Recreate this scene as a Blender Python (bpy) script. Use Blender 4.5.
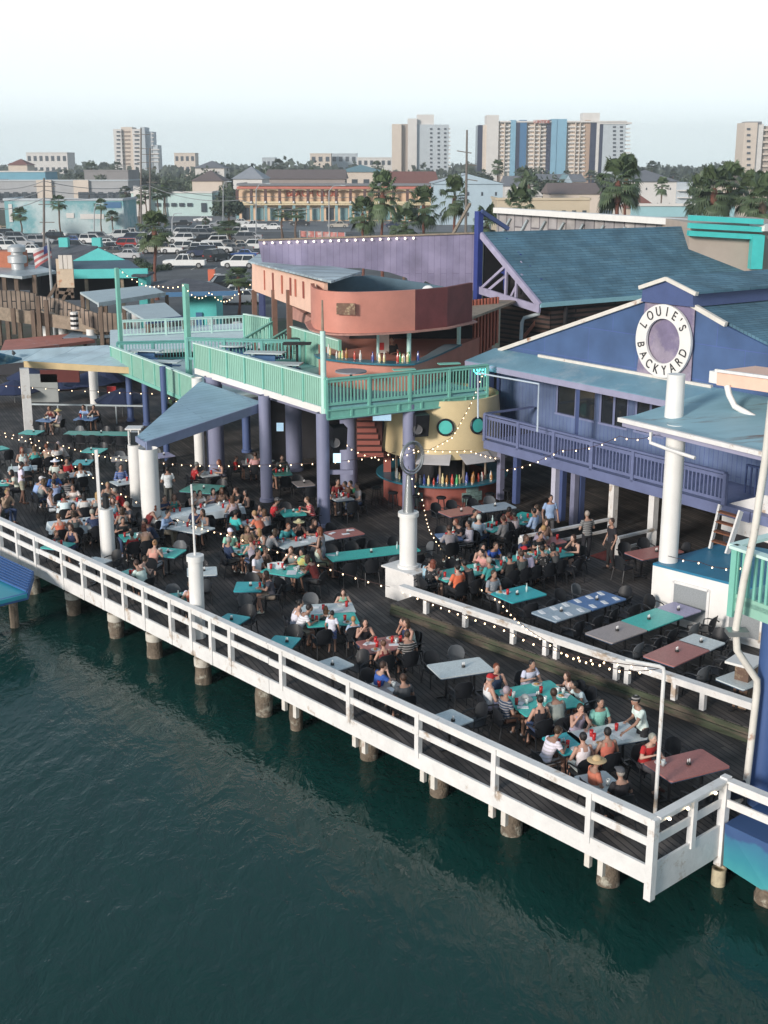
import bpy, math, random
from mathutils import Vector, Matrix, noise
R = math.radians
random.seed(7)
for o in list(bpy.data.objects): bpy.data.objects.remove(o)
scene = bpy.context.scene
COL = scene.collection
# ------------------------------------------------------------ camera, sky, sun, exposure
F, H, P = 1250.0, 13.0, math.atan(347/1250.0)
cam = bpy.data.cameras.new('camera'); camo = bpy.data.objects.new('camera', cam); COL.objects.link(camo)
camo.location = (0, 0, H); camo.rotation_euler = (math.pi/2 - P, 0, 0)
cam.sensor_fit = 'HORIZONTAL'; cam.sensor_width = 36; cam.lens = 36*F/768
cam.clip_start = 0.5; cam.clip_end = 9000
scene.camera = camo
scene.render.resolution_x, scene.render.resolution_y = 768, 1024
SUN_EL, SUN_AZ = 17.0, 220.0      # compass-like: degrees clockwise from +Y, the sun low behind the camera on the left
w = bpy.data.worlds.new('World'); scene.world = w; w.use_nodes = True
nt = w.node_tree; bg = nt.nodes['Background']
sky = nt.nodes.new('ShaderNodeTexSky'); sky.sky_type = 'NISHITA'; sky.sun_disc = False
sky.sun_elevation = R(SUN_EL); sky.sun_rotation = R(SUN_AZ)
sky.air_density = 0.7; sky.dust_density = 0.2; sky.ozone_density = 2.0; sky.altitude = 0
bg.inputs[1].default_value = 0.06
# a thin bright overcast veil mixed into the sky (same for every ray)
tcw = nt.nodes.new('ShaderNodeTexCoord'); spw = nt.nodes.new('ShaderNodeSeparateXYZ'); crw = nt.nodes.new('ShaderNodeValToRGB'); mxw = nt.nodes.new('ShaderNodeMix'); mxw.data_type = 'RGBA'
nt.links.new(tcw.outputs['Generated'], spw.inputs[0]); nt.links.new(spw.outputs[2], crw.inputs[0])
_e = crw.color_ramp.elements; K = 1/0.06*0.62
_e[0].position = 0.0; _e[0].color = (.82*K, .96*K, 1.02*K, 1); _e[1].position = 1.0; _e[1].color = (.27*K, .36*K, .46*K, 1)
for _p, _c in ((.05, (1.02,1.08,1.09)), (.12, (1.08,1.10,1.08)), (.22, (.80,.88,.92)), (.34, (.28,.37,.44))):
    _x = _e.new(_p); _x.color = (_c[0]*K, _c[1]*K, _c[2]*K, 1)
mxw.inputs[0].default_value = 0.8
nt.links.new(sky.outputs[0], mxw.inputs[6]); nt.links.new(crw.outputs[0], mxw.inputs[7]); nt.links.new(mxw.outputs[2], bg.inputs[0])
sd = bpy.data.lights.new('sun', 'SUN'); so = bpy.data.objects.new('sun', sd); COL.objects.link(so)
sd.energy = 2.0; sd.angle = R(12); sd.color = (1.0, 0.91, 0.83)
_d = Vector((math.sin(R(SUN_AZ))*math.cos(R(SUN_EL)), math.cos(R(SUN_AZ))*math.cos(R(SUN_EL)), math.sin(R(SUN_EL))))
so.rotation_euler = _d.to_track_quat('Z', 'Y').to_euler()
vs = scene.view_settings
vs.view_transform = 'Standard'; vs.look = 'None'; vs.exposure = 1.0; vs.gamma = 1.0; vs.use_curve_mapping = False
# ------------------------------------------------------------ photo-measuring helpers (true positions on true planes)
def _ray(px, py):
    u = (px-384)/F; v = (512-py)/F
    return (u, math.cos(P)+v*math.sin(P), -math.sin(P)+v*math.cos(P))
def at(px, py, z=0.0):
    d = _ray(px, py); t = (z-H)/d[2]; return Vector((d[0]*t, d[1]*t, z))
def atY(px, py, Y):
    d = _ray(px, py); t = Y/d[1]; return Vector((d[0]*t, Y, H+d[2]*t))
def atP(px, py, p, h):
    d = _ray(px, py); n = (-math.sin(R(h)), math.cos(R(h)))
    t = (n[0]*p[0]+n[1]*p[1])/(n[0]*d[0]+n[1]*d[1]); return Vector((d[0]*t, d[1]*t, H+d[2]*t))
def px_of(p):
    z = p[2]-H; a = p[1]*math.cos(P)-z*math.sin(P); b = p[1]*math.sin(P)+z*math.cos(P)
    return (384+F*p[0]/a, 512-F*b/a)
# ------------------------------------------------------------ materials
MATS = {}
def M(name, col=None, rough=0.6, var=0.12, scale=6.0, bump=0.0, bscale=None, metal=0.0, emit=None, objcol=False, stretch=(1,1,1), spec=None, col2=None, thr=None, coord='Object', rotz=0):
    if name in MATS: return MATS[name]
    m = bpy.data.materials.new(name); MATS[name] = m; m.use_nodes = True
    n = m.node_tree.nodes; l = m.node_tree.links; b = n['Principled BSDF']
    b.inputs['Roughness'].default_value = rough; b.inputs['Metallic'].default_value = metal
    if spec is not None: b.inputs['Specular IOR Level'].default_value = spec
    if emit:
        b.inputs['Emission Color'].default_value = (*emit[0], 1); b.inputs['Emission Strength'].default_value = emit[1]
    tc = n.new('ShaderNodeTexCoord'); mp = n.new('ShaderNodeMapping'); mp.inputs['Scale'].default_value = stretch; mp.inputs['Rotation'].default_value = (0,0,rotz)
    if coord == 'World':
        g = n.new('ShaderNodeNewGeometry'); l.new(g.outputs['Position'], mp.inputs[0])
    else: l.new(tc.outputs[coord], mp.inputs[0])
    nz = n.new('ShaderNodeTexNoise'); nz.inputs['Scale'].default_value = scale; nz.inputs['Detail'].default_value = 6; nz.inputs['Roughness'].default_value = .65
    l.new(mp.outputs[0], nz.inputs['Vector'])
    rm = n.new('ShaderNodeMapRange'); rm.inputs[1].default_value = .3; rm.inputs[2].default_value = .7
    rm.inputs[3].default_value = 1-var; rm.inputs[4].default_value = 1+var*.6; l.new(nz.outputs[0], rm.inputs[0])
    mx = n.new('ShaderNodeMix'); mx.data_type = 'RGBA'; mx.blend_type = 'MULTIPLY'; mx.inputs[0].default_value = 1
    src = None
    if objcol:
        oi = n.new('ShaderNodeObjectInfo'); src = oi.outputs['Color']
    elif col2 is not None:
        n2 = n.new('ShaderNodeTexNoise'); n2.inputs['Scale'].default_value = scale*.45; n2.inputs['Detail'].default_value = 8; n2.inputs['Roughness'].default_value=.7
        l.new(mp.outputs[0], n2.inputs['Vector'])
        r2 = n.new('ShaderNodeMapRange'); t = thr or .55; r2.inputs[1].default_value = t-.04; r2.inputs[2].default_value = t+.05; l.new(n2.outputs[0], r2.inputs[0])
        m2 = n.new('ShaderNodeMix'); m2.data_type = 'RGBA'; m2.inputs[6].default_value = (*col, 1); m2.inputs[7].default_value = (*col2, 1)
        l.new(r2.outputs[0], m2.inputs[0]); src = m2.outputs[2]
    if src is not None: l.new(src, mx.inputs[6])
    else: mx.inputs[6].default_value = (*col, 1)
    l.new(rm.outputs[0], mx.inputs[7]); l.new(mx.outputs[2], b.inputs['Base Color'])
    if bump:
        bp = n.new('ShaderNodeBump'); bp.inputs['Strength'].default_value = bump; bp.inputs['Distance'].default_value = .05
        nb = n.new('ShaderNodeTexNoise'); nb.inputs['Scale'].default_value = bscale or scale*3; nb.inputs['Detail'].default_value = 4
        l.new(mp.outputs[0], nb.inputs['Vector']); l.new(nb.outputs[0], bp.inputs['Height']); l.new(bp.outputs[0], b.inputs['Normal'])
    return m
def planks(name, c1, c2, gap, bw, bh, ang=0, rough=.75, coord='World', axis='xy', mortar=.02, bump=.6, blotch=.35, gapc=(.01,.01,.01)):
    "boards: brick texture in metres, bw = board length, bh = board width"
    if name in MATS: return MATS[name]
    m = bpy.data.materials.new(name); MATS[name] = m; m.use_nodes = True
    n = m.node_tree.nodes; l = m.node_tree.links; b = n['Principled BSDF']; b.inputs['Roughness'].default_value = rough
    if coord == 'World': g = n.new('ShaderNodeNewGeometry'); s = g.outputs['Position']
    else: g = n.new('ShaderNodeTexCoord'); s = g.outputs['Object']
    if axis != 'xy':
        sp = n.new('ShaderNodeSeparateXYZ'); cb = n.new('ShaderNodeCombineXYZ'); l.new(s, sp.inputs[0])
        if axis == 'zx':      # boards upright, run of wall along x/y mixture
            dd = n.new('ShaderNodeVectorMath'); dd.operation = 'DOT_PRODUCT'; dd.inputs[1].default_value = (math.cos(ang), math.sin(ang), 0); l.new(s, dd.inputs[0])
            l.new(sp.outputs[2], cb.inputs[0]); l.new(dd.outputs['Value'], cb.inputs[1])
        elif axis == 'xz':
            dd = n.new('ShaderNodeVectorMath'); dd.operation = 'DOT_PRODUCT'; dd.inputs[1].default_value = (math.cos(ang), math.sin(ang), 0); l.new(s, dd.inputs[0])
            l.new(dd.outputs['Value'], cb.inputs[0]); l.new(sp.outputs[2], cb.inputs[1])
        src = cb.outputs[0]
    else:
        mp = n.new('ShaderNodeMapping'); mp.vector_type='POINT'; mp.inputs['Rotation'].default_value = (0,0,-ang); l.new(s, mp.inputs[0]); src = mp.outputs[0]
    br = n.new('ShaderNodeTexBrick'); br.inputs['Scale'].default_value = 1; br.inputs['Brick Width'].default_value = bw; br.inputs['Row Height'].default_value = bh
    br.inputs['Mortar Size'].default_value = mortar; br.inputs['Color1'].default_value = (*c1,1); br.inputs['Color2'].default_value = (*c2,1); br.inputs['Mortar'].default_value = (*gapc,1); br.inputs['Bias'].default_value = 0
    l.new(src, br.inputs['Vector'])
    nz = n.new('ShaderNodeTexNoise'); nz.inputs['Scale'].default_value = .8; nz.inputs['Detail'].default_value = 8; l.new(s, nz.inputs['Vector'])
    rm = n.new('ShaderNodeMapRange'); rm.inputs[1].default_value=.35; rm.inputs[2].default_value=.65; rm.inputs[3].default_value = 1-blotch; rm.inputs[4].default_value = 1+blotch; l.new(nz.outputs[0], rm.inputs[0])
    mx = n.new('ShaderNodeMix'); mx.data_type='RGBA'; mx.blend_type='MULTIPLY'; mx.inputs[0].default_value=1; l.new(br.outputs[0], mx.inputs[6]); l.new(rm.outputs[0], mx.inputs[7])
    l.new(mx.outputs[2], b.inputs['Base Color'])
    bp = n.new('ShaderNodeBump'); bp.invert = True; bp.inputs['Strength'].default_value = bump; bp.inputs['Distance'].default_value=.02; l.new(br.outputs['Fac'], bp.inputs['Height']); l.new(bp.outputs[0], b.inputs['Normal'])
    return m
# ------------------------------------------------------------ mesh builder and object properties
class MB:
    def __init__(s): s.v = []; s.f = []; s.mi = []; s.cur = 0
    def add(s, vs, fs):
        k = len(s.v); s.v += [tuple(x) for x in vs]; s.f += [tuple(i+k for i in f) for f in fs]; s.mi += [s.cur]*len(fs)
    def box(s, c, d, rz=0, rx=0, ry=0):
        x, y, z = d[0]/2, d[1]/2, d[2]/2
        m = Matrix.Rotation(rz,3,'Z') @ Matrix.Rotation(ry,3,'Y') @ Matrix.Rotation(rx,3,'X'); c = Vector(c)
        vs = [c + m @ Vector(p) for p in ((-x,-y,-z),(x,-y,-z),(x,y,-z),(-x,y,-z),(-x,-y,z),(x,-y,z),(x,y,z),(-x,y,z))]
        s.add(vs, [(0,3,2,1),(4,5,6,7),(0,1,5,4),(1,2,6,5),(2,3,7,6),(3,0,4,7)]); return s
    def beam(s, a, b, w, h, lift=0):
        a = Vector(a); b = Vector(b); d = b-a; L = d.length
        if L < 1e-6: return s
        d.normalize(); sd = Vector((-d.y, d.x, 0))
        if sd.length < 1e-4: sd = Vector((1,0,0))
        sd.normalize(); up = d.cross(sd)
        if up.z < 0: up = -up
        o = up*lift; vs = []
        for p in (a, b):
            for (i, j) in ((-1,-1),(1,-1),(1,1),(-1,1)): vs.append(p + o + sd*(w/2*i) + up*(h/2*j))
        s.add(vs, [(3,2,1,0),(4,5,6,7),(0,1,5,4),(1,2,6,5),(2,3,7,6),(3,0,4,7)]); return s
    def tube(s, a, b, r0, r1=None, n=12, caps=True):
        r1 = r0 if r1 is None else r1; return s.path([a,b],[r0,r1],n,caps)
    def path(s, pts, rs, n=8, caps=True):
        pts = [Vector(p) for p in pts]
        if not hasattr(rs, '__len__'): rs = [rs]*len(pts)
        k = len(s.v); vs = []; ref = None
        for i, p in enumerate(pts):
            d = (pts[min(i+1,len(pts)-1)] - pts[max(i-1,0)]).normalized()
            if ref is None: ref = Vector((0,0,1)) if abs(d.z) < .9 else Vector((1,0,0))
            x = d.cross(ref)
            if x.length < 1e-4: x = d.cross(Vector((0,1,0)))
            x.normalize(); y = x.cross(d).normalized(); ref = y
            for j in range(n):
                a = 2*math.pi*j/n; vs.append(p + x*(math.cos(a)*rs[i]) + y*(math.sin(a)*rs[i]))
        fs = []
        for i in range(len(pts)-1):
            for j in range(n): fs.append((i*n+j, i*n+(j+1)%n, (i+1)*n+(j+1)%n, (i+1)*n+j))
        if caps: fs += [tuple(range(n))[::-1], tuple(range((len(pts)-1)*n, len(pts)*n))]
        fs = [f[::-1] for f in fs]
        s.add(vs, fs); return s
    def prism(s, poly, z0, z1):
        "poly: xy list (counter-clockwise or not); z0/z1 numbers or lists"
        n = len(poly); A = sum(poly[i][0]*poly[(i+1)%n][1]-poly[(i+1)%n][0]*poly[i][1] for i in range(n))
        z0 = z0 if hasattr(z0,'__len__') else [z0]*n; z1 = z1 if hasattr(z1,'__len__') else [z1]*n
        q = list(zip(poly, z0, z1))
        if A < 0: q.reverse()
        vs = [(p[0],p[1],a) for p,a,b in q] + [(p[0],p[1],b) for p,a,b in q]
        s.add(vs, [tuple(range(n))[::-1], tuple(range(n,2*n))] + [(i,(i+1)%n,n+(i+1)%n,n+i) for i in range(n)]); return s
    def slab(s, pts, t):
        "flat polygon of 3-D points given thickness t downwards"
        n = len(pts); A = sum(pts[i][0]*pts[(i+1)%n][1]-pts[(i+1)%n][0]*pts[i][1] for i in range(n))
        pts = [Vector(p) for p in pts]
        if A < 0: pts.reverse()
        vs = pts + [p - Vector((0,0,t)) for p in pts]
        s.add(vs, [tuple(range(n)), tuple(range(n,2*n))[::-1]] + [((i+1)%n,i,n+i,n+(i+1)%n) for i in range(n)]); return s
    def wall(s, pts, nrm, t):
        "polygon of 3-D points in a vertical plane, thickness t along nrm"
        nrm = Vector(nrm).normalized()*t; n = len(pts); pts = [Vector(p) for p in pts]
        vs = pts + [p+nrm for p in pts]
        fs = [tuple(range(n))[::-1], tuple(range(n,2*n))] + [(i,(i+1)%n,n+(i+1)%n,n+i) for i in range(n)]
        a = (pts[1]-pts[0]).cross(pts[2]-pts[1])
        tot = Vector((0,0,0))
        for i in range(n): tot += pts[i].cross(pts[(i+1)%n])
        if tot.dot(nrm) < 0: fs = [f[::-1] for f in fs]
        s.add(vs, fs); return s
    def lathe(s, prof, c=(0,0,0), n=16, a0=0, a1=2*math.pi, sx=1, sy=1):
        c = Vector(c); full = abs(a1-a0-2*math.pi) < 1e-4; m = n if full else n+1; vs = []
        for r, z in prof:
            for j in range(m):
                a = a0+(a1-a0)*j/n; vs.append(c+Vector((r*math.cos(a)*sx, r*math.sin(a)*sy, z)))
        fs = []
        for i in range(len(prof)-1):
            for j in range(n): fs.append((i*m+j, i*m+(j+1)%m, (i+1)*m+(j+1)%m, (i+1)*m+j))
        s.add(vs, fs); return s
    def ell(s, c, r, n=10, m=7, rot=None):
        c = Vector(c); vs = [Vector((0,0,-r[2]))]; 
        for i in range(1, m):
            t = -math.pi/2 + math.pi*i/m
            for j in range(n): a = 2*math.pi*j/n; vs.append(Vector((r[0]*math.cos(t)*math.cos(a), r[1]*math.cos(t)*math.sin(a), r[2]*math.sin(t))))
        vs.append(Vector((0,0,r[2]))); fs = [(0, 1+(j+1)%n, 1+j) for j in range(n)]
        for i in range(m-2):
            for j in range(n): fs.append((1+i*n+j, 1+i*n+(j+1)%n, 1+(i+1)*n+(j+1)%n, 1+(i+1)*n+j))
        k = 1+(m-2)*n; fs += [(k+j, k+(j+1)%n, k+n) for j in range(n)]
        if rot: vs = [rot @ v for v in vs]
        s.add([c+v for v in vs], fs); return s
    def mesh(s, name, mats, smooth=False):
        used = sorted({i for f in s.f for i in f})
        if len(used) < len(s.v):
            mp = {i: k for k, i in enumerate(used)}; s.v = [s.v[i] for i in used]; s.f = [tuple(mp[i] for i in f) for f in s.f]
        me = bpy.data.meshes.new(name); me.from_pydata(s.v, [], s.f)
        for m in (mats if isinstance(mats,(list,tuple)) else [mats]): me.materials.append(m)
        if any(s.mi): me.polygons.foreach_set('material_index', s.mi)
        if smooth:
            me.polygons.foreach_set('use_smooth', [True]*len(me.polygons))
        me.update(); return me
    def build(s, name, mats, parent=None, smooth=False, **k):
        o = bpy.data.objects.new(name, s.mesh(name, mats, smooth)); COL.objects.link(o)
        if smooth and len(s.f) < 4000 and smooth != 'all':
            try: o.data.set_sharp_from_angle(angle=R(40))
            except Exception: pass
        if parent is not None:
            o.parent = parent; o.matrix_parent_inverse = parent.matrix_basis.inverted()
        return tag(o, **k)
def local(o):
    "child built in parent's own coordinates"
    o.matrix_parent_inverse = Matrix.Identity(4); return o
def tag(o, label=None, cat=None, group=None, kind=None):
    if label: o['label'] = label
    if cat: o['category'] = cat
    if group: o['group'] = group
    if kind: o['kind'] = kind
    return o
def thing(name, label, cat, loc=(0,0,0), group=None, rz=0):
    o = bpy.data.objects.new(name, None); COL.objects.link(o); o.location = loc; o.rotation_euler = (0,0,rz); o.empty_display_size = .3
    return tag(o, label, cat, group)
def place(src, loc, rz=0, sc=1.0, label=None, group=None, color=None, cat=None, root=True):
    "copy of a thing with copies of its parts and sub-parts"
    r = src.copy(); COL.objects.link(r); r.location = loc; r.rotation_euler = (0,0,rz); r.scale = (sc,)*3 if not hasattr(sc,'__len__') else sc
    if label: r['label'] = label
    if group: r['group'] = group
    if cat: r['category'] = cat
    if color and r.type == 'MESH': r.color = color
    for ch in src.children:
        c = ch.copy(); COL.objects.link(c); c.parent = r
        if color and c.get('tint'): c.color = color
        for g in ch.children:
            d = g.copy(); COL.objects.link(d); d.parent = c
    return r
ORD = ['first','second','third','fourth','fifth','sixth','seventh','eighth','ninth','tenth','eleventh','twelfth','thirteenth','fourteenth','fifteenth','sixteenth','seventeenth','eighteenth','nineteenth','twentieth']
TENS = {2:'twenty',3:'thirty',4:'forty',5:'fifty',6:'sixty',7:'seventy',8:'eighty',9:'ninety'}
def ordn(i):
    n = i+1
    if n <= 20: return ORD[i]
    if n > 99: return 'hundred and ' + ordn(i-100)
    return TENS[n//10] + ('ieth' if 0 else '') + '-' + ORD[n%10-1] if n%10 else TENS[n//10][:-1]+'ieth'
def gone(o):
    "remove a template thing once its copies are placed"
    for c in list(o.children):
        for g in list(c.children): bpy.data.objects.remove(g)
        bpy.data.objects.remove(c)
    bpy.data.objects.remove(o)
def catrom(ps, k=4):
    out = []
    for i in range(len(ps)-1):
        a, b, c, d = ps[max(i-1,0)], ps[i], ps[i+1], ps[min(i+2,len(ps)-1)]
        for j in range(k):
            t = j/k; out.append(.5*((2*b)+(c-a)*t+(2*a-5*b+4*c-d)*t*t+(3*b-a-3*c+d)*t**3))
    out.append(ps[-1]); return out
def V2(p): return (p[0], p[1])
def hdir(h): return Vector((math.cos(R(h)), math.sin(R(h)), 0))
# colours
WHITE = M('white_paint', (.72,.71,.69), .55, .10, 3, col2=(.44,.35,.27), thr=.61, bump=.15)
WHITE2 = M('clean_white_paint', (.75,.74,.71), .5, .06, 2)
MINT = M('mint_paint', (.20,.50,.41), .5, .10, 2.5)
MINTD = M('deep_mint_paint', (.12,.37,.34), .5, .12, 2.5)
BLUEW = planks('blue_boards', (.07,.10,.225), (.08,.11,.24), (0,0,0), 6, .28, R(-55), axis='zx', mortar=.012, bump=.4, blotch=.12, gapc=(.05,.08,.22))
BLUE = M('blue_paint', (.065,.095,.22), .5, .12, 2)
LILAC = M('lilac_paint', (.21,.215,.31), .55, .14, 2)
PURP = planks('weathered_lilac_boards', (.25,.225,.33), (.21,.19,.29), (0,0,0), 4, .3, 0, axis='zx', mortar=.008, bump=.3, blotch=.22, gapc=(.14,.12,.2))
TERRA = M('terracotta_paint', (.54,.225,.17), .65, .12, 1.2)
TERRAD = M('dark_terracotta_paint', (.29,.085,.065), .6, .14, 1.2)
PEACH = M('peach_paint', (.80,.52,.40), .65, .10, 1.5)
CREAM = M('cream_paint', (.66,.53,.30), .6, .10, 1)
TEALD = M('teal_counter_paint', (.03,.16,.22), .3, .1, 3)
METAL = M('galvanised_roofing', (.42,.48,.50), .45, .18, .8, metal=.25, col2=(.30,.33,.34), thr=.58)
STEEL = M('steel', (.35,.36,.36), .35, .1, 5, metal=.7)
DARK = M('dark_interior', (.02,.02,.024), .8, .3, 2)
BLACK = M('black_plastic', (.012,.013,.016), .38, .15, 8)
GLASS = M('dark_window_glass', (.02,.025,.03), .08, .1, 1, spec=.8)
WOOD = M('weathered_wood', (.16,.115,.085), .85, .35, 4, stretch=(1,1,.3), bump=.4)
WOODL = M('pale_weathered_wood', (.30,.24,.18), .85, .3, 4, bump=.3)
RUST = M('rust_stained_metal', (.24,.42,.49), .5, .15, .7, stretch=(.5,2.6,1), col2=(.13,.08,.065), thr=.60)
# ============================================================ WATER, GROUND, DECK
A0 = at(651, 867, 0)
DD = Vector((-.6653771, .7465074, 0)); DN = Vector((.7465074, .6653771, 0))     # along the front rail, and inland
def D(s, n, z=0): 
    p = A0 + DD*s + DN*n; return Vector((p.x, p.y, z))
WZ = -1.5; GZ = -0.5
def water_mat():
    m = bpy.data.materials.new('bay_water'); m.use_nodes = True; n = m.node_tree.nodes; l = m.node_tree.links; b = n['Principled BSDF']
    b.inputs['Base Color'].default_value = (.005,.034,.030,1); b.inputs['Roughness'].default_value = .035; b.inputs['IOR'].default_value = 1.33
    g = n.new('ShaderNodeNewGeometry'); prev = None
    for sc, st, dist, rot, strch in ((.35,.75,.16,.5,(1,.45,1)), (1.5,.85,.085,-.35,(1,.5,1)), (5.,.6,.022,.2,(1,.6,1))):
        mp = n.new('ShaderNodeMapping'); mp.inputs['Rotation'].default_value=(0,0,rot); mp.inputs['Scale'].default_value = strch; l.new(g.outputs['Position'], mp.inputs[0])
        nz = n.new('ShaderNodeTexNoise'); nz.inputs['Scale'].default_value = sc; nz.inputs['Detail'].default_value = 4; nz.inputs['Roughness'].default_value=.6; nz.inputs['Distortion'].default_value=.4
        l.new(mp.outputs[0], nz.inputs['Vector'])
        bp = n.new('ShaderNodeBump'); bp.inputs['Strength'].default_value = st; bp.inputs['Distance'].default_value = dist; l.new(nz.outputs[0], bp.inputs['Height'])
        if prev: l.new(prev.outputs[0], bp.inputs['Normal'])
        prev = bp
    l.new(prev.outputs[0], b.inputs['Normal'])
    # silt clouds: slow change of the water's own colour
    n2 = n.new('ShaderNodeTexNoise'); n2.inputs['Scale'].default_value=.06; n2.inputs['Detail'].default_value=3; l.new(g.outputs['Position'], n2.inputs['Vector'])
    mx = n.new('ShaderNodeMix'); mx.data_type='RGBA'; mx.inputs[6].default_value=(.005,.034,.030,1); mx.inputs[7].default_value=(.008,.048,.041,1); l.new(n2.outputs[0], mx.inputs[0]); l.new(mx.outputs[2], b.inputs['Base Color'])
    return m
mb = MB(); mb.box((0,60,WZ-.4),(700,300,.8)); mb.build('water', water_mat(), kind='structure')
SAND = M('dark_sand', (.085,.08,.062), .95, .3, .6, coord='World', col2=(.055,.075,.04), thr=.52, bump=.3)
mb = MB(); mb.prism([(-3000,67),(60,67),(60,40),(3000,40),(3000,6000),(-3000,6000)], -4, GZ); mb.build('ground', SAND, kind='structure')
ASPH = M('asphalt', (.10,.105,.11), .9, .18, .25, coord='World', col2=(.075,.08,.085), thr=.52)
PLANK = planks('deck_boards', (.036,.033,.033), (.085,.074,.068), (0,0,0), 4.2, .15, R(-66), mortar=.014, blotch=.5)
# lower deck floor: front corner A0; runs far left; behind to the land
mb = MB()
lower = [D(0,0.03), D(0,2.42), D(-9,2.42), D(-9,30), (24,46,0), (24,67,0), (-45,90,0), (-40,67,0), D(62,.03)]
mb.prism([V2(p) for p in lower], -.16, 0.0)
mb.build('lower_deck_floor', PLANK, kind='structure')
# upper terrace: 0.35 m step
m1 = at(392,603,.35); m2 = at(747,727,.35); md = (m2-m1).normalized(); mn = Vector((-md.y, md.x, 0))
u0 = m1; uend = m1 + md*15
mb = MB(); up = [u0, uend, uend+mn*9, u0+mn*19+md*6, u0+mn*15.5, u0 + mn*4]
mb.prism([V2(p) for p in up], 0.004, .35); mb.build('upper_deck_floor', PLANK, kind='structure')
TIMB = M('mossy_timber', (.13,.105,.08), .9, .4, 1.5, stretch=(1,1,6), col2=(.07,.085,.05), thr=.5, bump=.4)
mb = MB(); mb.beam(u0+Vector((0,0,-.09))-mn*.03, uend+Vector((0,0,-.09))-mn*.03, .05, .14); mb.beam(u0+Vector((0,0,-.255))-mn*.05, uend+Vector((0,0,-.255))-mn*.05, .09, .17)
mb.build('step_timber', TIMB, label='brown mossy timber beam edging the step below the middle white railing', cat='timber beam')
# ---------------------------------------------------------- railings
def railing(name, label, a, b, posts, h=1.06, mat=WHITE, topw=.2, fascia=None, mid=.52, postw=.13, midh=.17, out=None, group=None, low=None, topmat=None):
    a = Vector(a); b = Vector(b); t = thing(name, label, 'railing', a, group)
    out = out or Vector((0,0,0))
    m = MB(); m.beam(a+Vector((0,0,h-.025)), b+Vector((0,0,h-.025)), topw, .05); m.beam(a+Vector((0,0,h-.13))+out*.03, b+Vector((0,0,h-.13))+out*.03, .045, .15); m.build('top_rail', topmat or mat, t)
    m = MB(); m.beam(a+Vector((0,0,mid))+out*.03, b+Vector((0,0,mid))+out*.03, .045, midh); m.build('middle_rail', mat, t)
    if fascia:
        m = MB(); o = out*.02
        m.beam(a+o+Vector((0,0,.02-fascia/2)), b+o+Vector((0,0,.02-fascia/2)), .06, fascia); m.build('fascia_board', mat, t)
    ds = (b-a).normalized(); n = Vector((-ds.y, ds.x, 0))
    for q in posts:
        q = Vector(q); z0 = low if low is not None else a.z-(.0 if not fascia else .32)
        m = MB(); m.box((q.x+out.x*.02, q.y+out.y*.02, (z0+a.z+h-.055)/2), (postw, postw, a.z+h-.055-z0), math.atan2(ds.y, ds.x)); m.build('post', mat, t)
    return t
def proj(px, py, z, a, d):
    p = at(px, py, z); s = (p-a).dot(d); return a + d*s
# front rail, split into two runs (thinner posts on the left, far run)
far = D(25.2, 0); lft = D(60, 0)
front_px = [(285.6,685),(352.5,718),(420,752),(495.4,790),(590.4,836),(651,867)]
P1 = [proj(x,y,0,A0,DD) for x,y in front_px]
far_px = [(63.5,578),(84,588),(104.5,598),(125,608),(145.7,618),(169.5,632),(194,641),(213,651),(233.5,660),(259,673)]
P2 = [proj(x,y,0,A0,DD) for x,y in far_px]
sj = (P1[0]-A0).dot(DD)+.55
railing('deck_railing', 'white wooden railing with wide fascia along the near front deck edge', A0, D(sj,0), P1[:-1], fascia=.40, out=-DN, low=-.1)
railing('deck_railing', 'white wooden railing with closely set posts along the left front deck edge', D(sj+.02,0), D(25.0,0), P2[:-1], fascia=.42, out=-DN, mid=.54, low=-.38)
railing('deck_railing', 'white railing run above the blue roof at the left edge of the photo', D(25.02,0), D(40,0), [D(25.3+i*1.35,0) for i in range(11)], fascia=.42, out=-DN, low=-.38)
# side rail at the near right corner
B0 = D(0, 2.39)
t = railing('deck_railing', 'short white railing with small lamps at the right corner of the deck', A0+DN*.09, B0, [D(0,1.32)], fascia=.72, out=-DD*-1, low=-.1)
m = MB(); m.box((A0.x,A0.y,.17),(.16,.16,1.74), math.atan2(DD.y,DD.x)); m.build('corner_post', WHITE, t)
m = MB(); m.box((B0.x,B0.y,.1),(.17,.17,2.0), math.atan2(DD.y,DD.x)); m.build('end_post', WHITE, t)
WARM = M('warm_lamp', (.9,.8,.6), .4, 0, 1, emit=((1,.80,.52), 6))
for k in (.42, 1.02, 1.95):
    m = MB(); p = D(-.06, k, .90); m.ell(p, (.035,.035,.03), 8, 5); m.build('lamp', WARM, t)
# rail going on to the right of the corner
rr = Vector((A0.x+1.9+9, 0, 0)); c0 = B0 + Vector((.0,.0,0)); c1 = at(800, 872, 0)
cdir = (at(768,829,0.0)-at(727,811,0.0)).normalized()
cA = B0; cB = B0 - DD*6
railing('deck_railing', 'white railing running off to the right above the blue painted hull', cA-DD*.1, cB, [B0-DD*3], out=-DN, mid=.55, low=0)
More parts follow.
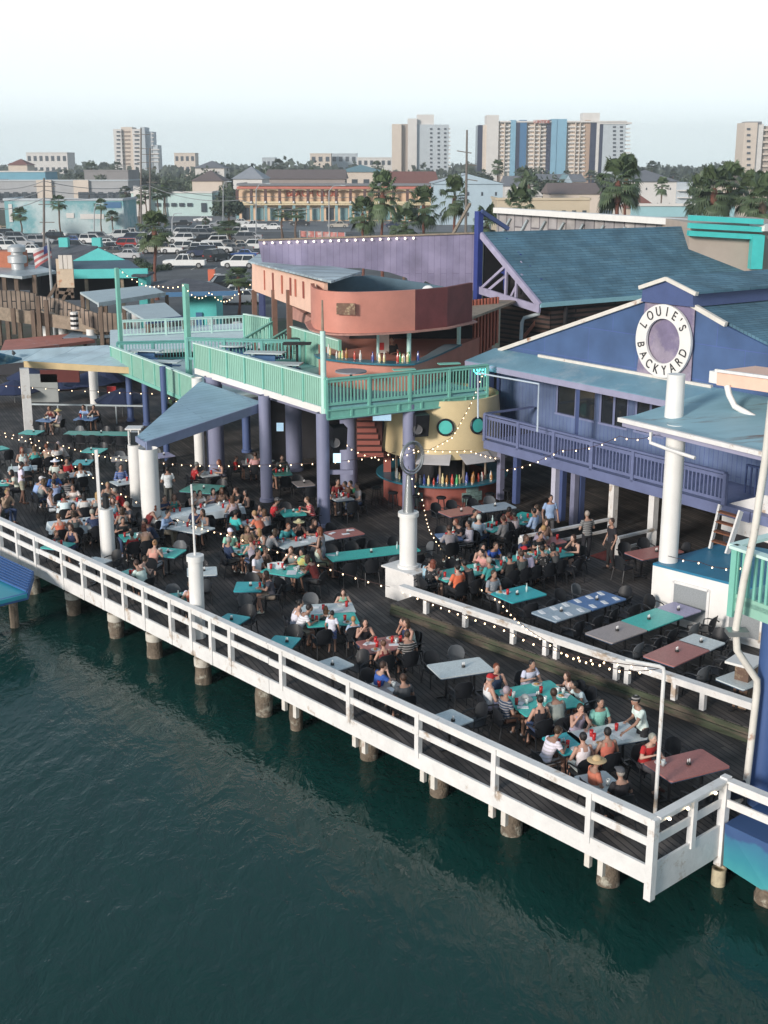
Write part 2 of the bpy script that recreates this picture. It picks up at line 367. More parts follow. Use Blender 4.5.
# middle rail on the step
mid_px = [(395,588),(424,603),(443,610),(459,617),(505,633),(537,645),(546,650),(602,670),(613,674),(657,691),(686,702),(735,718)]
pa = u0 + mn*.1; z = .35
t = thing('deck_railing', 'low white railing crossing the deck on top of the step', 'railing', pa)
m = MB(); m.beam(pa+md*.3+Vector((0,0,.60)), uend+mn*.1+Vector((0,0,.60)), .24, .06); m.beam(pa+md*.3+Vector((0,0,.50))-mn*.05, uend+mn*.1+Vector((0,0,.50))-mn*.05, .05, .13); m.build('top_rail', WHITE, t)
for px_, py_ in [(427,613),(462,628),(509,645),(540,657),(550,661),(606,684),(617,688),(661,706),(690,716)]:
    s = (at(px_,py_,.35)-u0).dot(md); q = pa+md*s
    m = MB(); m.box((q.x,q.y,.35+.285),(.13,.13,.57), math.atan2(md.y,md.x)); m.build('post', WHITE, t)
# box pier carrying the ring column
rc = at(408,588,.35); 
t = thing('ring_column', 'round white column carrying a grey mast topped with a double ring', 'column', (rc.x,rc.y,.0))
m = MB(); m.prism([V2(rc+md*a+mn*b) for a,b in ((-.62,-.38),(.62,-.38),(.62,.45),(-.62,.45))], .0, 1.0); m.box((rc.x,rc.y,1.02),(1.38,.98,.05), math.atan2(md.y,md.x)); m.build('pedestal', WHITE, t)
m = MB(); m.lathe([(.0,1.045),(.33,1.045),(.33,1.12),(.27,1.14),(.27,2.67),(.32,2.67),(.32,2.8),(.0,2.8)], (rc.x,rc.y,0), 24); m.build('shaft', WHITE2, t, smooth=True)
m = MB(); m.lathe([(.17,2.8),(.07,3.95)], (rc.x,rc.y,0), 16); m.path([(rc.x,rc.y,3.93),(rc.x,rc.y,4.02)], .05, 10); m.build('mast', STEEL, t, smooth=True)
for r in (.50, .43):
    m = MB(); zc = 4.50; m.path([(rc.x+.10+.70*r*math.cos(2*math.pi*k/32), rc.y+(.04 if r<.45 else -.05)+.55*r*math.cos(2*math.pi*k/32), zc+r*math.sin(2*math.pi*k/32)) for k in range(33)], .03, 8, caps=False); m.build('ring', STEEL, t, smooth=True)
# platform rail + opening on the terrace behind (white, low)
def lowrail(label, pts, z=.35, h=.8):
    q = [at(x,y,z) for x,y in pts]; t = thing('terrace_railing', label, 'railing', q[0])
    for a, b in zip(q[:-1], q[1:]):
        m = MB(); m.beam(a+Vector((0,0,h)), b+Vector((0,0,h)), .12, .08); m.build('top_rail', WHITE, t)
        m = MB(); m.beam(a+Vector((0,0,h*.5)), b+Vector((0,0,h*.5)), .05, .10); m.build('middle_rail', WHITE, t)
    for a in q:
        m = MB(); m.box((a.x,a.y,z+h/2-.02),(.14,.14,h-.04)); m.build('post', WHITE, t)
lowrail('white terrace railing from the rear tables to the open gate under the balcony', [(520,560),(585,546.5),(609,541)])
lowrail('white terrace railing right of the open gate beneath the balcony', [(616.5,561),(653,552)])
m = MB(); m.prism([V2(at(*p,.356)) for p in ((590,556),(612,563),(630,560),(608,550))], .352, .37); m.build('door_mat', M('red_mat',(.30,.06,.045),.95,.4,9), label='red mat on the floor in the open gate of the terrace railing', cat='mat')
# ---------------------------------------------------------- pilings and under-deck beams
BARN = M('barnacled_timber', (.17,.135,.10), .9, .45, 5, col2=(.42,.40,.33), thr=.56, bump=.8, bscale=18)
CAPW = M('white_pile_wrap', (.6,.57,.5), .7, .15, 4, col2=(.30,.24,.18), thr=.6)
pil = [(23.9,.5,1),(21.1,.5,1),(18.8,.5,1),(16.15,.5,1),(13.2,.5,0),(11.9,.6,0),(9.35,.95,0),(6.8,.95,0),(4.4,.9,0),(1.67,.9,0),(26.8,.5,1),(29.6,.5,1)]
pil = sorted(pil)
for i,(s,nn,wr) in enumerate(pil):
    b = D(s, nn); t = thing('piling', f'round barnacled piling at the water, {ordn(i)} from the right under the front edge', 'piling', (b.x,b.y,WZ), 'round pilings under the front deck edge')
    r = .23 if i!=4 else .17
    m = MB(); m.lathe([(r*1.02,-2.6),(r*1.06,WZ+.1),(r*1.1,WZ+.35),(r,WZ+.6),(r*.97,-.62),(0,-.62)], (b.x,b.y,0), 14)
    m.v = [(x+.02*math.sin(z*9+x*7), y+.02*math.sin(z*7+y*9), z) for x,y,z in m.v]; m.build('timber', BARN, t, smooth=True)
    if wr:
        m = MB(); m.lathe([(r*1.12,-.95),(r*1.15,-.93),(r*1.15,-.72),(r*1.0,-.70)], (b.x,b.y,0), 14); m.build('wrap', CAPW, t, smooth=True)
    m = MB(); m.box((b.x,b.y,-.42),(.28,.28,.44), R(42)); m.build('block', RUSTW if 0 else WOOD, t)
# inner pilings
for i,(s,nn) in enumerate([(s,nn) for nn in (4.2,8.0) for s in (2,5.5,9,12.5,16,19.5,23,26.5,30)]):
    b = D(s+.3, nn); m = MB(); m.lathe([(.21,-2.6),(.22,WZ+.3),(.2,-.17)], (b.x,b.y,0), 10); m.build('piling', BARN, smooth=True, label=f'dark piling under the deck, {ordn(i%9)} from the right in the {"front" if i<9 else "rear"} inner row', cat='piling', group='inner pilings under the deck')
OLDW = M('old_white_board', (.66,.63,.57), .6, .12, 3, col2=(.30,.13,.06), thr=.62)
for i,(px_,py_) in enumerate([(277,700),(287,706),(343,737),(352,742),(414,770),(423,776),(484,804),(495,811),(581,852),(592,860)]):
    s = (at(px_,py_-14,0)-A0).dot(DD); b = D(s, .10)
    m = MB(); m.box((b.x,b.y,-.56),(.13,.10,.46 if i%2 else .36), R(-48)); m.build('hanger_board', OLDW, label=f'stained white board hanging below the front fascia, {ordn(9-i)} from the right', cat='board', group='boards hanging under the fascia')
for i,nn in enumerate((.45,2.3,4.2,8)):
    m = MB(); m.beam(D(.1,nn,-.28), D(40,nn,-.28), .14, .24); m.build('deck_beam', WOOD, label=f'long timber beam under the deck boards, {ordn(i)} from the front edge', cat='beam')
b = at(718,884,WZ)
t = thing('piling', 'short cream post with an open top in the water beside the painted hull', 'piling', b)
m = MB(); m.lathe([(.15,-2.5),(.15,-1.12),(.11,-1.12),(.11,-1.2),(0,-1.2)], (b.x,b.y,0), 14); m.build('shaft', M('cream_pile',(.55,.48,.33),.7,.3,6,col2=(.1,.08,.06),thr=.62), t, smooth=True)
# ---------------------------------------------------------- free white columns and poles at the front
def column(label, b, r, z1, cap=None, name='column', mat=WHITE2, seg=20, z0=0):
    t = thing(name, label, 'column', (b[0],b[1],z0))
    m = MB(); m.lathe([(r,z0),(r,z1),(0,z1)], (b[0],b[1],0), seg); m.build('shaft', mat, t, smooth=True)
    if cap == 'lip':
        m = MB(); m.lathe([(r*1.18,z1-.16),(r*1.18,z1+.004),(0,z1+.004)], (b[0],b[1],0), seg); m.build('cap', mat, t, smooth=True)
    return t
t = column('round white column with a thin pole rising from its top behind the front railing', at(198.5,637,0), .21, 2.45, 'lip')
q = at(198.5,637,0); m = MB(); m.tube((q.x,q.y,2.45),(q.x-.02,q.y,4.5),.035,.028,8); m.build('pole', STEEL if 0 else WHITE, t)
t = column('shorter round white column with a flat pole strapped to its left side', at(110,571,0), .22, 2.15)
q = at(103.5,566,0); m = MB(); m.box((q.x,q.y,2.0),(.10,.10,4.0)); m.build('pole', WHITE, t)
q = at(110,571,0); m = MB(); m.lathe([(.05,2.15),(.12,2.2),(.10,2.6),(.14,2.62),(0,2.7)], (q.x,q.y,0), 10); m.build('lantern', BLACK, t)
t = column('slim white column holding a lantern left of the blue canopy column', at(138.5,505,0), .30, 2.45)
q = at(138.5,505,0); m = MB(); 
for dx in (-.2,.2):
    for dy in (-.2,.2): m.box((q.x+dx,q.y+dy,2.78),(.05,.05,.62))
m.box((q.x,q.y,3.12),(.62,.62,.06)); m.build('lantern_frame', WHITE, t)
m = MB(); m.box((q.x,q.y,2.72),(.3,.3,.5)); m.build('lantern_glass', GLASS, t)
pc = at(661-6.5,820,0)
t = thing('light_pole', 'tall thin white pole carrying string lights at the near corner table', 'pole', pc)
m = MB(); m.path([pc, (pc.x-.0,pc.y,3.28),(pc.x-.02,pc.y,3.36),(pc.x-.1,pc.y,3.40),(pc.x-.75,pc.y+.15,3.47)], .04, 8); m.build('tube', WHITE, t, smooth=True)
# ---------------------------------------------------------- mint deck above the dining floor
C0 = Vector((-2.08,44.75,0)); LD = hdir(180-56.8); RDv = hdir(29.5)
L1 = C0 + LD*11.2; R1 = C0 + RDv*7.0
L2 = L1 + hdir(34)*9
ZF = 4.5
mb = MB(); MINTF = M('grey_mint_floor',(.20,.42,.42),.7,.2,1.2,stretch=(1,1,1))
mb.prism([V2(C0),V2(R1),V2(R1+LD*14),V2(L1+hdir(34)*6),V2(L1)], ZF-.16, ZF); mb.build('mint_terrace_floor', MINTF, kind='structure')
def pickets(name, label, a, b, z, h=1.05, mat=MINT, every=1.9, fascia=.42, gap=.14, back=None, pat=None, fmat=None, postw=.1, pick=.045, group=None):
    a = Vector((a[0],a[1],z)); b = Vector((b[0],b[1],z)); d = b-a; L = d.length; d.normalize(); rz = math.atan2(d.y,d.x)
    t = thing(name, label, 'railing', a, group)
    m = MB(); m.beam(a+Vector((0,0,h)), b+Vector((0,0,h)), .16, .05); m.beam(a+Vector((0,0,h-.09)), b+Vector((0,0,h-.09)), .05, .10); m.build('top_rail', mat, t)
    m = MB(); m.beam(a+Vector((0,0,.12)), b+Vector((0,0,.12)), .05, .10); m.build('bottom_rail', mat, t)
    m = MB(); n = int(L/gap)
    for i in range(1,n):
        q = a + d*(L*i/n); m.box((q.x,q.y,z+h/2+.02),(pick,.03,h-.2), rz)
    m.build('pickets', pat or mat, t)
    n = max(1,round(L/every))
    for i in range(n+1):
        q = a + d*(L*i/n); m = MB(); m.box((q.x,q.y,z+h/2-.2),(postw,postw,h+.35), rz); m.build('post', mat, t)
    if fascia:
        m = MB(); m.beam(a+Vector((0,0,-.10)), b+Vector((0,0,-.10)), .14, .06); m.beam(a+Vector((0,0,-fascia)), b+Vector((0,0,-fascia)), .14, .06)
        m.beam(a+Vector((0,0,-fascia/2-.04)), b+Vector((0,0,-fascia/2-.04)), .05, fascia-.09)
        k = int(L/.9)
        for i in range(k+1):
            q = a+d*(L*i/k); m.box((q.x,q.y,z-fascia/2-.04),(.07,.13,fascia-.09), rz)
        m.build('fascia_board', fmat or mat, t)
    return t
pickets('mint_railing', 'mint green picket railing facing right above the round yellow bar', C0, R1, ZF)
MINTS = M('pale_mint_boards', (.27,.50,.40), .55, .08, 2)
def boarded(name, label, a, b, z, h=1.08, mat=MINTS, fascia=.25, fmat=WHITE2, z2=None):
    a = Vector((a[0],a[1],z)); b = Vector((b[0],b[1],z if z2 is None else z2)); d = (b-a); L = d.length; dn = Vector((d.x,d.y,0)).normalized(); rz = math.atan2(d.y,d.x)
    t = thing(name, label, 'railing', a)
    m = MB(); m.beam(a+Vector((0,0,h)), b+Vector((0,0,h)), .18, .05); m.build('top_rail', M('pale_mint_cap',(.58,.77,.71),.5,.08,2), t)
    n = int(L/.16); m = MB()
    for i in range(n):
        q = a + d*((i+.5)/n); m.box((q.x,q.y,q.z+h/2-.02),(.125,.025,h-.06), rz)
    m.build('boards', mat, t)
    m = MB(); m.beam(a+Vector((0,0,h*.5)), b+Vector((0,0,h*.5)), .03, h*.92); m.v = [(x+(.045 if dn.x<0 else -.045)*dn.y,y-(.045 if dn.x<0 else -.045)*dn.x,zz) for x,y,zz in m.v]; m.build('backing', MINTD, t)
    k = max(1,round(L/1.7))
    for i in range(k+1):
        q = a+d*(i/k); m = MB(); m.box((q.x+dn.y*.05 if 0 else q.x,q.y,q.z+h/2),(.09,.12,h+.06), rz); m.build('post', MINT, t)
    if fascia:
        m = MB(); m.beam(a+Vector((0,0,-fascia/2-.01)), b+Vector((0,0,-fascia/2-.01)), .09, fascia); m.build('fascia_board', fmat, t)
    return t
boarded('mint_railing', 'pale mint boarded railing above the blue triangular canopy', C0+LD*.06, L1, ZF)
# landing one flight lower, left of it
ZM = 3.0; g0 = at(193,377,ZM+1.08); gd = (at(111,346,ZM+1.08)-g0); gd.z = 0; g1 = g0+gd; gdn = gd.normalized(); gn = Vector((gdn.y,-gdn.x,0)); gn = gn if gn.y > 0 else -gn
boarded('landing_railing', 'pale mint boarded railing of the lower landing behind the metal canopy', g0, g1, ZM, fascia=.16, fmat=MINT)
mb = MB(); mb.prism([V2(g0), V2(g1), V2(g1+gdn*2+gn*9), V2(g0+gn*9+gdn*1)], ZM-.14, ZM-.004); mb.build('landing_floor', M('landing_boards',(.55,.68,.68),.7,.2,1), kind='structure')
# back railing of the landing
k0 = at(118,362,ZM); k1 = at(189,360,ZM)
pickets('mint_railing', 'deep mint picket railing at the back of the lower landing', V2(k0), V2(k1), ZM, mat=MINTD, fascia=0, gap=.16)
# tall mint posts carrying lights
for i,(x,yb,yt,z,lab) in enumerate([(121,347,268,ZM,'tall mint post at the far left end of the landing railing'),(189,371,284,ZM+.6,'tall mint post where the landing meets the terrace'),(136,310,0,ZM,''),(240,331,296,ZM,'')]):
    if not lab: continue
    b = at(x,yb,z); tpt = atY(x-3,yt,b.y); m = MB(); m.box((b.x,b.y,(z-.3+tpt.z)/2),(.24 if i==0 else .34,.2,tpt.z-z+.3), R(-57)); m.build('light_post', MINT, label=lab, cat='post')
# mast on the mint corner
cm = C0 + Vector((-.1,.15,0)); tp = atY(326,310,cm.y)
t = thing('mast', 'tall pale mast standing in the corner of the mint terrace railing', 'mast', (cm.x,cm.y,ZF))
m = MB(); m.tube((cm.x,cm.y,ZF-.4),(cm.x-.02,cm.y,tp.z-.75),.11,.10,12); m.build('pole', M('pale_mint',(.50,.72,.66),.5,.08,3), t, smooth=True)
m = MB(); m.tube((cm.x-.02,cm.y,tp.z-.75),(cm.x-.02,cm.y,tp.z+.35),.05,.03,8); m.build('spike', WOODL, t)
# columns under the mint terrace
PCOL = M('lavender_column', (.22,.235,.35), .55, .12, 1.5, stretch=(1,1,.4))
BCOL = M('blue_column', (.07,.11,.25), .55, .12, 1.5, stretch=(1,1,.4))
for (x,y,r,mt,lab) in [(324,526,.24,PCOL,'lavender column under the front corner of the mint terrace'),(349,491,.36,PCOL,'dusky lavender column right behind the corner column'),(294.5,470,.36,PCOL,'wide lavender column deep in the shade behind the dining tables'),
    (267,501,.24,PCOL,'slim blue lavender column under the left edge of the mint terrace'),(216.5,474,.38,PCOL,'wide lavender column beside the pale narrow column under the canopy'),(200.5,476,.22,WHITE2,'pale narrow column standing left of the wide lavender one'),
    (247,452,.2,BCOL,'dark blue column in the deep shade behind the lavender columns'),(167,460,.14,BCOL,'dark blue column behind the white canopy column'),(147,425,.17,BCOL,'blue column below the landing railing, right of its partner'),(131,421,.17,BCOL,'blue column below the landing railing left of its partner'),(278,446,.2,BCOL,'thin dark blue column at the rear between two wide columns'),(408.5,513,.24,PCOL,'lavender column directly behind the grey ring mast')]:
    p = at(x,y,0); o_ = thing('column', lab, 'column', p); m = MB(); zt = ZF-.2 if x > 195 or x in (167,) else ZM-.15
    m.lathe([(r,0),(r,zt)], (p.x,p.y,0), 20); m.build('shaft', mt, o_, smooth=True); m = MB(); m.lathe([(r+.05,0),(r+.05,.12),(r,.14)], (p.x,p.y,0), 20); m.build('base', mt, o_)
    if x == 324:
        m = MB(); m.box((p.x+.55,p.y+.1,2.05),(1.1,.12,.16)); m.build('bracket', LILAC, o_)
# beams under the terrace
for i,(a,b) in enumerate([(C0+Vector((.4,.35,0)), R1+Vector((0,.3,0))),(C0+LD*.4+Vector((.5,.1,0)), L1+Vector((.5,.1,0)))]):
    m = MB(); m.beam(Vector((a.x,a.y,ZF-.34)), Vector((b.x,b.y,ZF-.34)), .2, .34); m.build('terrace_beam', LILAC, label=['lilac beam under the right facing edge of the mint terrace','lilac beam under the left facing edge of the mint terrace'][i], cat='beam')
# ---------------------------------------------------------- blue triangular canopy
tipz = 3.45
c_ = [at(136,437,tipz), at(146,443,tipz)+Vector((0,0,.0)), atY(265,403,49.0), C0+LD*9.6+Vector((0,0,ZF-.35)), C0+LD*9.9+Vector((-1.2,.3,ZF-.3))]
c3 = at(200,381,4.15)
PLY = planks('blue_canopy_boards', (.24,.37,.46), (.27,.41,.50), (0,0,0), 5, .35, R(30), mortar=.01, bump=.15, blotch=.12, gapc=(.14,.2,.28))
t = thing('canopy', 'grey blue triangular canopy on a white column under the mint terrace', 'canopy', c_[0])
top = [c_[0], c_[1], c_[2], c3]
mb = MB(); mb.slab(top, .06); mb.build('roof_panel', PLY, t)
mb = MB(); mb.beam(c_[1]+Vector((0,0,-.12)), c_[2]+Vector((0,0,-.12)), .08, .34); mb.beam(c_[0]+Vector((0,0,-.07)), c_[1]+Vector((0,0,-.09)), .06, .2); mb.build('fascia_board', M('lilac_blue_paint',(.22,.26,.39),.5,.12,2), t)
cw = at(151,541-4,0); cw = Vector((cw.x,cw.y,0)); m = MB(); m.lathe([(.34,0),(.34,3.30)], (cw.x+.05,cw.y,0), 24); m.build('column', WHITE2, t, smooth=True)
# ---------------------------------------------------------- metal canopy at the left
zc = 3.35; lc = [at(-40,367,zc), at(24,361,zc), at(145,368,zc), at(108,345,zc+.45), at(-30,352,zc+.45)]
t = thing('canopy', 'pale metal canopy roof with a tan edge board at the far left', 'canopy', lc[1])
ROOFW = planks('pale_metal_sheets', (.50,.62,.66), (.40,.52,.57), (0,0,0), 9, 1.1, R(62), mortar=.02, bump=.4, blotch=.15, gapc=(.3,.4,.45), rough=.45)
mb = MB(); mb.slab(lc, .06); mb.build('roof_panel', ROOFW, t)
mb = MB(); mb.beam(lc[1]+Vector((0,0,-.16)), lc[2]+Vector((0,0,-.16)), .08, .32); mb.build('fascia_board', M('tan_board',(.50,.38,.20),.6,.12,2), t)
q = at(29,432,0); m = MB(); m.box((q.x,q.y,1.62),(.42,.42,3.24), R(20)); m.build('column', WHITE, t)
q = at(95,405,0); m = MB(); m.lathe([(.26,0),(.26,3.3)], (q.x,q.y,0), 14); m.build('column', WHITE2, t, smooth=True)
q = at(20,360,3.4); m = MB(); m.ell((q.x-.3,q.y,3.75),(.09,.16,.1),8,6); m.ell((q.x-.3,q.y-.12,3.87),(.05,.06,.05),8,6); m.box((q.x-.3,q.y+.2,3.7),(.08,.2,.03)); m.tube((q.x-.3,q.y,3.45),(q.x-.3,q.y,3.7),.015); m.build('bird', M('grey_feathers',(.1,.1,.1),.8,.2,9), label='small grey bird perched on the corner of the pale metal canopy', cat='bird')
bl = [at(-60,372,3.5), at(12,361,3.5), at(22,358,3.55), at(-12,350,4.4), at(-60,350,4.6)]
mb = MB(); mb.slab(bl, .1); mb.build('awning', M('blue_awning',(.04,.20,.36),.5,.2,1,col2=(.3,.5,.56),thr=.55), label='faded blue awning at the far left beyond the dining deck', cat='awning')
# blue roof over the water at the left edge
t = thing('dock_roof', 'turquoise roof with a blue lattice edge over the water below the left railing', 'roof', at(0,590,-.3))
pts = [at(-60,600,-.05), at(-60,545,.12), at(2,552,.1), at(33,573,-.0), at(27,596,-.1)]
mb = MB(); z_=.0; pt = [at(-50,558,.02), at(0,573,.02), at(27,591,.02), at(27,594,.0), at(-50,613,.02)]; mb.slab(pt,.12); mb.build('roof_panel', M('turquoise_panel',(.03,.30,.38),.4,.12,1.5), t)
mb = MB()
ed = [at(-50,534,.05), at(33,573,.05)]; lo_ = [at(-50,558,.03), at(27,592,.03)]
for i in range(34):
    f = i/33; a = ed[0].lerp(ed[1], f); b = lo_[0].lerp(lo_[1], f); mb.beam(a, b, .05, .05)
for k in range(9):
    f = k/8; a = ed[0].lerp(lo_[0], f); b = ed[1].lerp(lo_[1], f); mb.beam(a+Vector((0,0,.03)), b+Vector((0,0,.03)), .07, .05)
mb.build('lattice', M('lattice_blue',(.04,.12,.32),.5,.1,3), t)
mb = MB(); mb.beam(at(-50,615,-.1), at(27,596,-.1), .08, .22); mb.beam(at(27,596,-.1), at(33,575,-.1), .08, .22); mb.build('edge_board', M('lattice_blue'), t)
for x,y in ((20,600),(-20,615)):
    q = at(x-8,y-8,-.3); m = MB(); m.lathe([(.15,-2.6),(.15,-.15)], (q.x,q.y,0), 10); m.build('leg', BARN, t)
# ============================================================ BUILDINGS BESIDE THE DECK
BH = -55.0; BE = hdir(BH); BN = Vector((.82,.572,0)).normalized(); BP = Vector((6.63,47.7,0))
def G(px, py, off=0):      # point on the blue building's gable wall plane (off = metres in front)
    return atP(px, py, BP - BN*off, BH)
def Bp(a, n, z):           # building coordinates: along the balcony, inland from the gable wall, height
    p = BP + BE*a + BN*n; return Vector((p.x,p.y,z))
def aof(px, py, z=None):
    p = G(px,py); return (p-BP).dot(BE)
SHING = planks('teal_shingles', (.070,.155,.215), (.10,.20,.26), (0,0,0), .9, .16, R(34), rough=.85, mortar=.012, bump=.5, blotch=.22, gapc=(.04,.09,.12))
SHING2 = planks('teal_shingles_left_slope', (.075,.155,.20), (.10,.19,.24), (0,0,0), .9, .16, R(-55), rough=.85, mortar=.012, bump=.5, blotch=.2, gapc=(.05,.1,.12))
APRON = M('teal_metal_apron', (.15,.29,.37), .45, .15, 1, stretch=(1,1,1), col2=(.26,.36,.42), thr=.6)
t = thing('restaurant_building', 'blue gabled restaurant building with a round life ring sign and balcony', 'building', Bp(5,3,0))
BB = t
aL, aR = aof(500,352), 16.0; apk = aof(666.8,279)
zw0, zw1 = 2.8, 5.72
# gable wall polygon
gl = [Bp(aL,0,5.72), Bp(aR,0,5.72), Bp(aR,0,5.9), G(768,347)+BE*0, G(725.6,326), G(689,305), G(644,300.6), Bp(aL,0,5.80)]
BLUEG = planks('blue_gable_sheets', (.050,.098,.215), (.060,.110,.23), (0,0,0), 2.4, 1.2, R(BH), axis='xz', mortar=.012, bump=.3, blotch=.15, gapc=(.07,.11,.30))
m = MB(); m.wall(gl, BN, .2); m.build('gable_wall', BLUEG, t)
m = MB(); pl = [G(646,301,.06),G(637,373,.06),G(691,382,.06),G(695.5,309,.06),G(689,305,.06)]; m.wall(pl, -BN, .03); m.build('sign_backing', M('weathered_purple_board',(.20,.17,.27),.8,.25,1.4,col2=(.30,.26,.33),thr=.5,bump=.2), t)
# white barge boards
m = MB(); a, b = G(499,351,.08), G(644,300.6,.08); m.beam(a+Vector((0,0,.03)), b+Vector((0,0,.03)), .12, .14); a, b = G(689,304.5,.08), G(726,326,.08); m.beam(a+Vector((0,0,.05)), b+Vector((0,0,.05)), .14, .15); m.build('barge_board', M('old_white_board'), t)
# cupola on the ridge
cu = [G(641,301.5,.25),G(693,307,.25),G(693,291.5,.25),G(666.8,279.8,.25),G(643,287.5,.25)]
zc0 = G(641,301.5,.25)
m = MB(); m.wall(cu, BN, 12); m.build('cupola_wall', BLUE, t)
m = MB(); pk = G(666.8,278.6,.32); lf = G(640,287.6,.32); rt = G(697,294,.32)
m.beam(lf, pk, .16, .13); m.beam(pk, rt, .16, .13); m.build('cupola_barge_board', M('old_white_board'), t)
m = MB(); up_ = Vector((0,0,.07)); bk = BN*13
m.slab([lf+up_, pk+up_, pk+up_+bk, lf+up_+bk], .08); m.slab([pk+up_, rt+up_, rt+up_+bk, pk+up_+bk], .08); m.build('cupola_roof', SHING, t)
m = MB(); b = G(693,306,.0)+Vector((0,0,.12)); m.beam(b, b+BN*12.5, .25, .05); m.beam(b+Vector((0,0,-.12)), b+BN*12.5+Vector((0,0,-.12)), .06, .16); m.build('flashing', M('pale_teal_flashing',(.28,.52,.58),.5,.1,2), t)
# main roof slopes
pr = Bp(apk,0.05,G(667,286).z); prb = Bp(apk,14,pr.z)
gr = G(768,346.5); sl = (gr.z-G(689,305).z)/((gr-BP).dot(BE)-(G(689,305)-BP).dot(BE))
p0 = Bp((G(689,305)-BP).dot(BE), .12, G(689,305).z+.06); p1 = Bp((G(689,305)-BP).dot(BE)+7, .12, G(689,305).z+.06+sl*7)
m = MB(); m.slab([p0, p1, p1+BN*14, p0+BN*14], .10); m.build('roof', SHING, t)
q0 = Bp((G(644,300.6)-BP).dot(BE), .12, G(644,300.6).z+.06); q1 = Bp(aL, .12, 5.86)
m = MB(); m.slab([q0, q1, q1+BN*14, q0+BN*14], .10); m.build('roof', SHING2, t)
# balcony-level wall with windows
WALLB = planks('blue_grey_boards', (.10,.145,.26), (.115,.16,.28), (0,0,0), 6, .2, R(BH), axis='zx', mortar=.012, bump=.4, blotch=.25, gapc=(.07,.1,.24))
def wrect(a0,a1,z0,z1,n=0,tk=.16): return MB().wall([Bp(a0,n,z0),Bp(a1,n,z0),Bp(a1,n,z1),Bp(a0,n,z1)], BN, tk)
wins = [(556,596),(600,629),(636,667)]
edges = [aof(x,395) for x,_ in wins] + [aof(x2,395) for _,x2 in wins]
wa = [(aof(a,383),aof(b,390)) for a,b in wins]
aa = aL
m = MB(); cur = aL+.1
for (a,b) in wa:
    m.wall([Bp(cur,0,2.8),Bp(a,0,2.8),Bp(a,0,5.7),Bp(cur,0,5.7)], BN, .16)
    m.wall([Bp(a,0,2.8),Bp(b,0,2.8),Bp(b,0,3.72),Bp(a,0,3.72)], BN, .16); m.wall([Bp(a,0,5.02),Bp(b,0,5.02),Bp(b,0,5.7),Bp(a,0,5.7)], BN, .16)
    cur = b
m.wall([Bp(cur,0,2.8),Bp(13.2,0,2.8),Bp(13.2,0,5.7),Bp(cur,0,5.7)], BN, .16); m.build('balcony_wall', WALLB, t)
FR = M('window_frame_lilac',(.20,.23,.38),.5,.1,3)
for a,b in wa:
    m = MB()
    for q in (a+.03,(a+b)/2,b-.03): m.beam(Bp(q,.04,3.72), Bp(q,.04,5.02), .07,.07)
    m.beam(Bp(a,.04,3.74), Bp(b,.04,3.74), .12, .07); m.beam(Bp(a,.04,5.0), Bp(b,.04,5.0), .08,.07)
    f = m.build('window', FR, t)
    m = MB(); m.wall([Bp(a,.09,3.74),Bp(b,.09,3.74),Bp(b,.09,5.0),Bp(a,.09,5.0)], BN, .02); m.build('pane', GLASS, f)
m = MB(); m.wall([Bp(11.2,-.06,4.55),Bp(12.3,-.06,4.55),Bp(12.3,-.06,4.7),Bp(11.2,-.06,4.7)], -BN, .03); m.build('notice_board', WOOD, t)
# apron roof
ea = [Bp(aof(478,352)-.2,-1.25,5.42), Bp(13.4,-1.25,5.42), Bp(13.4,-.0,5.86), Bp(aof(478,352)-.0,-.0,5.86)]
a_l = (at(478,358,5.45)-BP).dot(BE)
ea = [Bp(a_l,-1.3,5.42), Bp(13.4,-1.3,5.42), Bp(13.4,-.02,5.84), Bp(a_l+.3,-.02,5.84)]
m = MB(); m.slab(ea, .07); m.build('apron_roof', APRON, t)
m = MB(); m.beam(ea[0]+Vector((0,0,-.14)), ea[1]+Vector((0,0,-.14)), .07, .22); m.beam(ea[0]+Vector((0,0,-.14)), ea[3]+Vector((0,0,-.14)), .07,.2); m.build('apron_fascia', M('dusty_lilac_trim',(.30,.30,.42),.6,.12,2), t)
m = MB(); m.beam(Bp(aof(540,356),-.06,5.86), Bp(aof(713,387),-.06,5.86), .12, .10); m.build('flashing', M('old_white_board'), t)
# end wall of the upper floor (blue recess at left)
m = MB(); m.wall([Bp(aL,0,2.8),Bp(aL,6,2.8),Bp(aL,6,5.72),Bp(aL,0,5.72)], -BE, .16); m.build('side_wall', BLUE, t)
m = MB(); m.wall([Bp(a_l+.25,-1.2,2.8),Bp(a_l+.25,-.0,2.8),Bp(a_l+.25,-.0,5.3),Bp(a_l+.25,-1.2,5.3)], -BE, .1); m.build('wind_screen', BLUEW, t)
m = MB(); m.beam(Bp(aof(592,430),-2.5,2.8), Bp(aof(592,430),-2.5,2.85), .1,.1)
for q in (.62,): m.beam(Bp(aof(600,430),-1.2,2.8), Bp(aof(600,430),-1.2,5.35), .12,.12)
m.build('porch_post', BLUE, t)
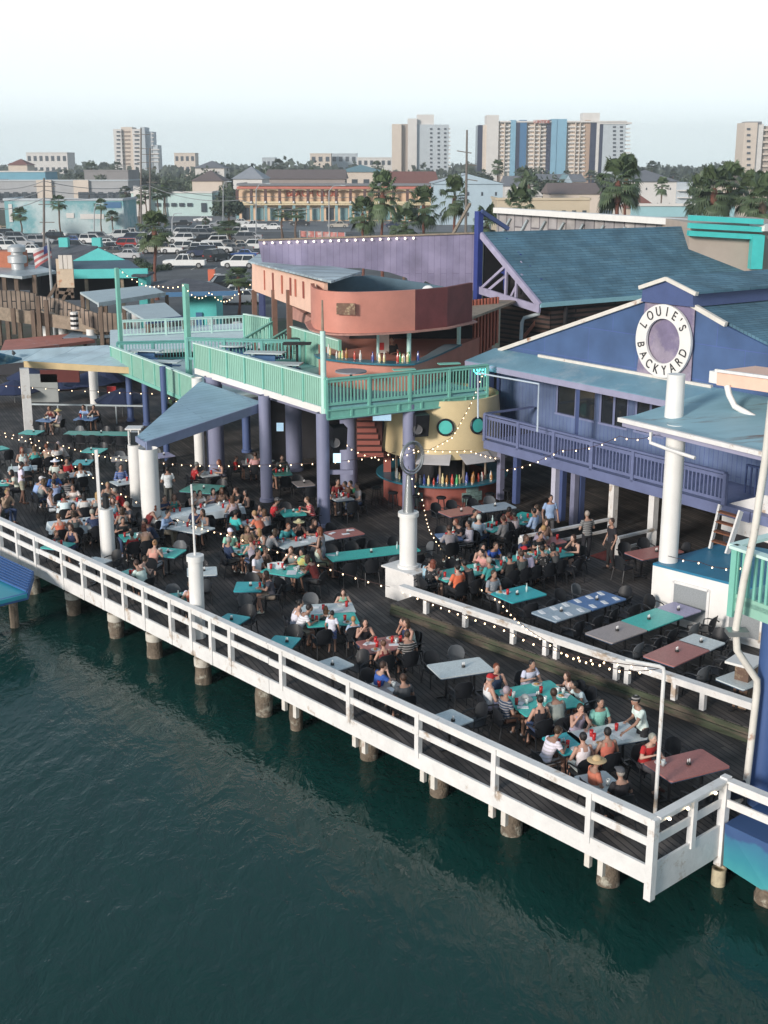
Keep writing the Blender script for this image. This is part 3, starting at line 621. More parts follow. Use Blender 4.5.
# balcony slab, posts under it, dark ground floor
b0 = (at(484,448,2.5)-BP).dot(BE); b1 = (at(718,514,2.5)-BP).dot(BE)
BAL = M('balcony_lilac_blue',(.13,.155,.28),.55,.14,1.5)
m = MB(); m.wall([Bp(b0,-2.62,2.5),Bp(b1+2.,-2.62,2.5),Bp(b1+2.,-2.62,2.8),Bp(b0,-2.62,2.8)], BN, 2.62); m.build('balcony_floor', M('balcony_grey',(.16,.19,.33),.6,.15,2), t)
m = MB(); m.beam(Bp(b0,-2.66,2.66), Bp(b1+1.2,-2.66,2.66), .05, .34); m.build('balcony_fascia', BAL, t)
bt = Bp(b0,-2.6,2.82); 
rl = b1+.15-b0; n_ = 6; 
for i in range(n_+1):
    q = Bp(b0+rl*i/n_,-2.62,0); m = MB(); m.box((q.x,q.y,3.3),(.13,.13,1.05), R(BH)); m.build('balcony_post', BAL, t)
m = MB(); m.beam(Bp(b0,-2.62,3.84), Bp(b0+rl,-2.62,3.84), .16,.06); m.beam(Bp(b0,-2.62,3.70), Bp(b0+rl,-2.62,3.70), .05,.12); m.beam(Bp(b0,-2.62,2.96), Bp(b0+rl,-2.62,2.96), .05,.10); m.beam(Bp(b0,-2.62,3.84), Bp(b0,-.2,3.84), .14,.06); m.build('balcony_rail', BAL, t)
m = MB()
for i in range(int(rl/.16)):
    q = Bp(b0+.1+i*.16,-2.62,0); m.box((q.x,q.y,3.34),(.05,.035,.75), R(BH))
m.build('balcony_pickets', BAL, t)
for i,x in enumerate((595,)): pass
# a small inner railing and door recess at the right end of the balcony
m = MB(); q0_ = Bp(b1-.3,-1.1,3.8); q1_ = Bp(b1+1.3,-1.1,3.8); m.beam(q0_,q1_,.1,.06)
for i in range(9): q = q0_.lerp(q1_, i/8); m.box((q.x,q.y,3.33),(.05,.04,.9), R(BH))
m.build('inner_railing', BLUE, t)
for x,y,mt in [(500,499,LILAC),(516,503,BLUE),(573,528,LILAC),(579,527,BLUE),(554,520,M('lilac_white',(.50,.50,.60),.5,.1,3)),(561,520,BLUE)]:
    q = at(x,y,.35); m = MB(); m.box((q.x,q.y,1.42),(.22,.22,2.16), R(BH)); m.build('post', mt, t)
for x,y in [(612,527),(651,549)]:
    q = at(x,y,.35); m = MB(); m.box((q.x,q.y,1.42),(.24,.24,2.16), R(BH)); m.build('post', WHITE, t)
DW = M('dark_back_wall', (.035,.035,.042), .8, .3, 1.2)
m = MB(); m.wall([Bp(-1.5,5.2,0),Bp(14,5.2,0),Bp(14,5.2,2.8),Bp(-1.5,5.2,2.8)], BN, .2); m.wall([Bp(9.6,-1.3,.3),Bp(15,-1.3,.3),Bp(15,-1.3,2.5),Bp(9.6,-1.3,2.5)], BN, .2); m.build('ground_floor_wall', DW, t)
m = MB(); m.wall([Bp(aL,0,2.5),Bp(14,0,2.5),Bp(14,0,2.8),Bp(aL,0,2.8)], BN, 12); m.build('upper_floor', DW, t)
# white lower wall near the ladder, right end
m = MB(); w0 = Bp(b1-.15,-2.3,0); m.wall([Bp(b1-.15,-2.3,1.9),Bp(b1+3,-2.3,1.9),Bp(b1+3,-2.3,3.35),Bp(b1+1.4,-2.3,3.35),Bp(b1-.15,-2.3,2.7)], BN, .15); m.build('side_wall', WHITE, t)
m = MB(); m.wall([Bp(b1+1.35,-2.25,3.35),Bp(b1+4,-2.25,3.35),Bp(b1+4,-2.25,5.6),Bp(b1+1.35,-2.25,5.6)], BN, .15); m.build('side_wall', M('grey_blue_wall',(.22,.26,.36),.6,.12,1), t)
# life-ring sign
rcx = G(664.5,341,.16); RX, RZ = 1.24, 1.20
t = thing('ring_sign', 'white life ring sign lettered LOUIE\'S BACKYARD on the blue gable', 'sign', rcx)
def ringpt(a, r, o=0): return rcx + BE*(math.cos(a)*r) + Vector((0,0,math.sin(a)*r)) - BN*o
m = MB(); N = 64; ro, ri = 1.26, .77; vs = []; fs = []
for k in range(N):
    a = 2*math.pi*k/N; vs += [ringpt(a,ro), ringpt(a,ri), ringpt(a,ri,.10), ringpt(a,ro,.10)]
for k in range(N):
    j = (k+1)%N
    for u in range(4): v = (u+1)%4; fs.append((k*4+u, j*4+u, j*4+v, k*4+v))
m.add(vs, fs); m.build('ring', M('sign_white',(.74,.73,.70),.5,.06,2,col2=(.6,.58,.55),thr=.68), t)
INK = M('sign_ink',(.03,.03,.035),.6,.1,4)
def letter(ch, ang, size, flip):
    c = bpy.data.curves.new('t','FONT'); c.body = ch; c.size = size; c.align_x = 'CENTER'; c.align_y = 'CENTER'; c.extrude = .012; c.space_character = 1
    o = bpy.data.objects.new('t', c); COL.objects.link(o)
    dg = bpy.context.evaluated_depsgraph_get(); me = bpy.data.meshes.new_from_object(o.evaluated_get(dg)); bpy.data.objects.remove(o)
    rot = ang - math.pi/2 if not flip else ang + math.pi/2
    X = BE; Y = Vector((0,0,1)); Z = -BN; p = ringpt(ang, (ro+ri)/2, .115)
    mat = Matrix((X,Y,Z)).transposed() @ Matrix.Rotation(rot,3,'Z') @ Matrix.Scale(.78,3,(1,0,0))
    m_ = mat.to_4x4(); m_.translation = p; me.transform(m_); me.materials.clear(); me.materials.append(INK)
    lo = bpy.data.objects.new('letter', me); COL.objects.link(lo); lo.parent = t; lo.matrix_parent_inverse = t.matrix_basis.inverted(); lo['label'] = f"letter {ch} of the sign" if ch != "'" else 'apostrophe of the sign'
for ch, d in zip("LOUIE'S", (152,127,104,82,62,46,32)): letter(ch, R(d), .46, False)
for ch, d in zip('BACKYARD', (192,214,236,257,279,301,322,343)): letter(ch, R(d), .46, True)
# loudspeakers / porch things on the building: neon fish sign
q = at(499,374,4.9); q = Bp(a_l+.5,-1.45,4.85)
NEON = M('turquoise_neon', (.1,.6,.6), .4, 0, 1, emit=((.10,.85,.80), 2.2))
m = MB(); q = Bp((at(499,375,4.9)-BP).dot(BE),-1.6,atP(499,375,BP-BN*1.6,BH).z)
m.path([q+BE*(.26*math.cos(a))+Vector((0,0,.13*math.sin(a))) for a in [R(k) for k in range(20,341,20)]], .03, 6)
m.path([q+BE*.25+Vector((0,0,.05)), q+BE*.5+Vector((0,0,.16)), q+BE*.45, q+BE*.5+Vector((0,0,-.14)), q+BE*.25+Vector((0,0,-.05))], .03, 6)
m.path([q-BE*.1+Vector((0,0,.1)), q+Vector((0,0,-.1)), q+BE*.12+Vector((0,0,.1))], .025, 6); m.build('neon_sign', NEON, label='small turquoise neon fish sign hanging under the balcony eave', cat='neon sign')
# thin white pipe frame at the balcony's left end
q0 = at(478,418,3.8); f0 = atP(478,373,q0,BH); f1 = atP(539,384,q0,BH); f2 = Vector((f1.x,f1.y,3.85))
m = MB(); m.path([q0,f0,f1,f2], .035, 8); m.build('pipe_frame', M('pipe_blue_white',(.50,.58,.66),.4,.1,3), label='thin pale pipe frame standing over the left end of the blue balcony', cat='pipe frame')
# white platform box with turquoise top
k = [at(653,563,2.0), at(740,585,2.0)]
kd = (k[1]-k[0]).normalized(); kn = Vector((-kd.y,kd.x,0)); kn = kn if kn.y>0 else -kn
kb = (at(712,540,2.0)-k[0]).dot(kn)
t = thing('platform', 'white boxed platform with a turquoise top and grille panels', 'platform', k[0])
pp = [k[0]-kd*0, k[0]+kd*4.2, k[0]+kd*4.2+kn*3.9, k[0]+kd*.4+kn*3.4]
m = MB(); m.prism([V2(p) for p in pp], .3, 1.93); m.build('box', WHITE2, t)
m = MB(); m.prism([V2(p) for p in pp], 1.932, 2.0); m.build('top', M('turquoise_floor',(.025,.19,.32),.45,.15,1.5), t)
for a0_,a1_ in ((.72,1.85),(2.5,3.5)):
    f = k[0]-kn*.02; m = MB(); A_=f+kd*a0_; B_=f+kd*a1_
    m.beam(Vector((A_.x,A_.y,1.62)),Vector((B_.x,B_.y,1.62)),.05,.08); m.beam(Vector((A_.x,A_.y,.55)),Vector((B_.x,B_.y,.55)),.05,.08); m.box((A_.x,A_.y,1.085),(.08,.05,1.1),math.atan2(kd.y,kd.x)); m.box((B_.x,B_.y,1.085),(.08,.05,1.1),math.atan2(kd.y,kd.x)); fr = m.build('vent_frame', WHITE, t)
    m = MB(); m.wall([Vector((A_.x,A_.y,.58)),Vector((B_.x,B_.y,.58)),Vector((B_.x,B_.y,1.6)),Vector((A_.x,A_.y,1.6))], -kn, .012); m.build('grille', M('grey_grille',(.26,.28,.29),.6,.2,30), fr)
rb = at(668,561,2.0)
t = thing('column', 'tall round white column rising from the platform to the rusty teal roof', 'column', rb)
TALLCOL = (t, rb)
# ladder
l0 = [at(710,549,2.0), at(727,554,2.0)]; l1 = [at(722,505,0),]*2
lt = [atP(720,505,l0[0]+BN*.55,BH), atP(741,511,l0[0]+BN*.55,BH)]
t = thing('ladder_steps', 'white step ladder with brown treads against the blue building', 'ladder', l0[0])
for a_,b_ in zip(l0,lt): m = MB(); m.beam(a_,b_,.06,.2); m.build('stringer', WHITE, t)
for f in (.2,.42,.64,.86):
    m = MB(); a_ = l0[0].lerp(lt[0],f); b_ = l0[1].lerp(lt[1],f); m.beam(a_,b_,.2,.04); m.build('tread', M('brown_tread',(.18,.07,.035),.7,.2,5), t)
# right canopy roof: rusty teal metal, with the sawn column stub and gutter
zr = 6.0; r0 = at(621,417,zr); r1 = at(768,452,zr); rd = (r1-r0).normalized(); rn = Vector((-rd.y,rd.x,0)); rn = rn if rn.y>0 else -rn
r1e = r0+rd*9
bk0 = atP(720,388,r0+rn*4.2,math.degrees(math.atan2(rd.y,rd.x)))
t = thing('canopy', 'rusty teal metal canopy roof over the white platform at the right', 'canopy', r0)
m = MB(); m.slab([r0, r1e, r1e+rn*4.2+Vector((0,0,bk0.z-zr)), Vector((bk0.x,bk0.y,bk0.z)), r0+rn*.5+rd*.0+Vector((0,0,.0))], .05); m.build('roof_panel', RUST, t)
_zt = zr+(bk0.z-zr)/4.2*(TALLCOL[1]-r0).dot(rn)-.04; m = MB(); m.lathe([(.27,2.0),(.27,_zt)], (TALLCOL[1].x,TALLCOL[1].y,0), 20); m.build('shaft', WHITE2, TALLCOL[0], smooth=True)
m = MB(); m.beam(r0-rn*.06+Vector((0,0,-.06)), r1e-rn*.06+Vector((0,0,-.06)), .14, .12); m.build('gutter', WHITE, t)
m = MB(); m.beam(r0+rn*.1+Vector((0,0,-.2)), r1e+rn*.1+Vector((0,0,-.2)), .08, .16); m.build('fascia_board', M('dusty_lilac_trim'), t)
m = MB(); g_ = at(651,432,zr-.1); m.path([g_,g_+Vector((0,0,-.3)),g_+rd*.5+rn*.2+Vector((0,0,-.42)),g_+rd*1.4+rn*.3+Vector((0,0,-.5))], .05, 8); m.build('downpipe', WHITE, t, smooth=True)
st = atP(674,413,r0+rn*1.1,math.degrees(math.atan2(rd.y,rd.x)))
m = MB(); m.lathe([(.27,st.z-.2),(.25,st.z+1.12),(.0,st.z+1.12)], (st.x,st.y,0), 20); m.build('column_stub', WHITE2, t, smooth=True)
# peach roof end beyond with pipe bend
pe = atP(736,377,r0+rn*3.4,math.degrees(math.atan2(rd.y,rd.x)))
t = thing('roof_edge', 'peach boxed roof edge with a white gutter end at the right of the photo', 'roof edge', pe)
m = MB(); m.beam(pe+Vector((0,0,.05)), pe+rd*6+Vector((0,0,.25)), 1.6, .42); m.build('soffit_box', PEACH, t)
m = MB(); m.beam(pe-rn*.86+Vector((0,0,.27)), pe-rn*.86+rd*6+Vector((0,0,.47)), .1, .08); m.build('edge_trim', WHITE, t)
m = MB(); m.box((pe.x-rd.x*.2-rn.x*.5,pe.y-rd.y*.2-rn.y*.5,pe.z+.02),(.38,.4,.34), math.atan2(rd.y,rd.x)); m.build('gutter_box', WHITE2, t)
m = MB(); g_=pe-rn*.9+rd*.5; m.path([g_+Vector((0,0,-.1)),g_+Vector((0,0,-.35))+rd*.1,g_+rd*.35+Vector((0,0,-.65)),g_+rd*1.1+Vector((0,0,-.85))], .09, 10); m.build('downpipe', WHITE2, t, smooth=True)
# ---------------------------------------------------------- right edge: blue column, pipe, mint corner deck, hull
cb = at(759,803,0); 
t = thing('column', 'thick blue column standing on the painted hull at the right edge', 'column', (cb.x,cb.y,0))
m = MB(); m.tube((cb.x,cb.y,-.6),(cb.x+.02,cb.y,4.35),.25,.27,24); m.build('shaft', M('strong_blue_paint',(.05,.10,.25),.5,.2,1.2,stretch=(1,1,.4)), t, smooth=True)
t = thing('drain_pipe', 'white drain pipe with two bends running down beside the blue column', 'drain pipe', (cb.x,cb.y,0))
yb = cb.y-.3
pts = [atY(x,y,yb) for x,y in [(772,400),(765,462),(754,535),(744,580),(736,628),(737,650),(746,664),(757,680),(757,690),(748,770),(745,793),(738,800),(731,805)]]
m = MB(); m.path(pts, [.075]*11+[.085,.10], 10); m.build('pipe', M('old_white_board'), t, smooth=True)
m = MB(); a_=atY(737,632,yb); m.box((a_.x,a_.y,a_.z),(.42,.3,.10)); m.build('bracket', STEEL, t)
zmr = 5.55; mc = at(731,545,zmr)
t = thing('mint_deck_corner', 'mint railing corner of an upper deck at the right edge of the photo', 'railing', mc)
e0 = at(733,546,zmr); e1 = e0+(at(790,565,zmr)-e0).normalized()*5; e2 = e0+hdir(36)*4
m = MB(); m.beam(e0,e1,.22,.06); m.beam(e0,e2,.22,.06); m.build('top_rail', M('pale_mint_cap'), t)
m = MB(); ed1=(e1-e0).normalized()
for i in range(1,24): q=e0+ed1*(.16*i); m.box((q.x,q.y,zmr-.52),(.06,.04,.9), math.atan2(ed1.y,ed1.x))
m.build('pickets', MINT, t)
m = MB(); m.box((e0.x+ed1.x*.1,e0.y+ed1.y*.1,zmr-.75),(.14,.14,1.45), math.atan2(ed1.y,ed1.x)); m.build('post', MINT, t)
m = MB(); m.wall([e0+ed1*.1+Vector((0,0,-1.35)),e1+Vector((0,0,-1.35)),e1+Vector((0,0,-.98)),e0+ed1*.1+Vector((0,0,-.98))], hdir(36), .1); m.build('fascia_board', MINTS, t)
m = MB(); m.slab([e0+Vector((0,0,-1.06)),e1+Vector((0,0,-1.06)),e1+hdir(36)*4+Vector((0,0,-1.06)),e2+Vector((0,0,-1.06))], .1); m.build('floor', MINTF, t)
def gradmat():
    m = bpy.data.materials.new('painted_sea_mural'); m.use_nodes=True; n=m.node_tree.nodes; l=m.node_tree.links; b=n['Principled BSDF']; b.inputs['Roughness'].default_value=.5
    tc=n.new('ShaderNodeNewGeometry'); sp=n.new('ShaderNodeSeparateXYZ'); l.new(tc.outputs['Position'],sp.inputs[0]); nz=n.new('ShaderNodeTexNoise'); nz.inputs['Scale'].default_value=2.2; nz.inputs['Detail'].default_value=6; l.new(tc.outputs['Position'],nz.inputs[0])
    ad=n.new('ShaderNodeMath'); ad.operation='MULTIPLY_ADD'; l.new(nz.outputs[0],ad.inputs[0]); ad.inputs[1].default_value=.5; l.new(sp.outputs[2],ad.inputs[2])
    cr=n.new('ShaderNodeValToRGB'); mr=n.new('ShaderNodeMapRange'); mr.inputs[1].default_value=-.85; mr.inputs[2].default_value=.40; l.new(ad.outputs[0],mr.inputs[0]); l.new(mr.outputs[0],cr.inputs[0])
    e=cr.color_ramp.elements; e[0].position=.0; e[0].color=(.09,.055,.04,1); e[1].position=1; e[1].color=(.04,.09,.22,1)
    for p,c in ((.17,(.16,.09,.06,1)),(.22,(.06,.32,.35,1)),(.5,(.04,.24,.31,1)),(.8,(.04,.17,.28,1)),(.86,(.04,.09,.22,1))):
        x=e.new(p); x.color=c
    l.new(cr.outputs[0],b.inputs['Base Color']); return m
hA = B0-DD*.12; t = thing('painted_hull', 'blue and turquoise painted boat shaped wall at the lower right corner', 'wall', hA)
pts = []; m = MB(); hd=(-DD*1+DN*-.05).normalized()
prof = [(0,.0,-.02),(0.0,-.2,-1.05),(1.2,-.35,-1.18),(2.5,-.45,-1.32),(5,-.5,-1.4)]
top_=[hA+hd*x-DN*.10 for x in (0,1.2,2.5,5)]; bot_=[hA+hd*.05-DN*.12+Vector((0,0,-.80)), hA+hd*1.2-DN*.2+Vector((0,0,-.88)), hA+hd*2.5-DN*.3+Vector((0,0,-1.0)), hA+hd*5-DN*.3+Vector((0,0,-1.1))]
vs=[p+Vector((0,0,.12)) for p in top_]+bot_+[p+DN*1.6+Vector((0,0,.12)) for p in top_]+[p+DN*1.9 for p in bot_]
fs=[]
for i in range(3): fs += [(i,i+1,5+i,4+i),(8+i,12+i,13+i,9+i),(i,8+i,9+i,i+1),(4+i,5+i,13+i,12+i)]
fs += [(0,4,12,8),(3,11,15,7)]
m.add(vs,fs); m.build('planking', gradmat(), t)
q = at(748,840,WZ); m = MB(); m.lathe([(.3,-2.6),(.33,-1.4),(.2,-1.0)], (hA.x+.9,hA.y-.3,0), 12); m.build('support', BARN, t)
# broken brown cabinet/board by the pipe
q = at(744,706,.35); t = thing('service_stand', 'weathered brown stand with a white top beside the drain pipe', 'stand', q)
m = MB(); m.box((q.x,q.y,.95),(.35,.6,1.1), R(-40)); m.build('side', M('peeling_brown',(.14,.085,.06),.8,.3,4,col2=(.38,.30,.2),thr=.55), t); m = MB(); m.box((q.x-.05,q.y,1.53),(.7,.8,.06), R(-40)); m.build('top', WHITE2, t)
# ============================================================ BIG SHINGLE ROOF, TRUSS, LOUVRE WALL
EC = at(540,303,7.0)                     # eave corner
RG = atP(481,232,EC,-56); e2 = hdir(34)
Lr = 0
rr0 = RG; slope_v = (EC-RG)
r_end = None
t = thing('roofed_hall', 'long hall under a big teal shingle roof with an open truss gable', 'building', EC)
LB = 22.0
# right end rake passes through px (690,226) - (745,270)
lo_e = EC + e2*LB
def on_roof(px,py):
    d = Vector(_ray(px,py)); nrm = slope_v.cross(e2).normalized(); o = Vector((0,0,H)); tt = (EC-o).dot(nrm)/d.dot(nrm); return o+d*tt
ru = on_roof(692,226); rl_ = on_roof(748,272)
m = MB(); m.slab([RG, EC, EC+e2*26, rl_, ru], .16); m.build('roof', SHING, t)
m = MB(); m.beam(EC+Vector((0,0,-.1)), EC+e2*24+Vector((0,0,-.1)), .16, .2); m.build('gutter', M('pale_teal_flashing'), t)
m = MB(); m.beam(RG+Vector((0,0,-.12)), EC+Vector((0,0,-.12)), .14, .28); bch = atP(479,290,EC,-56); m.beam(bch, EC+Vector((0,0,-.28)), .12, .34)
TR = M('truss_lilac',(.34,.32,.44),.7,.2,2)
m.build('barge_board', TR, t)
mid_ = RG.lerp(EC,.45); midb = bch.lerp(EC+Vector((0,0,-.28)),.45)
for a_,b_ in ((mid_,midb),(bch,mid_+Vector((0,0,-.1))),(bch.lerp(midb,.25),mid_+e2*.9),(RG.lerp(EC,.62),bch.lerp(EC,.62)),(midb+e2*.3,RG.lerp(EC,.62)+e2*.3),):
    m = MB(); m.beam(a_+Vector((0,0,-.02)), b_+Vector((0,0,.02)), .10, .12); m.build('truss_brace', TR, t)
POSTB = M('truss_blue',(.03,.05,.22),.5,.15,2)
tp = atP(475,211,RG,-56); m = MB(); m.box((RG.x-.1,RG.y+.1,(bch.z-.6+tp.z)/2),(.3,.3,tp.z-bch.z+.6), R(34)); m.build('post', POSTB, t)
m = MB(); m.beam(Vector((RG.x,RG.y,tp.z)), on_roof(508,231)+Vector((0,0,.1)), .16,.18); m.build('brace', BLUE, t)
# inside of truss, blue lattice set back
m = MB(); 
for f in (.35,.7): m.beam(RG.lerp(bch,f)+e2*1.2, RG.lerp(EC,f)+e2*1.2, .08,.1)
for f in (.1,.3,.5): m.beam(RG.lerp(EC,f)+e2*1.2, bch.lerp(EC,f)+e2*1.2, .1,.1)
m.build('truss_lattice', POSTB, t)
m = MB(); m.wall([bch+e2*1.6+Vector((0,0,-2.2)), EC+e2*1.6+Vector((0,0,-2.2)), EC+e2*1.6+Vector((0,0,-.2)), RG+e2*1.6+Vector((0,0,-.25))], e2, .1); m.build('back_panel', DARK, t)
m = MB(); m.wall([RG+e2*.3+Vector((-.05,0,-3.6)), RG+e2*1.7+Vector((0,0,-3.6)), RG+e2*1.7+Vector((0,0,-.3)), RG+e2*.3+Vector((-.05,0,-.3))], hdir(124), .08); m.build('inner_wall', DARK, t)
# louvre wall below the roof
LV = planks('brown_louvre', (.085,.05,.038), (.06,.035,.03), (0,0,0), 5, .22, R(34), axis='xz', mortar=.05, bump=1.0, blotch=.3)
we = EC + Vector((.55,.6,0)); m = MB(); m.wall([Vector((we.x,we.y,4.0)), Vector((we.x,we.y,6.75)), Vector((we.x,we.y,0))+e2*22+Vector((0,0,6.75)), Vector((we.x,we.y,4.0))+e2*22], Vector((-.56,.83,0))*1, .1); m.build('louvre_wall', LV, t)
g0_ = we - Vector((-.56,.83,0))*.03; b_end = atP(497,345,EC+Vector((.3,.3,0)),-56)
w2 = EC+hdir(124)*3.4+e2*.5
m = MB(); m.wall([Vector((we.x,we.y,4.0)), Vector((we.x,we.y,6.75)), Vector((w2.x,w2.y,6.75)), Vector((w2.x,w2.y,4.0))], e2, .1); m.build('louvre_wall', planks('brown_louvre_end', (.085,.05,.038), (.06,.035,.03), (0,0,0), 5, .22, R(-56), axis='xz', mortar=.05, bump=1.0, blotch=.3), t)
# roof downpipe
d0 = at(556,303,6.85)-Vector((0,.25,0)); YY=d0.y
m = MB(); m.path([atY(559,301,YY),atY(558,307,YY),atY(550,311,YY),atY(524,318,YY),atY(522,323,YY),atY(521,340,YY-.3)], .09, 10); m.build('downpipe', M('pale_pipe',(.45,.53,.56),.5,.1,3), t, smooth=True)
m = MB(); m.beam(atY(523,338,YY+.2),atY(549,305,YY+.2),.1,.14); m.build('brace', M('red_brown_brace',(.30,.12,.08),.7,.2,4), t)
# red slatted screen
s0 = atP(472,345,EC-e2*.4,34-20); 
YS = EC.y-.8
p_a, p_b = atY(471,361,YS), atY(497,343,YS+.9); z_a, z_b = atY(474,300,YS).z, atY(499,297,YS+.9).z
t = thing('slat_screen', 'red brown upright slat screen between the bar and the blue building', 'screen', p_a)
m = MB()
for i in range(9):
    f=i/8; q=p_a.lerp(p_b,f); zt=z_a+(z_b-z_a)*f; m.box((q.x,q.y,(q.z+zt)/2),(.10,.05,zt-q.z), R(40))
m.build('slats', M('red_slat',(.48,.15,.10),.6,.12,3), t); m = MB(); m.beam(p_a+Vector((0,.08,.5)),p_b+Vector((0,.08,.5)),.04,.12); m.beam(Vector((p_a.x,p_a.y+.08,z_a-.3)),Vector((p_b.x,p_b.y+.08,z_b-.3)),.04,.12)
m.wall([p_a+Vector((.05,.14,0)),p_b+Vector((0,.14,0)),Vector((p_b.x,p_b.y+.14,z_b)),Vector((p_a.x+.05,p_a.y+.14,z_a))],(0,1,0),.02); m.build('backing', M('dark_red_backing',(.06,.02,.018),.8,.2,3), t)
# purple wall behind the bar
PWh = 4.0; pp_ = [(258,240),(475,233),(477,291),(440,288),(425,281),(424,283),(408,281),(407,278),(388,272),(360,268),(330,268),(262,262)]
RGp = Vector((RG.x-.3,RG.y+.3,0))
t = thing('purple_wall', 'tall weathered purple board wall with a row of bulbs on top', 'wall', RGp)
pw3 = [atP(x,y,RGp,PWh) for x,y in pp_]
m = MB(); m.wall(pw3, (0,1,0), .15); m.build('boards', PURP, t)
m = MB(); m.beam(pw3[0], pw3[1], .2, .07); m.build('top_trim', WOODL, t)
BULB = M('bulb_glow', (.9,.85,.7), .3, 0, 1, emit=((1,.84,.62), 2.5))
for i in range(19):
    q = atP(264+i*8.3, 243-i*.27, RGp-Vector((0,.12,0)), PWh); m = MB(); m.ell(q, (.045,.045,.05), 8, 5); m.build('bulb', BULB, t)
bq = atP(452,236,RGp+Vector((0,.4,0)),PWh); m = MB(); m.beam(bq, atP(470,204,RGp+Vector((0,3,0)),PWh), .12,.12); m.build('brace', WOODL, t)
m = MB(); m.box((bq.x,bq.y,bq.z),(.3,.2,.25)); m.build('hinge', BLACK, t)
# white topped parapet wall far behind the roof with diagonal props
t = thing('parapet_wall', 'long weathered grey parapet wall with a white top rail behind the shingle roof', 'wall', (12,80,0))
wa_, wb_ = atY(497,210,88), atY(700,223,70); 
m = MB(); m.wall([wa_, wb_, Vector((wb_.x,wb_.y,wb_.z-4)), Vector((wa_.x,wa_.y,wa_.z-4))], (0.3,1,0), .2); m.build('boards', planks('grey_parapet_boards',(.36,.34,.33),(.28,.27,.28),(0,0,0),6,.9,R(-40),axis='zx',mortar=.05,bump=.3,blotch=.25,gapc=(.12,.11,.12)), t)
m = MB(); m.beam(wa_-Vector((0,.3,0)), wb_-Vector((0,.3,0))+(wb_-wa_)*.25, .7, .35); m.build('top_rail', WHITE2, t)
for i in range(9):
    f=.08+i*.1; a_=wa_.lerp(wb_,f)-Vector((0,.25,.5)); m = MB(); m.beam(a_, a_+(wa_-wb_).normalized()*2.2+Vector((0,-.4,-2.3)), .12,.12); m.build('prop', STEEL if 0 else METAL, t)
# tan wall with turquoise cornice
YT = 66
t = thing('cornice_building', 'plain tan wall building with a turquoise stepped cornice behind the roof', 'building', (28,66,0))
c = [atY(x,y,YT) for x,y in [(690,226),(757,234),(757,300),(690,300)]]
m = MB(); m.box(((c[0].x+c[1].x)/2+1,YT+4,(c[0].z-4)/2+2),(c[1].x-c[0].x+2,8,c[0].z+.3)); m.build('wall', M('tan_stucco',(.40,.34,.29),.8,.08,1), t)
TQ = M('turquoise_cornice',(.06,.50,.48),.4,.1,2)
m = MB()
for i,(dy,h_) in enumerate(((0,0),(-.25,.38),(-.5,.76))): m.beam(atY(688,233,YT-.3+dy)+Vector((0,0,h_)), atY(761,237,YT-.3+dy)+Vector((0,0,h_)), .5, .26)
q=atY(757,240,YT-.5); m.box((q.x,q.y,q.z-.6),(.6,.6,1.7)); m.build('cornice', TQ, t)
# ============================================================ ROUND BARS
bc = Vector((2.35,49.3,0)); br_ = 2.45
t = thing('round_bar', 'round terracotta bar with a blue counter and glass block windows under the yellow drum', 'bar', bc)
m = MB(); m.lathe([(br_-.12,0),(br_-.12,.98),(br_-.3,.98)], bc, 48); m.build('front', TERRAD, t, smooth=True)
m = MB(); m.lathe([(br_-.55,.99),(br_+.22,.99),(br_+.22,1.06),(br_-.55,1.06)], bc, 48); m.build('counter', TEALD, t, smooth=True)
GB = M('glass_blocks',(.20,.30,.28),.15,.3,6)
for (a_, r_) in ((-122,.42),(-62,.46)):
    cc = bc + hdir(a_)*(br_-.08); tn = hdir(a_+90); m = MB()
    for i in range(-2,3):
        for j in range(-1,3):
            if abs(i)==2 and j in(-1,2): continue
            aj=a_+math.degrees(i*.19/br_); q=bc+hdir(aj)*(br_-.105)+Vector((0,0,.42+j*.19)); m.box(q, (.175,.06,.175), R(aj+90))
    m.build('glass_block_window', GB, t)
for k,(dx,zc_,r_) in enumerate(((0,4.0,0),)):
    m = MB(); m.lathe([(2.42,2.05),(2.22,4.3),(2.1,4.3),(2.1,2.05),(2.42,2.05)], bc, 64)
    m.build('drum_wall', CREAM, t, smooth=True)
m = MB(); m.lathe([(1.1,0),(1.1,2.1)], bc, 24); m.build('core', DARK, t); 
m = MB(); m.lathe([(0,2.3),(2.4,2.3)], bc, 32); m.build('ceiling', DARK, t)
for a_ in (-90,-58,-122):
    m = MB(); tn=hdir(a_+90); nn_=hdir(a_); r_=2.30; zc_=3.33; tilt=(Vector((0,0,1))*math.cos(.09)-nn_*math.sin(.09)*-1*-1)
    if a_==-122: continue
    cc=bc+nn_*(r_+.06)+Vector((0,0,zc_)); pts=[cc+tn*(.30*math.cos(2*math.pi*k/24))+tilt*(.30*math.sin(2*math.pi*k/24)) for k in range(25)]
    m.path(pts,.045,6,caps=False); f=m.build('porthole', BLACK, t)
    m = MB(); m.wall([cc+tn*(.27*math.cos(2*math.pi*k/20))+tilt*(.27*math.sin(2*math.pi*k/20)) for k in range(20)], nn_, .02); m.build('pane', M('teal_pane',(.08,.48,.42),.25,.1,2), f)
for a_,w_ in ((-100,1.3),(-62,1.3),(-40,1.0)):   # awning flaps hanging from the drum
    n1=hdir(a_); tn=hdir(a_+90); q=bc+n1*2.35; m = MB(); m.slab([q+tn*-w_/2+Vector((0,0,2.28)),q+tn*w_/2+Vector((0,0,2.28)),q+n1*.55+tn*w_/2+Vector((0,0,2.0)),q+n1*.55-tn*w_/2+Vector((0,0,2.0))],.03); m.build('awning_flap', M('grey_flap',(.45,.44,.45),.6,.12,2), t)
m = MB(); 
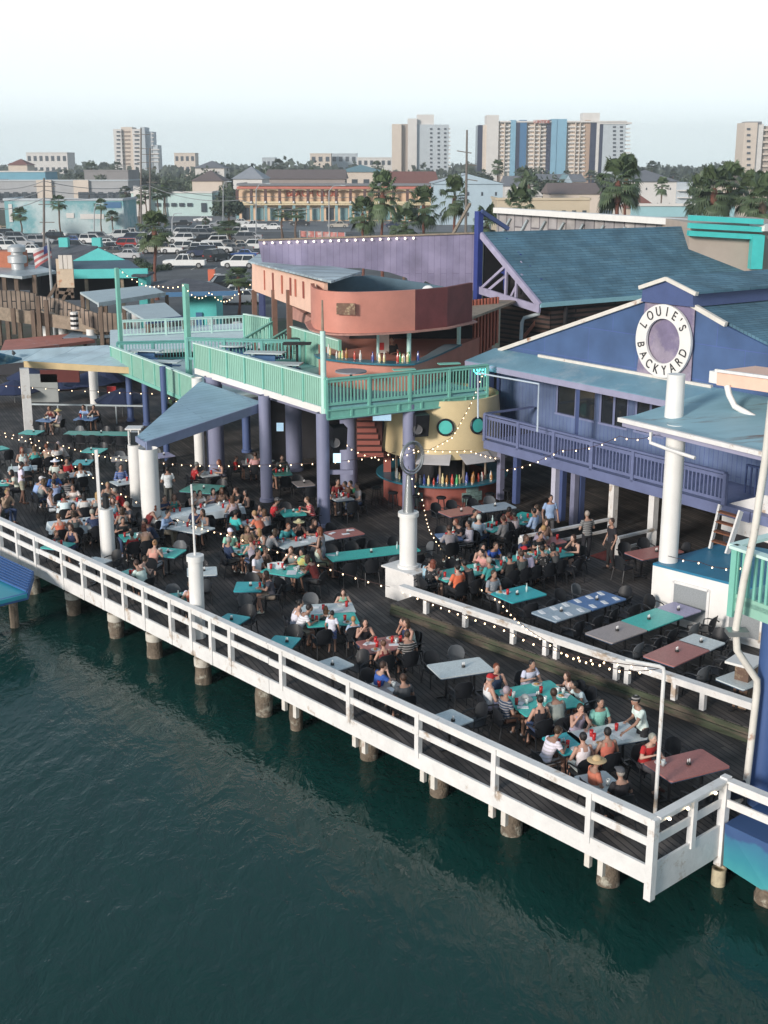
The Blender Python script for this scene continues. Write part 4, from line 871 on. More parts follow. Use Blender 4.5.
for a_ in (-150,-120,-95,-70,-40): q=bc+hdir(a_)*2.15; m.box((q.x,q.y,1.6),(.07,.07,1.1),R(a_))
m.build('mullions', WOODL, t)
# red slatted stair/wall left of the drum
q0_,q1_ = atY(357,418,48.4), atY(386,458,48.4)
t = thing('slatted_partition', 'dark red slatted panel left of the yellow drum', 'panel', q0_)
m = MB()
z1_=atY(370,418,48.4).z; z0_=atY(370,455,48.4).z
for i in range(7): z_=z0_+(z1_-z0_)*i/6; m.beam(Vector((q0_.x,48.4,z_)),Vector((q1_.x-.1+i*-.07,48.4,z_)),.04,.16)
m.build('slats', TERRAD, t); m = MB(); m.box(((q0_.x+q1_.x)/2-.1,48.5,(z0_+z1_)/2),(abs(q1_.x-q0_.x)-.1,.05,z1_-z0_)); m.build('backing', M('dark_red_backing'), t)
m = MB(); m.box((q1_.x+.05,49.2,1.1),(.3,.3,2.2)); m.build('post', TERRAD, t)
# bottles and glasses on the counter
random.seed(3)
BC = [(.5,.06,.04),(.05,.35,.12),(.6,.6,.58),(.35,.16,.04),(.7,.6,.3),(.05,.08,.3)]
def bottle(c, lab, grp, colr, s=1.0):
    m = MB(); m.lathe([(0,0),(.045*s,0),(.045*s,.17*s),(.018*s,.23*s),(.018*s,.30*s),(0,.30*s)], c, 8); o = m.build('bottle', M('bottle_glass',None,.15,.05,3,objcol=True), label=lab, cat='bottle', group=grp, smooth=True); o.color=(*colr,1); return o
for i in range(26):
    a_=R(-145+i*4.4+random.uniform(-1,1)); r_=random.uniform(1.95,2.45); bottle(bc+Vector((math.cos(a_)*r_,math.sin(a_)*r_,1.06)), 'bottle standing on the blue counter of the lower round bar', 'bottles on the lower bar counter', random.choice(BC), random.uniform(.9,1.4))
# stools at the lower bar
stool = thing('bar_stool','dark bar stool','stool')
m = MB(); m.lathe([(0,.70),(.19,.70),(.2,.74),(.17,.77),(0,.77)], (0,0,0), 14); m.build('seat', BLACK, stool, smooth=True)
for k in range(4):
    a_=R(45+90*k); m = MB(); m.tube((.13*math.cos(a_),.13*math.sin(a_),.70),(.22*math.cos(a_),.22*math.sin(a_),0),.018,.018,6); m.build('leg', BLACK, stool)
m = MB(); m.path([(.19*math.cos(R(a)),.19*math.sin(R(a)),.28) for a in range(0,361,30)],.012,6,caps=False); m.build('foot_ring', BLACK, stool)
for i in range(7):
    a_=-150+i*19; place(stool, bc+hdir(a_)*3.05, R(a_), label=f'dark stool at the lower round bar, {ordn(i)} from the left')
# ---------------- upper bar on the mint terrace
zc0,zc1 = 5.5,5.6
out = [(314,354),(318,357),(328,359),(345,361),(362,362.5),(380,363.5),(400,364),(415,363.5),(428,359),(442,353),(462,344)]
op = catrom([at(x,y,5.6) for x,y in out[:8]],4)+[at(x,y,5.6) for x,y in out[8:]]; cen = Vector((1.0,53.5,0))
back = [Vector((5,58,0)), Vector((-3,57,0))]
def inset(ps, d): return [p+(cen-Vector((p.x,p.y,0))).normalized()*d+Vector((0,0,0)) for p in ps]
t = thing('upper_bar', 'rounded terracotta bar with a high curved parapet on the mint terrace', 'bar', (cen.x,cen.y,ZF))
m = MB(); ii = inset(op,.22); m.prism([V2(p) for p in ii+back], ZF, 5.52); m.build('front', TERRA, t)
m = MB(); i2 = inset(op,.75); n=len(op); vs=[(p.x,p.y,5.6) for p in op]+[(p.x,p.y,5.6) for p in i2]+[(p.x,p.y,5.53) for p in op]+[(p.x,p.y,5.53) for p in i2]; fs=[]
for i in range(n-1): fs += [(i,i+1,n+i+1,n+i),(2*n+i,3*n+i,3*n+i+1,2*n+i+1),(i,2*n+i,2*n+i+1,i+1),(n+i,n+i+1,3*n+i+1,3*n+i)]
m.add(vs,fs); m.build('counter', TEALD, t)
par = [(311,322),(314,328),(322,331),(336,333),(354,333.5),(372,333),(394,332),(415,330.5),(447,327),(472,321)]
Ypar = at(415,364,5.6).y+.35
zp0, zp1 = 6.85, 8.4
pp0 = catrom([at(x,y,zp0) for x,y in par[:8]],5)+[at(x,y,zp0) for x,y in par[8:]]; KC=35
m = MB(); n=len(pp0); p_in = inset(pp0,.18); vs=[(p.x,p.y,zp0) for p in pp0]+[(p.x,p.y,zp1) for p in pp0]+[(p.x,p.y,zp1) for p in p_in]+[(p.x,p.y,zp0) for p in p_in]; fs=[]
for i in range(n-1):
    for u in range(4): v=(u+1)%4; fs.append((u*n+i,u*n+i+1,v*n+i+1,v*n+i))
fs += [(0,n,2*n,3*n)]
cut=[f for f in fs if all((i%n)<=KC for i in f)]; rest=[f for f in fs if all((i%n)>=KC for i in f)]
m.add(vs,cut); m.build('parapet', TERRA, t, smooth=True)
m=MB(); m.add(vs,rest); m.build('parapet_wing', M('shaded_terracotta',(.17,.045,.045),.7,.25,1.5), t)  # same terracotta; the right wing's shade is put into its darker colour
m = MB(); m.prism([V2(p) for p in inset(pp0,.1)+[Vector((6.2,58.5,0)),Vector((-3.2,58.5,0))]], zp0+.02, zp0+.12); m.build('ceiling', WOODL, t)
m = MB(); ov = [p+(Vector((p.x,p.y,0))-cen).normalized()*.28 for p in pp0]; m.prism([V2(p) for p in ov+[pp0[-1]+Vector((0,1,0)),cen,pp0[0]+Vector((0,1,0))]], zp0-.05, zp0+.005); m.build('overhang', M('faded_red_boards',(.42,.22,.18),.7,.2,2,stretch=(4,1,1)), t)
bw = [atY(x,y,57.8) for x,y in [(313,289),(360,276),(372,275),(423,283)]]
m = MB(); m.wall([Vector((pp0[0].x+.3,57.6,zp0)),Vector((4.4,57.6,zp0)),atY(450,288,57.6),atY(423,283,57.6),atY(372,275.5,57.6),atY(345,277,57.6),atY(314,289,57.6)], (0,1,0), .15); m.build('back_wall', M('slate_blue_wall',(.10,.17,.22),.7,.2,1), t)
for x,y in ((409,362),(459,345),(378,361)):
    q = at(x,y,5.6); m = MB(); m.tube((q.x,q.y+.25,5.5),(q.x,q.y+.25,zp0),.09 if x!=378 else .06,None,10); m.build('post', M('pale_mint'), t)
for x,y in ((320,350),(456,560)):
    pass
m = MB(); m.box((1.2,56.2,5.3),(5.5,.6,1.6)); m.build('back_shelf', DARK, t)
m = MB(); q=at(383,352,5.7); m.box((q.x,q.y+.8,5.95),(.5,.4,.75)); m.build('cooler', M('white_red_box',(.55,.5,.45),.5,.1,2), t); m = MB(); m.box((q.x-.1,q.y+.59,5.85),(.28,.02,.3)); m.build('cooler_sticker', M('red_panel',(.5,.03,.03),.5,.1,2), t)
# small relief sign on the parapet
sg = [at(346,309,7.9)]
sp_ = atY(346,309,min(pp0[14].y,pp0[19].y)-.12)
t2 = MB(); t2.box((sp_.x,sp_.y+.02,sp_.z),(.72,.08,.42),R(-10)); t2.build('relief_sign', M('sign_board_dark',(.16,.09,.06),.7,.3,12,col2=(.42,.33,.2),thr=.55), label='small dark carved sign board fixed to the curved terracotta parapet', cat='sign')
for i in range(22):
    f=random.uniform(.02,.95); k_=f*(len(op)-1); a_=op[int(k_)].lerp(op[min(int(k_)+1,len(op)-1)],k_%1); c_b=a_+(cen-Vector((a_.x,a_.y,0))).normalized()*random.uniform(.45,.7); bottle(Vector((c_b.x,c_b.y,5.6)),'bottle standing on the teal counter of the upper bar','bottles on the upper bar counter',random.choice(BC),random.uniform(.9,1.4))
# round white spotlight
q = atY(428,292,Ypar+.9); m = MB(); m.ell(q,(.26,.12,.26),16,10); m.build('spotlight', M('spot_face',(.8,.8,.78),.3,.1,2), label='round white spotlight on the edge of the terracotta parapet', cat='spotlight', smooth=True)
# ---------------- peach building with metal roof
t = thing('peach_building', 'peach board building with a patched metal roof beside the upper bar', 'building', at(274,334,ZF))
h_pe = -39
A_ = at(253,331,ZF); A_=Vector((-6.6,65.5,0)); B_ = Vector((pp0[0].x-.1,pp0[0].y+1.4,0)); 
pa_ = [atP(252,263,A_,math.degrees(math.atan2(B_.y-A_.y,B_.x-A_.x))), atP(312,280,A_,math.degrees(math.atan2(B_.y-A_.y,B_.x-A_.x))), atP(312,300,A_,math.degrees(math.atan2(B_.y-A_.y,B_.x-A_.x))), atP(252,291,A_,math.degrees(math.atan2(B_.y-A_.y,B_.x-A_.x)))]
dpe = (B_-A_).normalized(); npe = Vector((-dpe.y,dpe.x,0)); npe = npe if npe.y>0 else -npe; hh=math.degrees(math.atan2(dpe.y,dpe.x))
A2 = atP(252,263,A_,hh); B2 = atP(324,283,A_,hh); A3 = atP(252,290,A_,hh); B3=atP(312,302,A_,hh)
m = MB(); m.wall([A2,B2,Vector((B2.x,B2.y,B3.z-.4)),A3], npe, .15); m.build('wall', PEACH, t)
for i,x in enumerate((264,272.5,281.5,290,295,303)):
    a_=atP(x,266+(x-252)*.28,A_-npe*.04,hh); b_=atP(x,288+(x-252)*.22,A_-npe*.04,hh); m = MB(); m.box((a_.x,a_.y,(a_.z+b_.z)/2),(.20 if i else .1,.04,a_.z-b_.z-.1),R(hh)); m.build('batten', TERRAD if i%2 else M('red_slat'), t)
e_l = atP(248,261,A_-npe*.5,hh); e_r = atP(331,281,A_-npe*.5,hh); b_l = atP(258,254,A_+npe*2.6,hh); b_r = atP(362,271,A_+npe*2.6,hh)
m = MB(); m.slab([e_l,e_r,b_r,b_l], .08); m.build('roof', planks('patched_metal_roof',(.30,.38,.42),(.42,.50,.53),(0,0,0),7,.85,math.atan2(npe.y,npe.x),mortar=.03,bump=.5,blotch=.3,gapc=(.14,.14,.15),rough=.45), t)
for x in (254,274,289,):
    a_=atP(x,290,A_,hh); m = MB(); m.box((a_.x,a_.y,(ZF-1+a_.z)/2),(.24,.24,a_.z-ZF+1),R(hh)); m.build('post', M('brown_post',(.20,.11,.08),.7,.2,4), t)
m = MB(); a_=atP(262,300,A_+npe*1,hh); m.box((a_.x,a_.y,5.9),(1.6,.1,2.6),R(hh)); m.build('screen', M('navy_cloth',(.03,.04,.12),.8,.15,2), t)
m = MB(); a_=at(300,318,6.2); m.slab([at(288,316,6.1),at(332,331,6.1),at(330,325,6.1),at(300,306,6.6),at(290,305,6.6)],.08); m.build('lean_to_roof', M('faded_red_boards'), t)
# inner mint stairs railings and tables on the terrace
boarded('mint_railing','mint boarded railing at the back stair of the terrace', at(245,318+22,ZF), at(271,323+22,ZF), ZF, h=1.3, fascia=0)
boarded('mint_railing','mint boarded wall behind the terrace stools', at(291,358,ZF), at(340,375,ZF), ZF, h=1.45, fascia=0)
pickets('mint_railing','mint picket railing at the back of the terrace behind the bar tables', at(188,361,ZF), at(300,364,ZF), ZF, mat=MINTD, fascia=0, gap=.16)
for (x0,y0,x1,y1,lb) in [(240,341,272,322,'mint stair handrail climbing right behind the terrace'),(270,340,292,327,'short mint stair handrail beside the boarded wall')]:
    a_=at(x0,y0,ZF+.9); b_=atY(x1,y1,a_.y+2.5); m = MB(); m.beam(a_,b_,.12,.08)
    for i in range(9): q=a_.lerp(b_,i/8); m.box((q.x,q.y,q.z-.45),(.06,.06,.85))
    m.build('stair_handrail', MINT, label=lb, cat='handrail')
TT = M('picnic_white',(.52,.62,.63),.5,.15,2); BT = M('picnic_blue',(.05,.15,.33),.5,.15,2)
def picnic(px_,py_,z,lab,roundt=True):
    c_=at(px_,py_,z+.76); t = thing('picnic_table', lab, 'table', (c_.x,c_.y,z))
    m = MB()
    if roundt: m.lathe([(0,z+.76),(.75,z+.76),(.75,z+.71),(0,z+.71)], (c_.x,c_.y,0), 20)
    else: m.box((c_.x,c_.y,z+.74),(1.7,.75,.05),R(-10))
    m.build('tabletop', TT, t)
    for s in (-1,1):
        m = MB(); m.box((c_.x,c_.y+s*.72,z+.44),(1.5,.26,.05),R(-10)); m.build('bench', BT, t)
    m = MB(); m.box((c_.x,c_.y,z+.35),(.9,.1,.7),R(-10)); m.build('frame', BT, t)
    return t
picnic(235,344,ZF,'round white picnic table near the middle of the mint terrace'); picnic(281,363,ZF,'white picnic table in front of the tall stools on the terrace',False); picnic(265,352,ZF,'blue bench picnic table behind the round white one',False)
picnic(163,361,ZM,'white picnic table on the lower landing beside the mint post',False); picnic(146,350,ZM,'small pale picnic table behind the lower landing railing',False)
for i,(x,y) in enumerate(((292,346),(300,343),(304,349),(296,351))): place(stool, at(x,y+10,ZF), i, sc=1.35, label='tall dark stool at the high terrace table', group='stools at the high terrace table')
c_=at(297,343,ZF+1.15); t=thing('high_table','tall dark bar table ringed by stools on the mint terrace','table',(c_.x,c_.y,ZF)); m=MB(); m.box((c_.x,c_.y,ZF+1.13),(1.2,.7,.05)); m.build('tabletop', DARK, t); m=MB(); m.box((c_.x,c_.y,ZF+.55),(.1,.1,1.1)); m.build('leg', BLACK, t)
c_=at(351,371.5,ZF+.95); t=thing('round_table','round grey table by the corner of the mint terrace railing','table',(c_.x,c_.y,ZF)); m=MB(); m.lathe([(0,ZF+.98),(.6,ZF+.98),(.6,ZF+.93),(0,ZF+.93)],(c_.x,c_.y,0),20); m.build('tabletop', M('grey_table',(.30,.30,.33),.5,.1,3), t); m=MB(); m.lathe([(.05,ZF),(.05,ZF+.93)],(c_.x,c_.y,0),8); m.build('leg', BLACK, t)
for x,y in ((404,370),(449,364)):
    c_=at(x,y,ZF+1.1); m=MB(); m.box((c_.x,c_.y,ZF+1.12),(.85,.32,.04),R(15)); m.build('railing_shelf', MINT, label=('small mint shelf table behind the railing, '+('left' if x<420 else 'right')+' of the pair'), cat='shelf')
gone(stool)
# loudspeakers, bright screens
for x,y,w_,lab in ((338,437,50,'black loudspeaker hanging beside the corner column under the terrace'),(420,424,46.5,'black loudspeaker hanging in front of the yellow drum')):
    c_=atY(x,y,45.3 if x<400 else 46.6); t=thing('loudspeaker',lab,'loudspeaker',c_); m=MB(); m.box(c_,(.55,.5,.85),R(20),R(8)); m.build('cabinet', BLACK, t); m=MB(); m.lathe([(.0,0),(.16,0),(.19,.02)],(0,0,0),14); m.v=[(c_.x-.1+p[0], c_.y-.30-p[2], c_.z-.15+p[1]) for p in m.v]; m.build('cone', M('speaker_grey',(.08,.08,.085),.5,.1,5), t)
for x,y,Yd,lab in ((382,416,46.9,'small white and blue panel hanging under the terrace edge'),(280,427,50,'glowing blue screen deep under the terrace'),(337,458,44.6,'tilted white and blue screen on the corner column bracket')):
    c_=atY(x,y,Yd); m=MB(); m.box(c_,(.7,.08,.36) if x==382 else (.28,.08,.34),0,R(-10)); m.build('screen', M('screen_glow',(.5,.7,.8),.3,.25,3,emit=((.55,.80,1.0),.35)), label=lab, cat='screen')
# ============================================================ TABLES, CHAIRS, PEOPLE
TCOL = dict(T=((.06,.50,.44),'turquoise'), W=((.60,.66,.66),'white'), P=((.42,.17,.15),'pink'), B=((.10,.20,.40),'blue'), G=((.36,.44,.50),'pale grey'), L=((.36,.34,.50),'lilac'), C=((.66,.74,.77),'white cloth covered'), D=((.06,.33,.27),'deep green'), Q=((.38,.33,.31),'dusty beige'), S=((.03,.42,.45),'bright teal'))
TOPM = M('speckled_tabletop', None, .35, .22, 26, objcol=True)
EDGE = M('table_edge', (.06,.10,.17), .5, .1, 4)
CLOTH = M('table_cloth', None, .8, .08, 3, objcol=True, bump=.25, bscale=6)
# id: (axis end a, axis end b, width, terrace height, colour, description)
TABLES = {
 1:((-10,449.5),(6,447),.8,0,'T','turquoise table cut by the left edge of the photo, upper one'),
 2:((22,431.7),(41,432.4),.9,0,'T','pale turquoise table at the foot of the square white column'),
 3:((66,432.5),(133,433.5),.8,0,'D','long green table behind all dining tables under the metal canopy'),
 4:((84,449.7),(104.5,450.5),.9,0,'T','small empty turquoise table in the far left, upper of two'),
 5:((76,462),(90,462),.9,0,'S','small empty teal table in the far left, lower of two'),
 6:((26,456.5),(58,453),.85,0,'T','long turquoise table behind the standing woman in white'),
 7:((8,469),(37,467.5),.9,0,'W','paper strewn table by the standing man in white polo'),
 8:((-12,483.5),(10,482.5),.85,0,'T','turquoise table cut by the left edge of the photo, lower one'),
 9:((53,476.5),(91,473),.8,0,'W','narrow white table behind the man in royal blue'),
 10:((44,491.5),(66,488),.9,0,'T','turquoise table between white capped man and blue shirt man'),
 11:((58,504.5),(115,500.5),1.1,0,'C','upper cloth covered table left of the white canopy column'),
 12:((50,525.5),(124,517),1.0,0,'C','lower cloth covered table above the left railing'),
 13:((152,517),(238,504),1.05,0,'C','long cloth covered table right of the white canopy column'),
 14:((111,459),(131,458),.85,0,'Q','pinkish empty table left of the lantern column'),
 15:((155,456),(172,454),.9,0,'L','lilac empty table beside the blue canopy column'),
 16:((113,483.5),(133,480.5),.8,0,'W','white table behind the blonde diner left of the columns'),
 17:((186,487),(219,489.5),1.3,0,'D','deep green table beneath the lavender columns'),
 18:((174,525),(208,531),.9,0,'W','empty white table below the long cloth table'),
 19:((121,538),(147,535),.9,0,'T','cluttered turquoise table with three diners near the left railing'),
 20:((155,551),(181,553.5),.9,0,'T','turquoise table with white paper beside a pale chair'),
 21:((187,572),(217,570.5),.85,0,'W','white table hidden behind the column with the pole'),
 22:((121,577),(139,571),.8,0,'T','tiny table of the couple against the left railing'),
 23:((170,598),(188,596),.8,0,'T','small table of the pair left of the pole column'),
 24:((88,560),(103,563),.8,0,'W','small white table right of the shorter column'),
 25:((47,544),(69,546.5),.85,0,'T','turquoise table of the child by the left railing'),
 26:((235,586.5),(263,586.5),.9,0,'S','empty bright turquoise table in the open centre'),
 27:((223,618),(241,621),.8,0,'S','small empty turquoise table against the railing, middle left'),
 28:((233,551),(265,545.5),.9,0,'T','turquoise table of the man in white cap and mint shirt'),
 29:((277,545.5),(328,535.5),.9,0,'W','long white table leading to the pink table by the column'),
 30:((329,535.3),(359,530.5),.9,0,'P','pink table with napkins below the corner column'),
 31:((268,567),(306,573),1.0,0,'T','messy turquoise table with a jacket hung chair'),
 32:((302,610),(354,607),.85,0,'W','white half of the big family table'),
 33:((305,621),(357,617.5),.95,0,'T','turquoise half of the big family table'),
 34:((273,641),(293,643),.85,0,'S','small empty turquoise table against the railing near the family'),
 35:((323,660),(342,669),.85,0,'W','small empty white table against the railing, middle'),
 36:((362,647.5),(404,641),.95,0,'P','pink table of five diners near the railing'),
 37:((376,690),(399,685),.85,0,'Q','small cluttered table of the couple at the middle railing'),
 38:((433.5,671.5),(487,663.5),.95,0,'W','long empty white table left of the red capped man'),
 39:((438,713.5),(461,725),.85,0,'W','small empty white table against the near railing'),
 40:((509,703),(567,692),1.6,0,'T','wide turquoise table crowded by nine diners'),
 41:((558,745),(576,741.2),.95,0,'S','turquoise end of the table served by the waiter'),
 42:((576.5,741),(637,729.5),.95,0,'W','white table served by the waiter in the white polo'),
 43:((588,784.5),(611,780),.85,0,'W','plate filled table at the railing near the straw hat'),
 44:((657,772),(716,757.5),.95,0,'P','empty pink table in the near right corner of the deck'),
 50:((328,557.5),(416,547),.85,0,'T','long empty turquoise table passing behind the ring column'),
 51:((438,537.5),(460,536),.9,.35,'B','small blue table of the man with the outstretched arm'),
 52:((444,514),(475,509),.85,.35,'P','pink table in front of the lower round bar'),
 53:((477,509),(511,504.5),.85,.35,'G','pale table in front of the lower round bar'),
 54:((483,529.5),(502,523),.9,.35,'T','turquoise table of the office group'),
 55:((513,522.5),(533,513.5),.9,.35,'T','turquoise table of bottles beside the blue posts'),
 56:((437,577.5),(480,568),.95,.35,'T','left end of the long crowded turquoise table'),
 57:((480.3,568),(524,559),.95,.35,'T','middle of the long crowded turquoise table'),
 58:((524.3,559),(565,550.5),.95,.35,'T','right end of the long crowded turquoise table'),
 59:((501,598),(536,589.5),1.0,.35,'S','empty bright turquoise table on the upper terrace'),
 60:((543,617),(579,605.8),.95,.35,'G','grey half of the table laid with white napkins'),
 61:((579.3,605.7),(614,594.5),.95,.35,'B','blue half of the table laid with white napkins'),
 62:((598,638),(634,625.5),.95,.35,'Q','beige part of the three coloured terrace table'),
 63:((634.3,625.4),(670,612.3),.95,.35,'T','turquoise part of the three coloured terrace table'),
 64:((670.3,612.2),(688,606),.95,.35,'L','lilac part of the three coloured terrace table'),
 65:((658,661),(694.5,645),.95,.35,'P','pink part of the terrace table before the white platform'),
 66:((694.8,644.9),(709,638.5),.95,.35,'W','white end of the pink table before the white platform'),
 67:((633,556),(675,548),.9,.35,'P','pink table at the foot of the tall white column'),
 68:((729,684),(756,674),.85,.35,'W','white table half hidden by the white drain pipe'),
 69:((542,542.5),(561,539),.7,.35,'P','narrow pink table behind the white terrace railing'),
 70:((295,484),(312,482.5),.9,0,'Q','pale empty table in the shade between the columns'),
 71:((333,498.5),(349,496.5),.9,0,'W','white table in the shade of the man in green'),
 72:((281,513.5),(304,511.5),.9,0,'T','turquoise table of the two diners in red'),
 73:((273,473),(291,472),.9,0,'D','dark green table deep in the shade behind the slim column'),
 74:((245,525),(259,521),.85,0,'G','pale table of the woman in the navy tank top'),
 75:((201,474.5),(214,473),.85,0,'W','white laid table at the foot of the wide column'),
 76:((76,418),(96,418.5),.9,0,'B','blue table behind the rail under the metal canopy'),
 77:((40,419),(55,420),.9,0,'B','dark blue table of the diner in the sun hat'),
 78:((245,462.5),(256,462),.8,0,'Q','small shaded table of the child in the red chair'),
}
TAB = {}
for k,(a,b,wd,zb,c,desc) in TABLES.items():
    A_=at(a[0],a[1],zb+.75); B_=at(b[0],b[1],zb+.75); L=(B_-A_).length; cc=(A_+B_)/2; ang=math.atan2(B_.y-A_.y,B_.x-A_.x)
    L = max(.75, L)
    TAB[k]=dict(c=Vector((cc.x,cc.y,zb)),a=ang,L=L,w=wd,z=zb,desc=desc,col=c)
    t = thing('dining_table', desc, 'table', (cc.x,cc.y,zb), 'dining tables', ang)
    rc_ = MB(); r=.04
    rc_.prism([(-L/2+r,-wd/2),(L/2-r,-wd/2),(L/2,-wd/2+r),(L/2,wd/2-r),(L/2-r,wd/2),(-L/2+r,wd/2),(-L/2,wd/2-r),(-L/2,-wd/2+r)], .722,.75)
    o = local(rc_.build('tabletop', TOPM, t)); o.color=(*TCOL[c][0],1)
    m=MB(); m.prism([(-L/2+.015,-wd/2+.015),(L/2-.015,-wd/2+.015),(L/2-.015,wd/2-.015),(-L/2+.015,wd/2-.015)], .695,.7205); local(m.build('edge_band', EDGE, t))
    n = 1 if L<1.0 else (2 if L<2.6 else 3)
    for i in range(n):
        x = 0 if n==1 else -L/2+.35+(L-.7)*i/(n-1)
        m=MB(); m.tube((x,0,.04),(x,0,.70),.035,.035,8); m.box((x,0,.03),(.5,.07,.03)); m.box((x,0,.033),(.07,.5,.03)); m.box((x,0,.685),(.3,.3,.015)); local(m.build('leg', BLACK, t))
    if c=='C':
        m=MB(); nx,ny=int(L/.15),8; dr=.28
        us=[-L/2-.01-dr]+[-L/2-.012]+[-L/2+L*i/nx for i in range(1,nx)]+[L/2+.012]+[L/2+.01+dr]; vs_=[-wd/2-.012-dr,-wd/2-.012]+[-wd/2+wd*i/ny for i in range(1,ny)]+[wd/2+.012,wd/2+.012+dr]
        g=[]
        for i,u in enumerate(us):
            for j,v in enumerate(vs_):
                z=.757; uu,vv=u,v
                if i in(0,len(us)-1): z-=dr*.95; uu=u-math.copysign(dr*.82,u)+.03*math.sin(v*11)
                if j in(0,len(vs_)-1): z=min(z,.757-dr*.95+.02*math.sin(u*5)); vv=v-math.copysign(dr*.85,v)+.035*math.sin(u*9+j)
                g.append((uu,vv,z))
        nj=len(vs_); m.add(g,[(i*nj+j,(i+1)*nj+j,(i+1)*nj+j+1,i*nj+j+1) for i in range(len(us)-1) for j in range(nj-1)])
        o=local(m.build('cloth', CLOTH, t, smooth=True)); o.color=(*TCOL[c][0],1)
def nearest(p, maxd=1.6):
    best=None
    for k,T in TAB.items():
        if abs(T['z']-p.z)>.1 and maxd<5: continue
        d=Vector((p.x,p.y,0))-Vector((T['c'].x,T['c'].y,0)); ca,sa=math.cos(T['a']),math.sin(T['a'])
        u=d.x*ca+d.y*sa; v=-d.x*sa+d.y*ca
        ex=max(abs(u)-T['L']/2,0); ey=max(abs(v)-T['w']/2,0); dist=math.hypot(ex,ey)
        if best is None or dist<best[0]: best=(dist,k,u,v)
    return best
def seat_at(k, u, v, gap=.26):
    T=TAB[k]; L,wd=T['L']/2,T['w']/2
    if abs(u)-L > abs(v)-wd: side='R' if u>0 else 'L'; u=math.copysign(L+gap,u); v=max(-wd+.25,min(wd-.25,v)) if wd>.3 else 0
    else: side='F' if v>0 else 'N'; v=math.copysign(wd+gap,v); u=max(-L+.22,min(L-.22,u))
    ca,sa=math.cos(T['a']),math.sin(T['a']); p=T['c']+Vector((u*ca-v*sa,u*sa+v*ca,0))
    f={'R':math.pi/2,'L':-math.pi/2,'F':math.pi,'N':0}[side]+T['a']   # heading so that +Y of the sitter points to the table
    return p,f,side,(u,v)
# ---------------------------------------------------------- chair
CHM = M('black_resin', (.014,.016,.020), .42, .2, 10)
CHB = M('chair_back_resin', None, .42, .15, 14, objcol=True)
def make_chair():
    c = thing('armchair','black resin armchair','chair')
    m=MB(); m.prism([(-.23,-.21),(.23,-.21),(.25,.1),(.22,.24),(-.22,.24),(-.25,.1)],.405,.44); m.build('seat',CHM,c)
    m=MB(); N=9; vs=[]; fs=[]
    rows=[(0,.44,.19),(1,.54,.225),(2,.66,.245),(3,.76,.225),(4,.83,.17),(5,.865,.09)]
    for side in (0,1):
        for i,z,hw in rows:
            for j in range(N):
                x=-hw+2*hw*j/(N-1); y=-.22-.16*(z-.44)+.09*(x/.25)**2+(.018 if side else 0); vs.append((x,y,z))
    R_=len(rows)
    for i in range(R_-1):
        for j in range(N-1):
            a=i*N+j; fs.append((a,a+1,a+N+1,a+N)); b=a+R_*N; fs.append((b,b+N,b+N+1,b+1))
    for i in range(R_-1):
        for j in (0,N-1):
            a=i*N+j; b=a+R_*N; fs.append((a,a+N,b+N,b) if j==0 else (a,b,b+N,a+N))
    a=(R_-1)*N; 
    for j in range(N-1): fs.append((a+j,a+j+1,a+j+1+R_*N,a+j+R_*N)); fs.append((j,j+R_*N,j+1+R_*N,j+1))
    m.add(vs,fs); o=m.build('backrest',CHB,c,smooth=True); o['tint']=1; o.color=(.014,.016,.02,1)
    for s in (-1,1):
        m=MB(); m.path([(s*.235,-.26,.63),(s*.27,-.12,.655),(s*.275,.08,.64),(s*.265,.19,.60),(s*.25,.21,.43)],.018,6); m.build('armrest',CHM,c)
        for y,y2 in ((.2,.24),(-.19,-.27)):
            m=MB(); m.tube((s*.22,y,.41),(s*.245,y2,0),.022,.015,6); m.build('leg',CHM,c)
    return c
chair0 = make_chair()
# ---------------------------------------------------------- people: pose templates grown as one skin
def catm(pts,rs,n=4):
    return pts,rs
def capsule(m,a,b,ra,rb,n=12):
    a=Vector(a);b=Vector(b); d=(b-a).normalized(); pts=[];rs=[]
    for k in range(4): t=math.pi/2*(1-k/3.999) ; pts.append(a-d*(ra*math.sin(t))); rs.append(max(.002,ra*math.cos(t)))
    for k in range(4): t=math.pi/2*(k/3.999)+.0; pts.append(b+d*(rb*math.sin(t))); rs.append(max(.002,rb*math.cos(t)))
    m.path(pts,rs,n)
def torso(m,secs,n=18):
    vs=[];
    for (c,rx,ry,tilt) in secs:
        for j in range(n):
            a=2*math.pi*j/n; p=Vector((rx*math.cos(a),ry*math.sin(a),0)); p.rotate(Matrix.Rotation(-tilt,3,'X')); vs.append(Vector(c)+p)
    k=len(secs); fs=[(i*n+j,i*n+(j+1)%n,(i+1)*n+(j+1)%n,(i+1)*n+j) for i in range(k-1) for j in range(n)]+[tuple(range(n))[::-1],tuple(range((k-1)*n,k*n))]
    m.add(vs,fs)
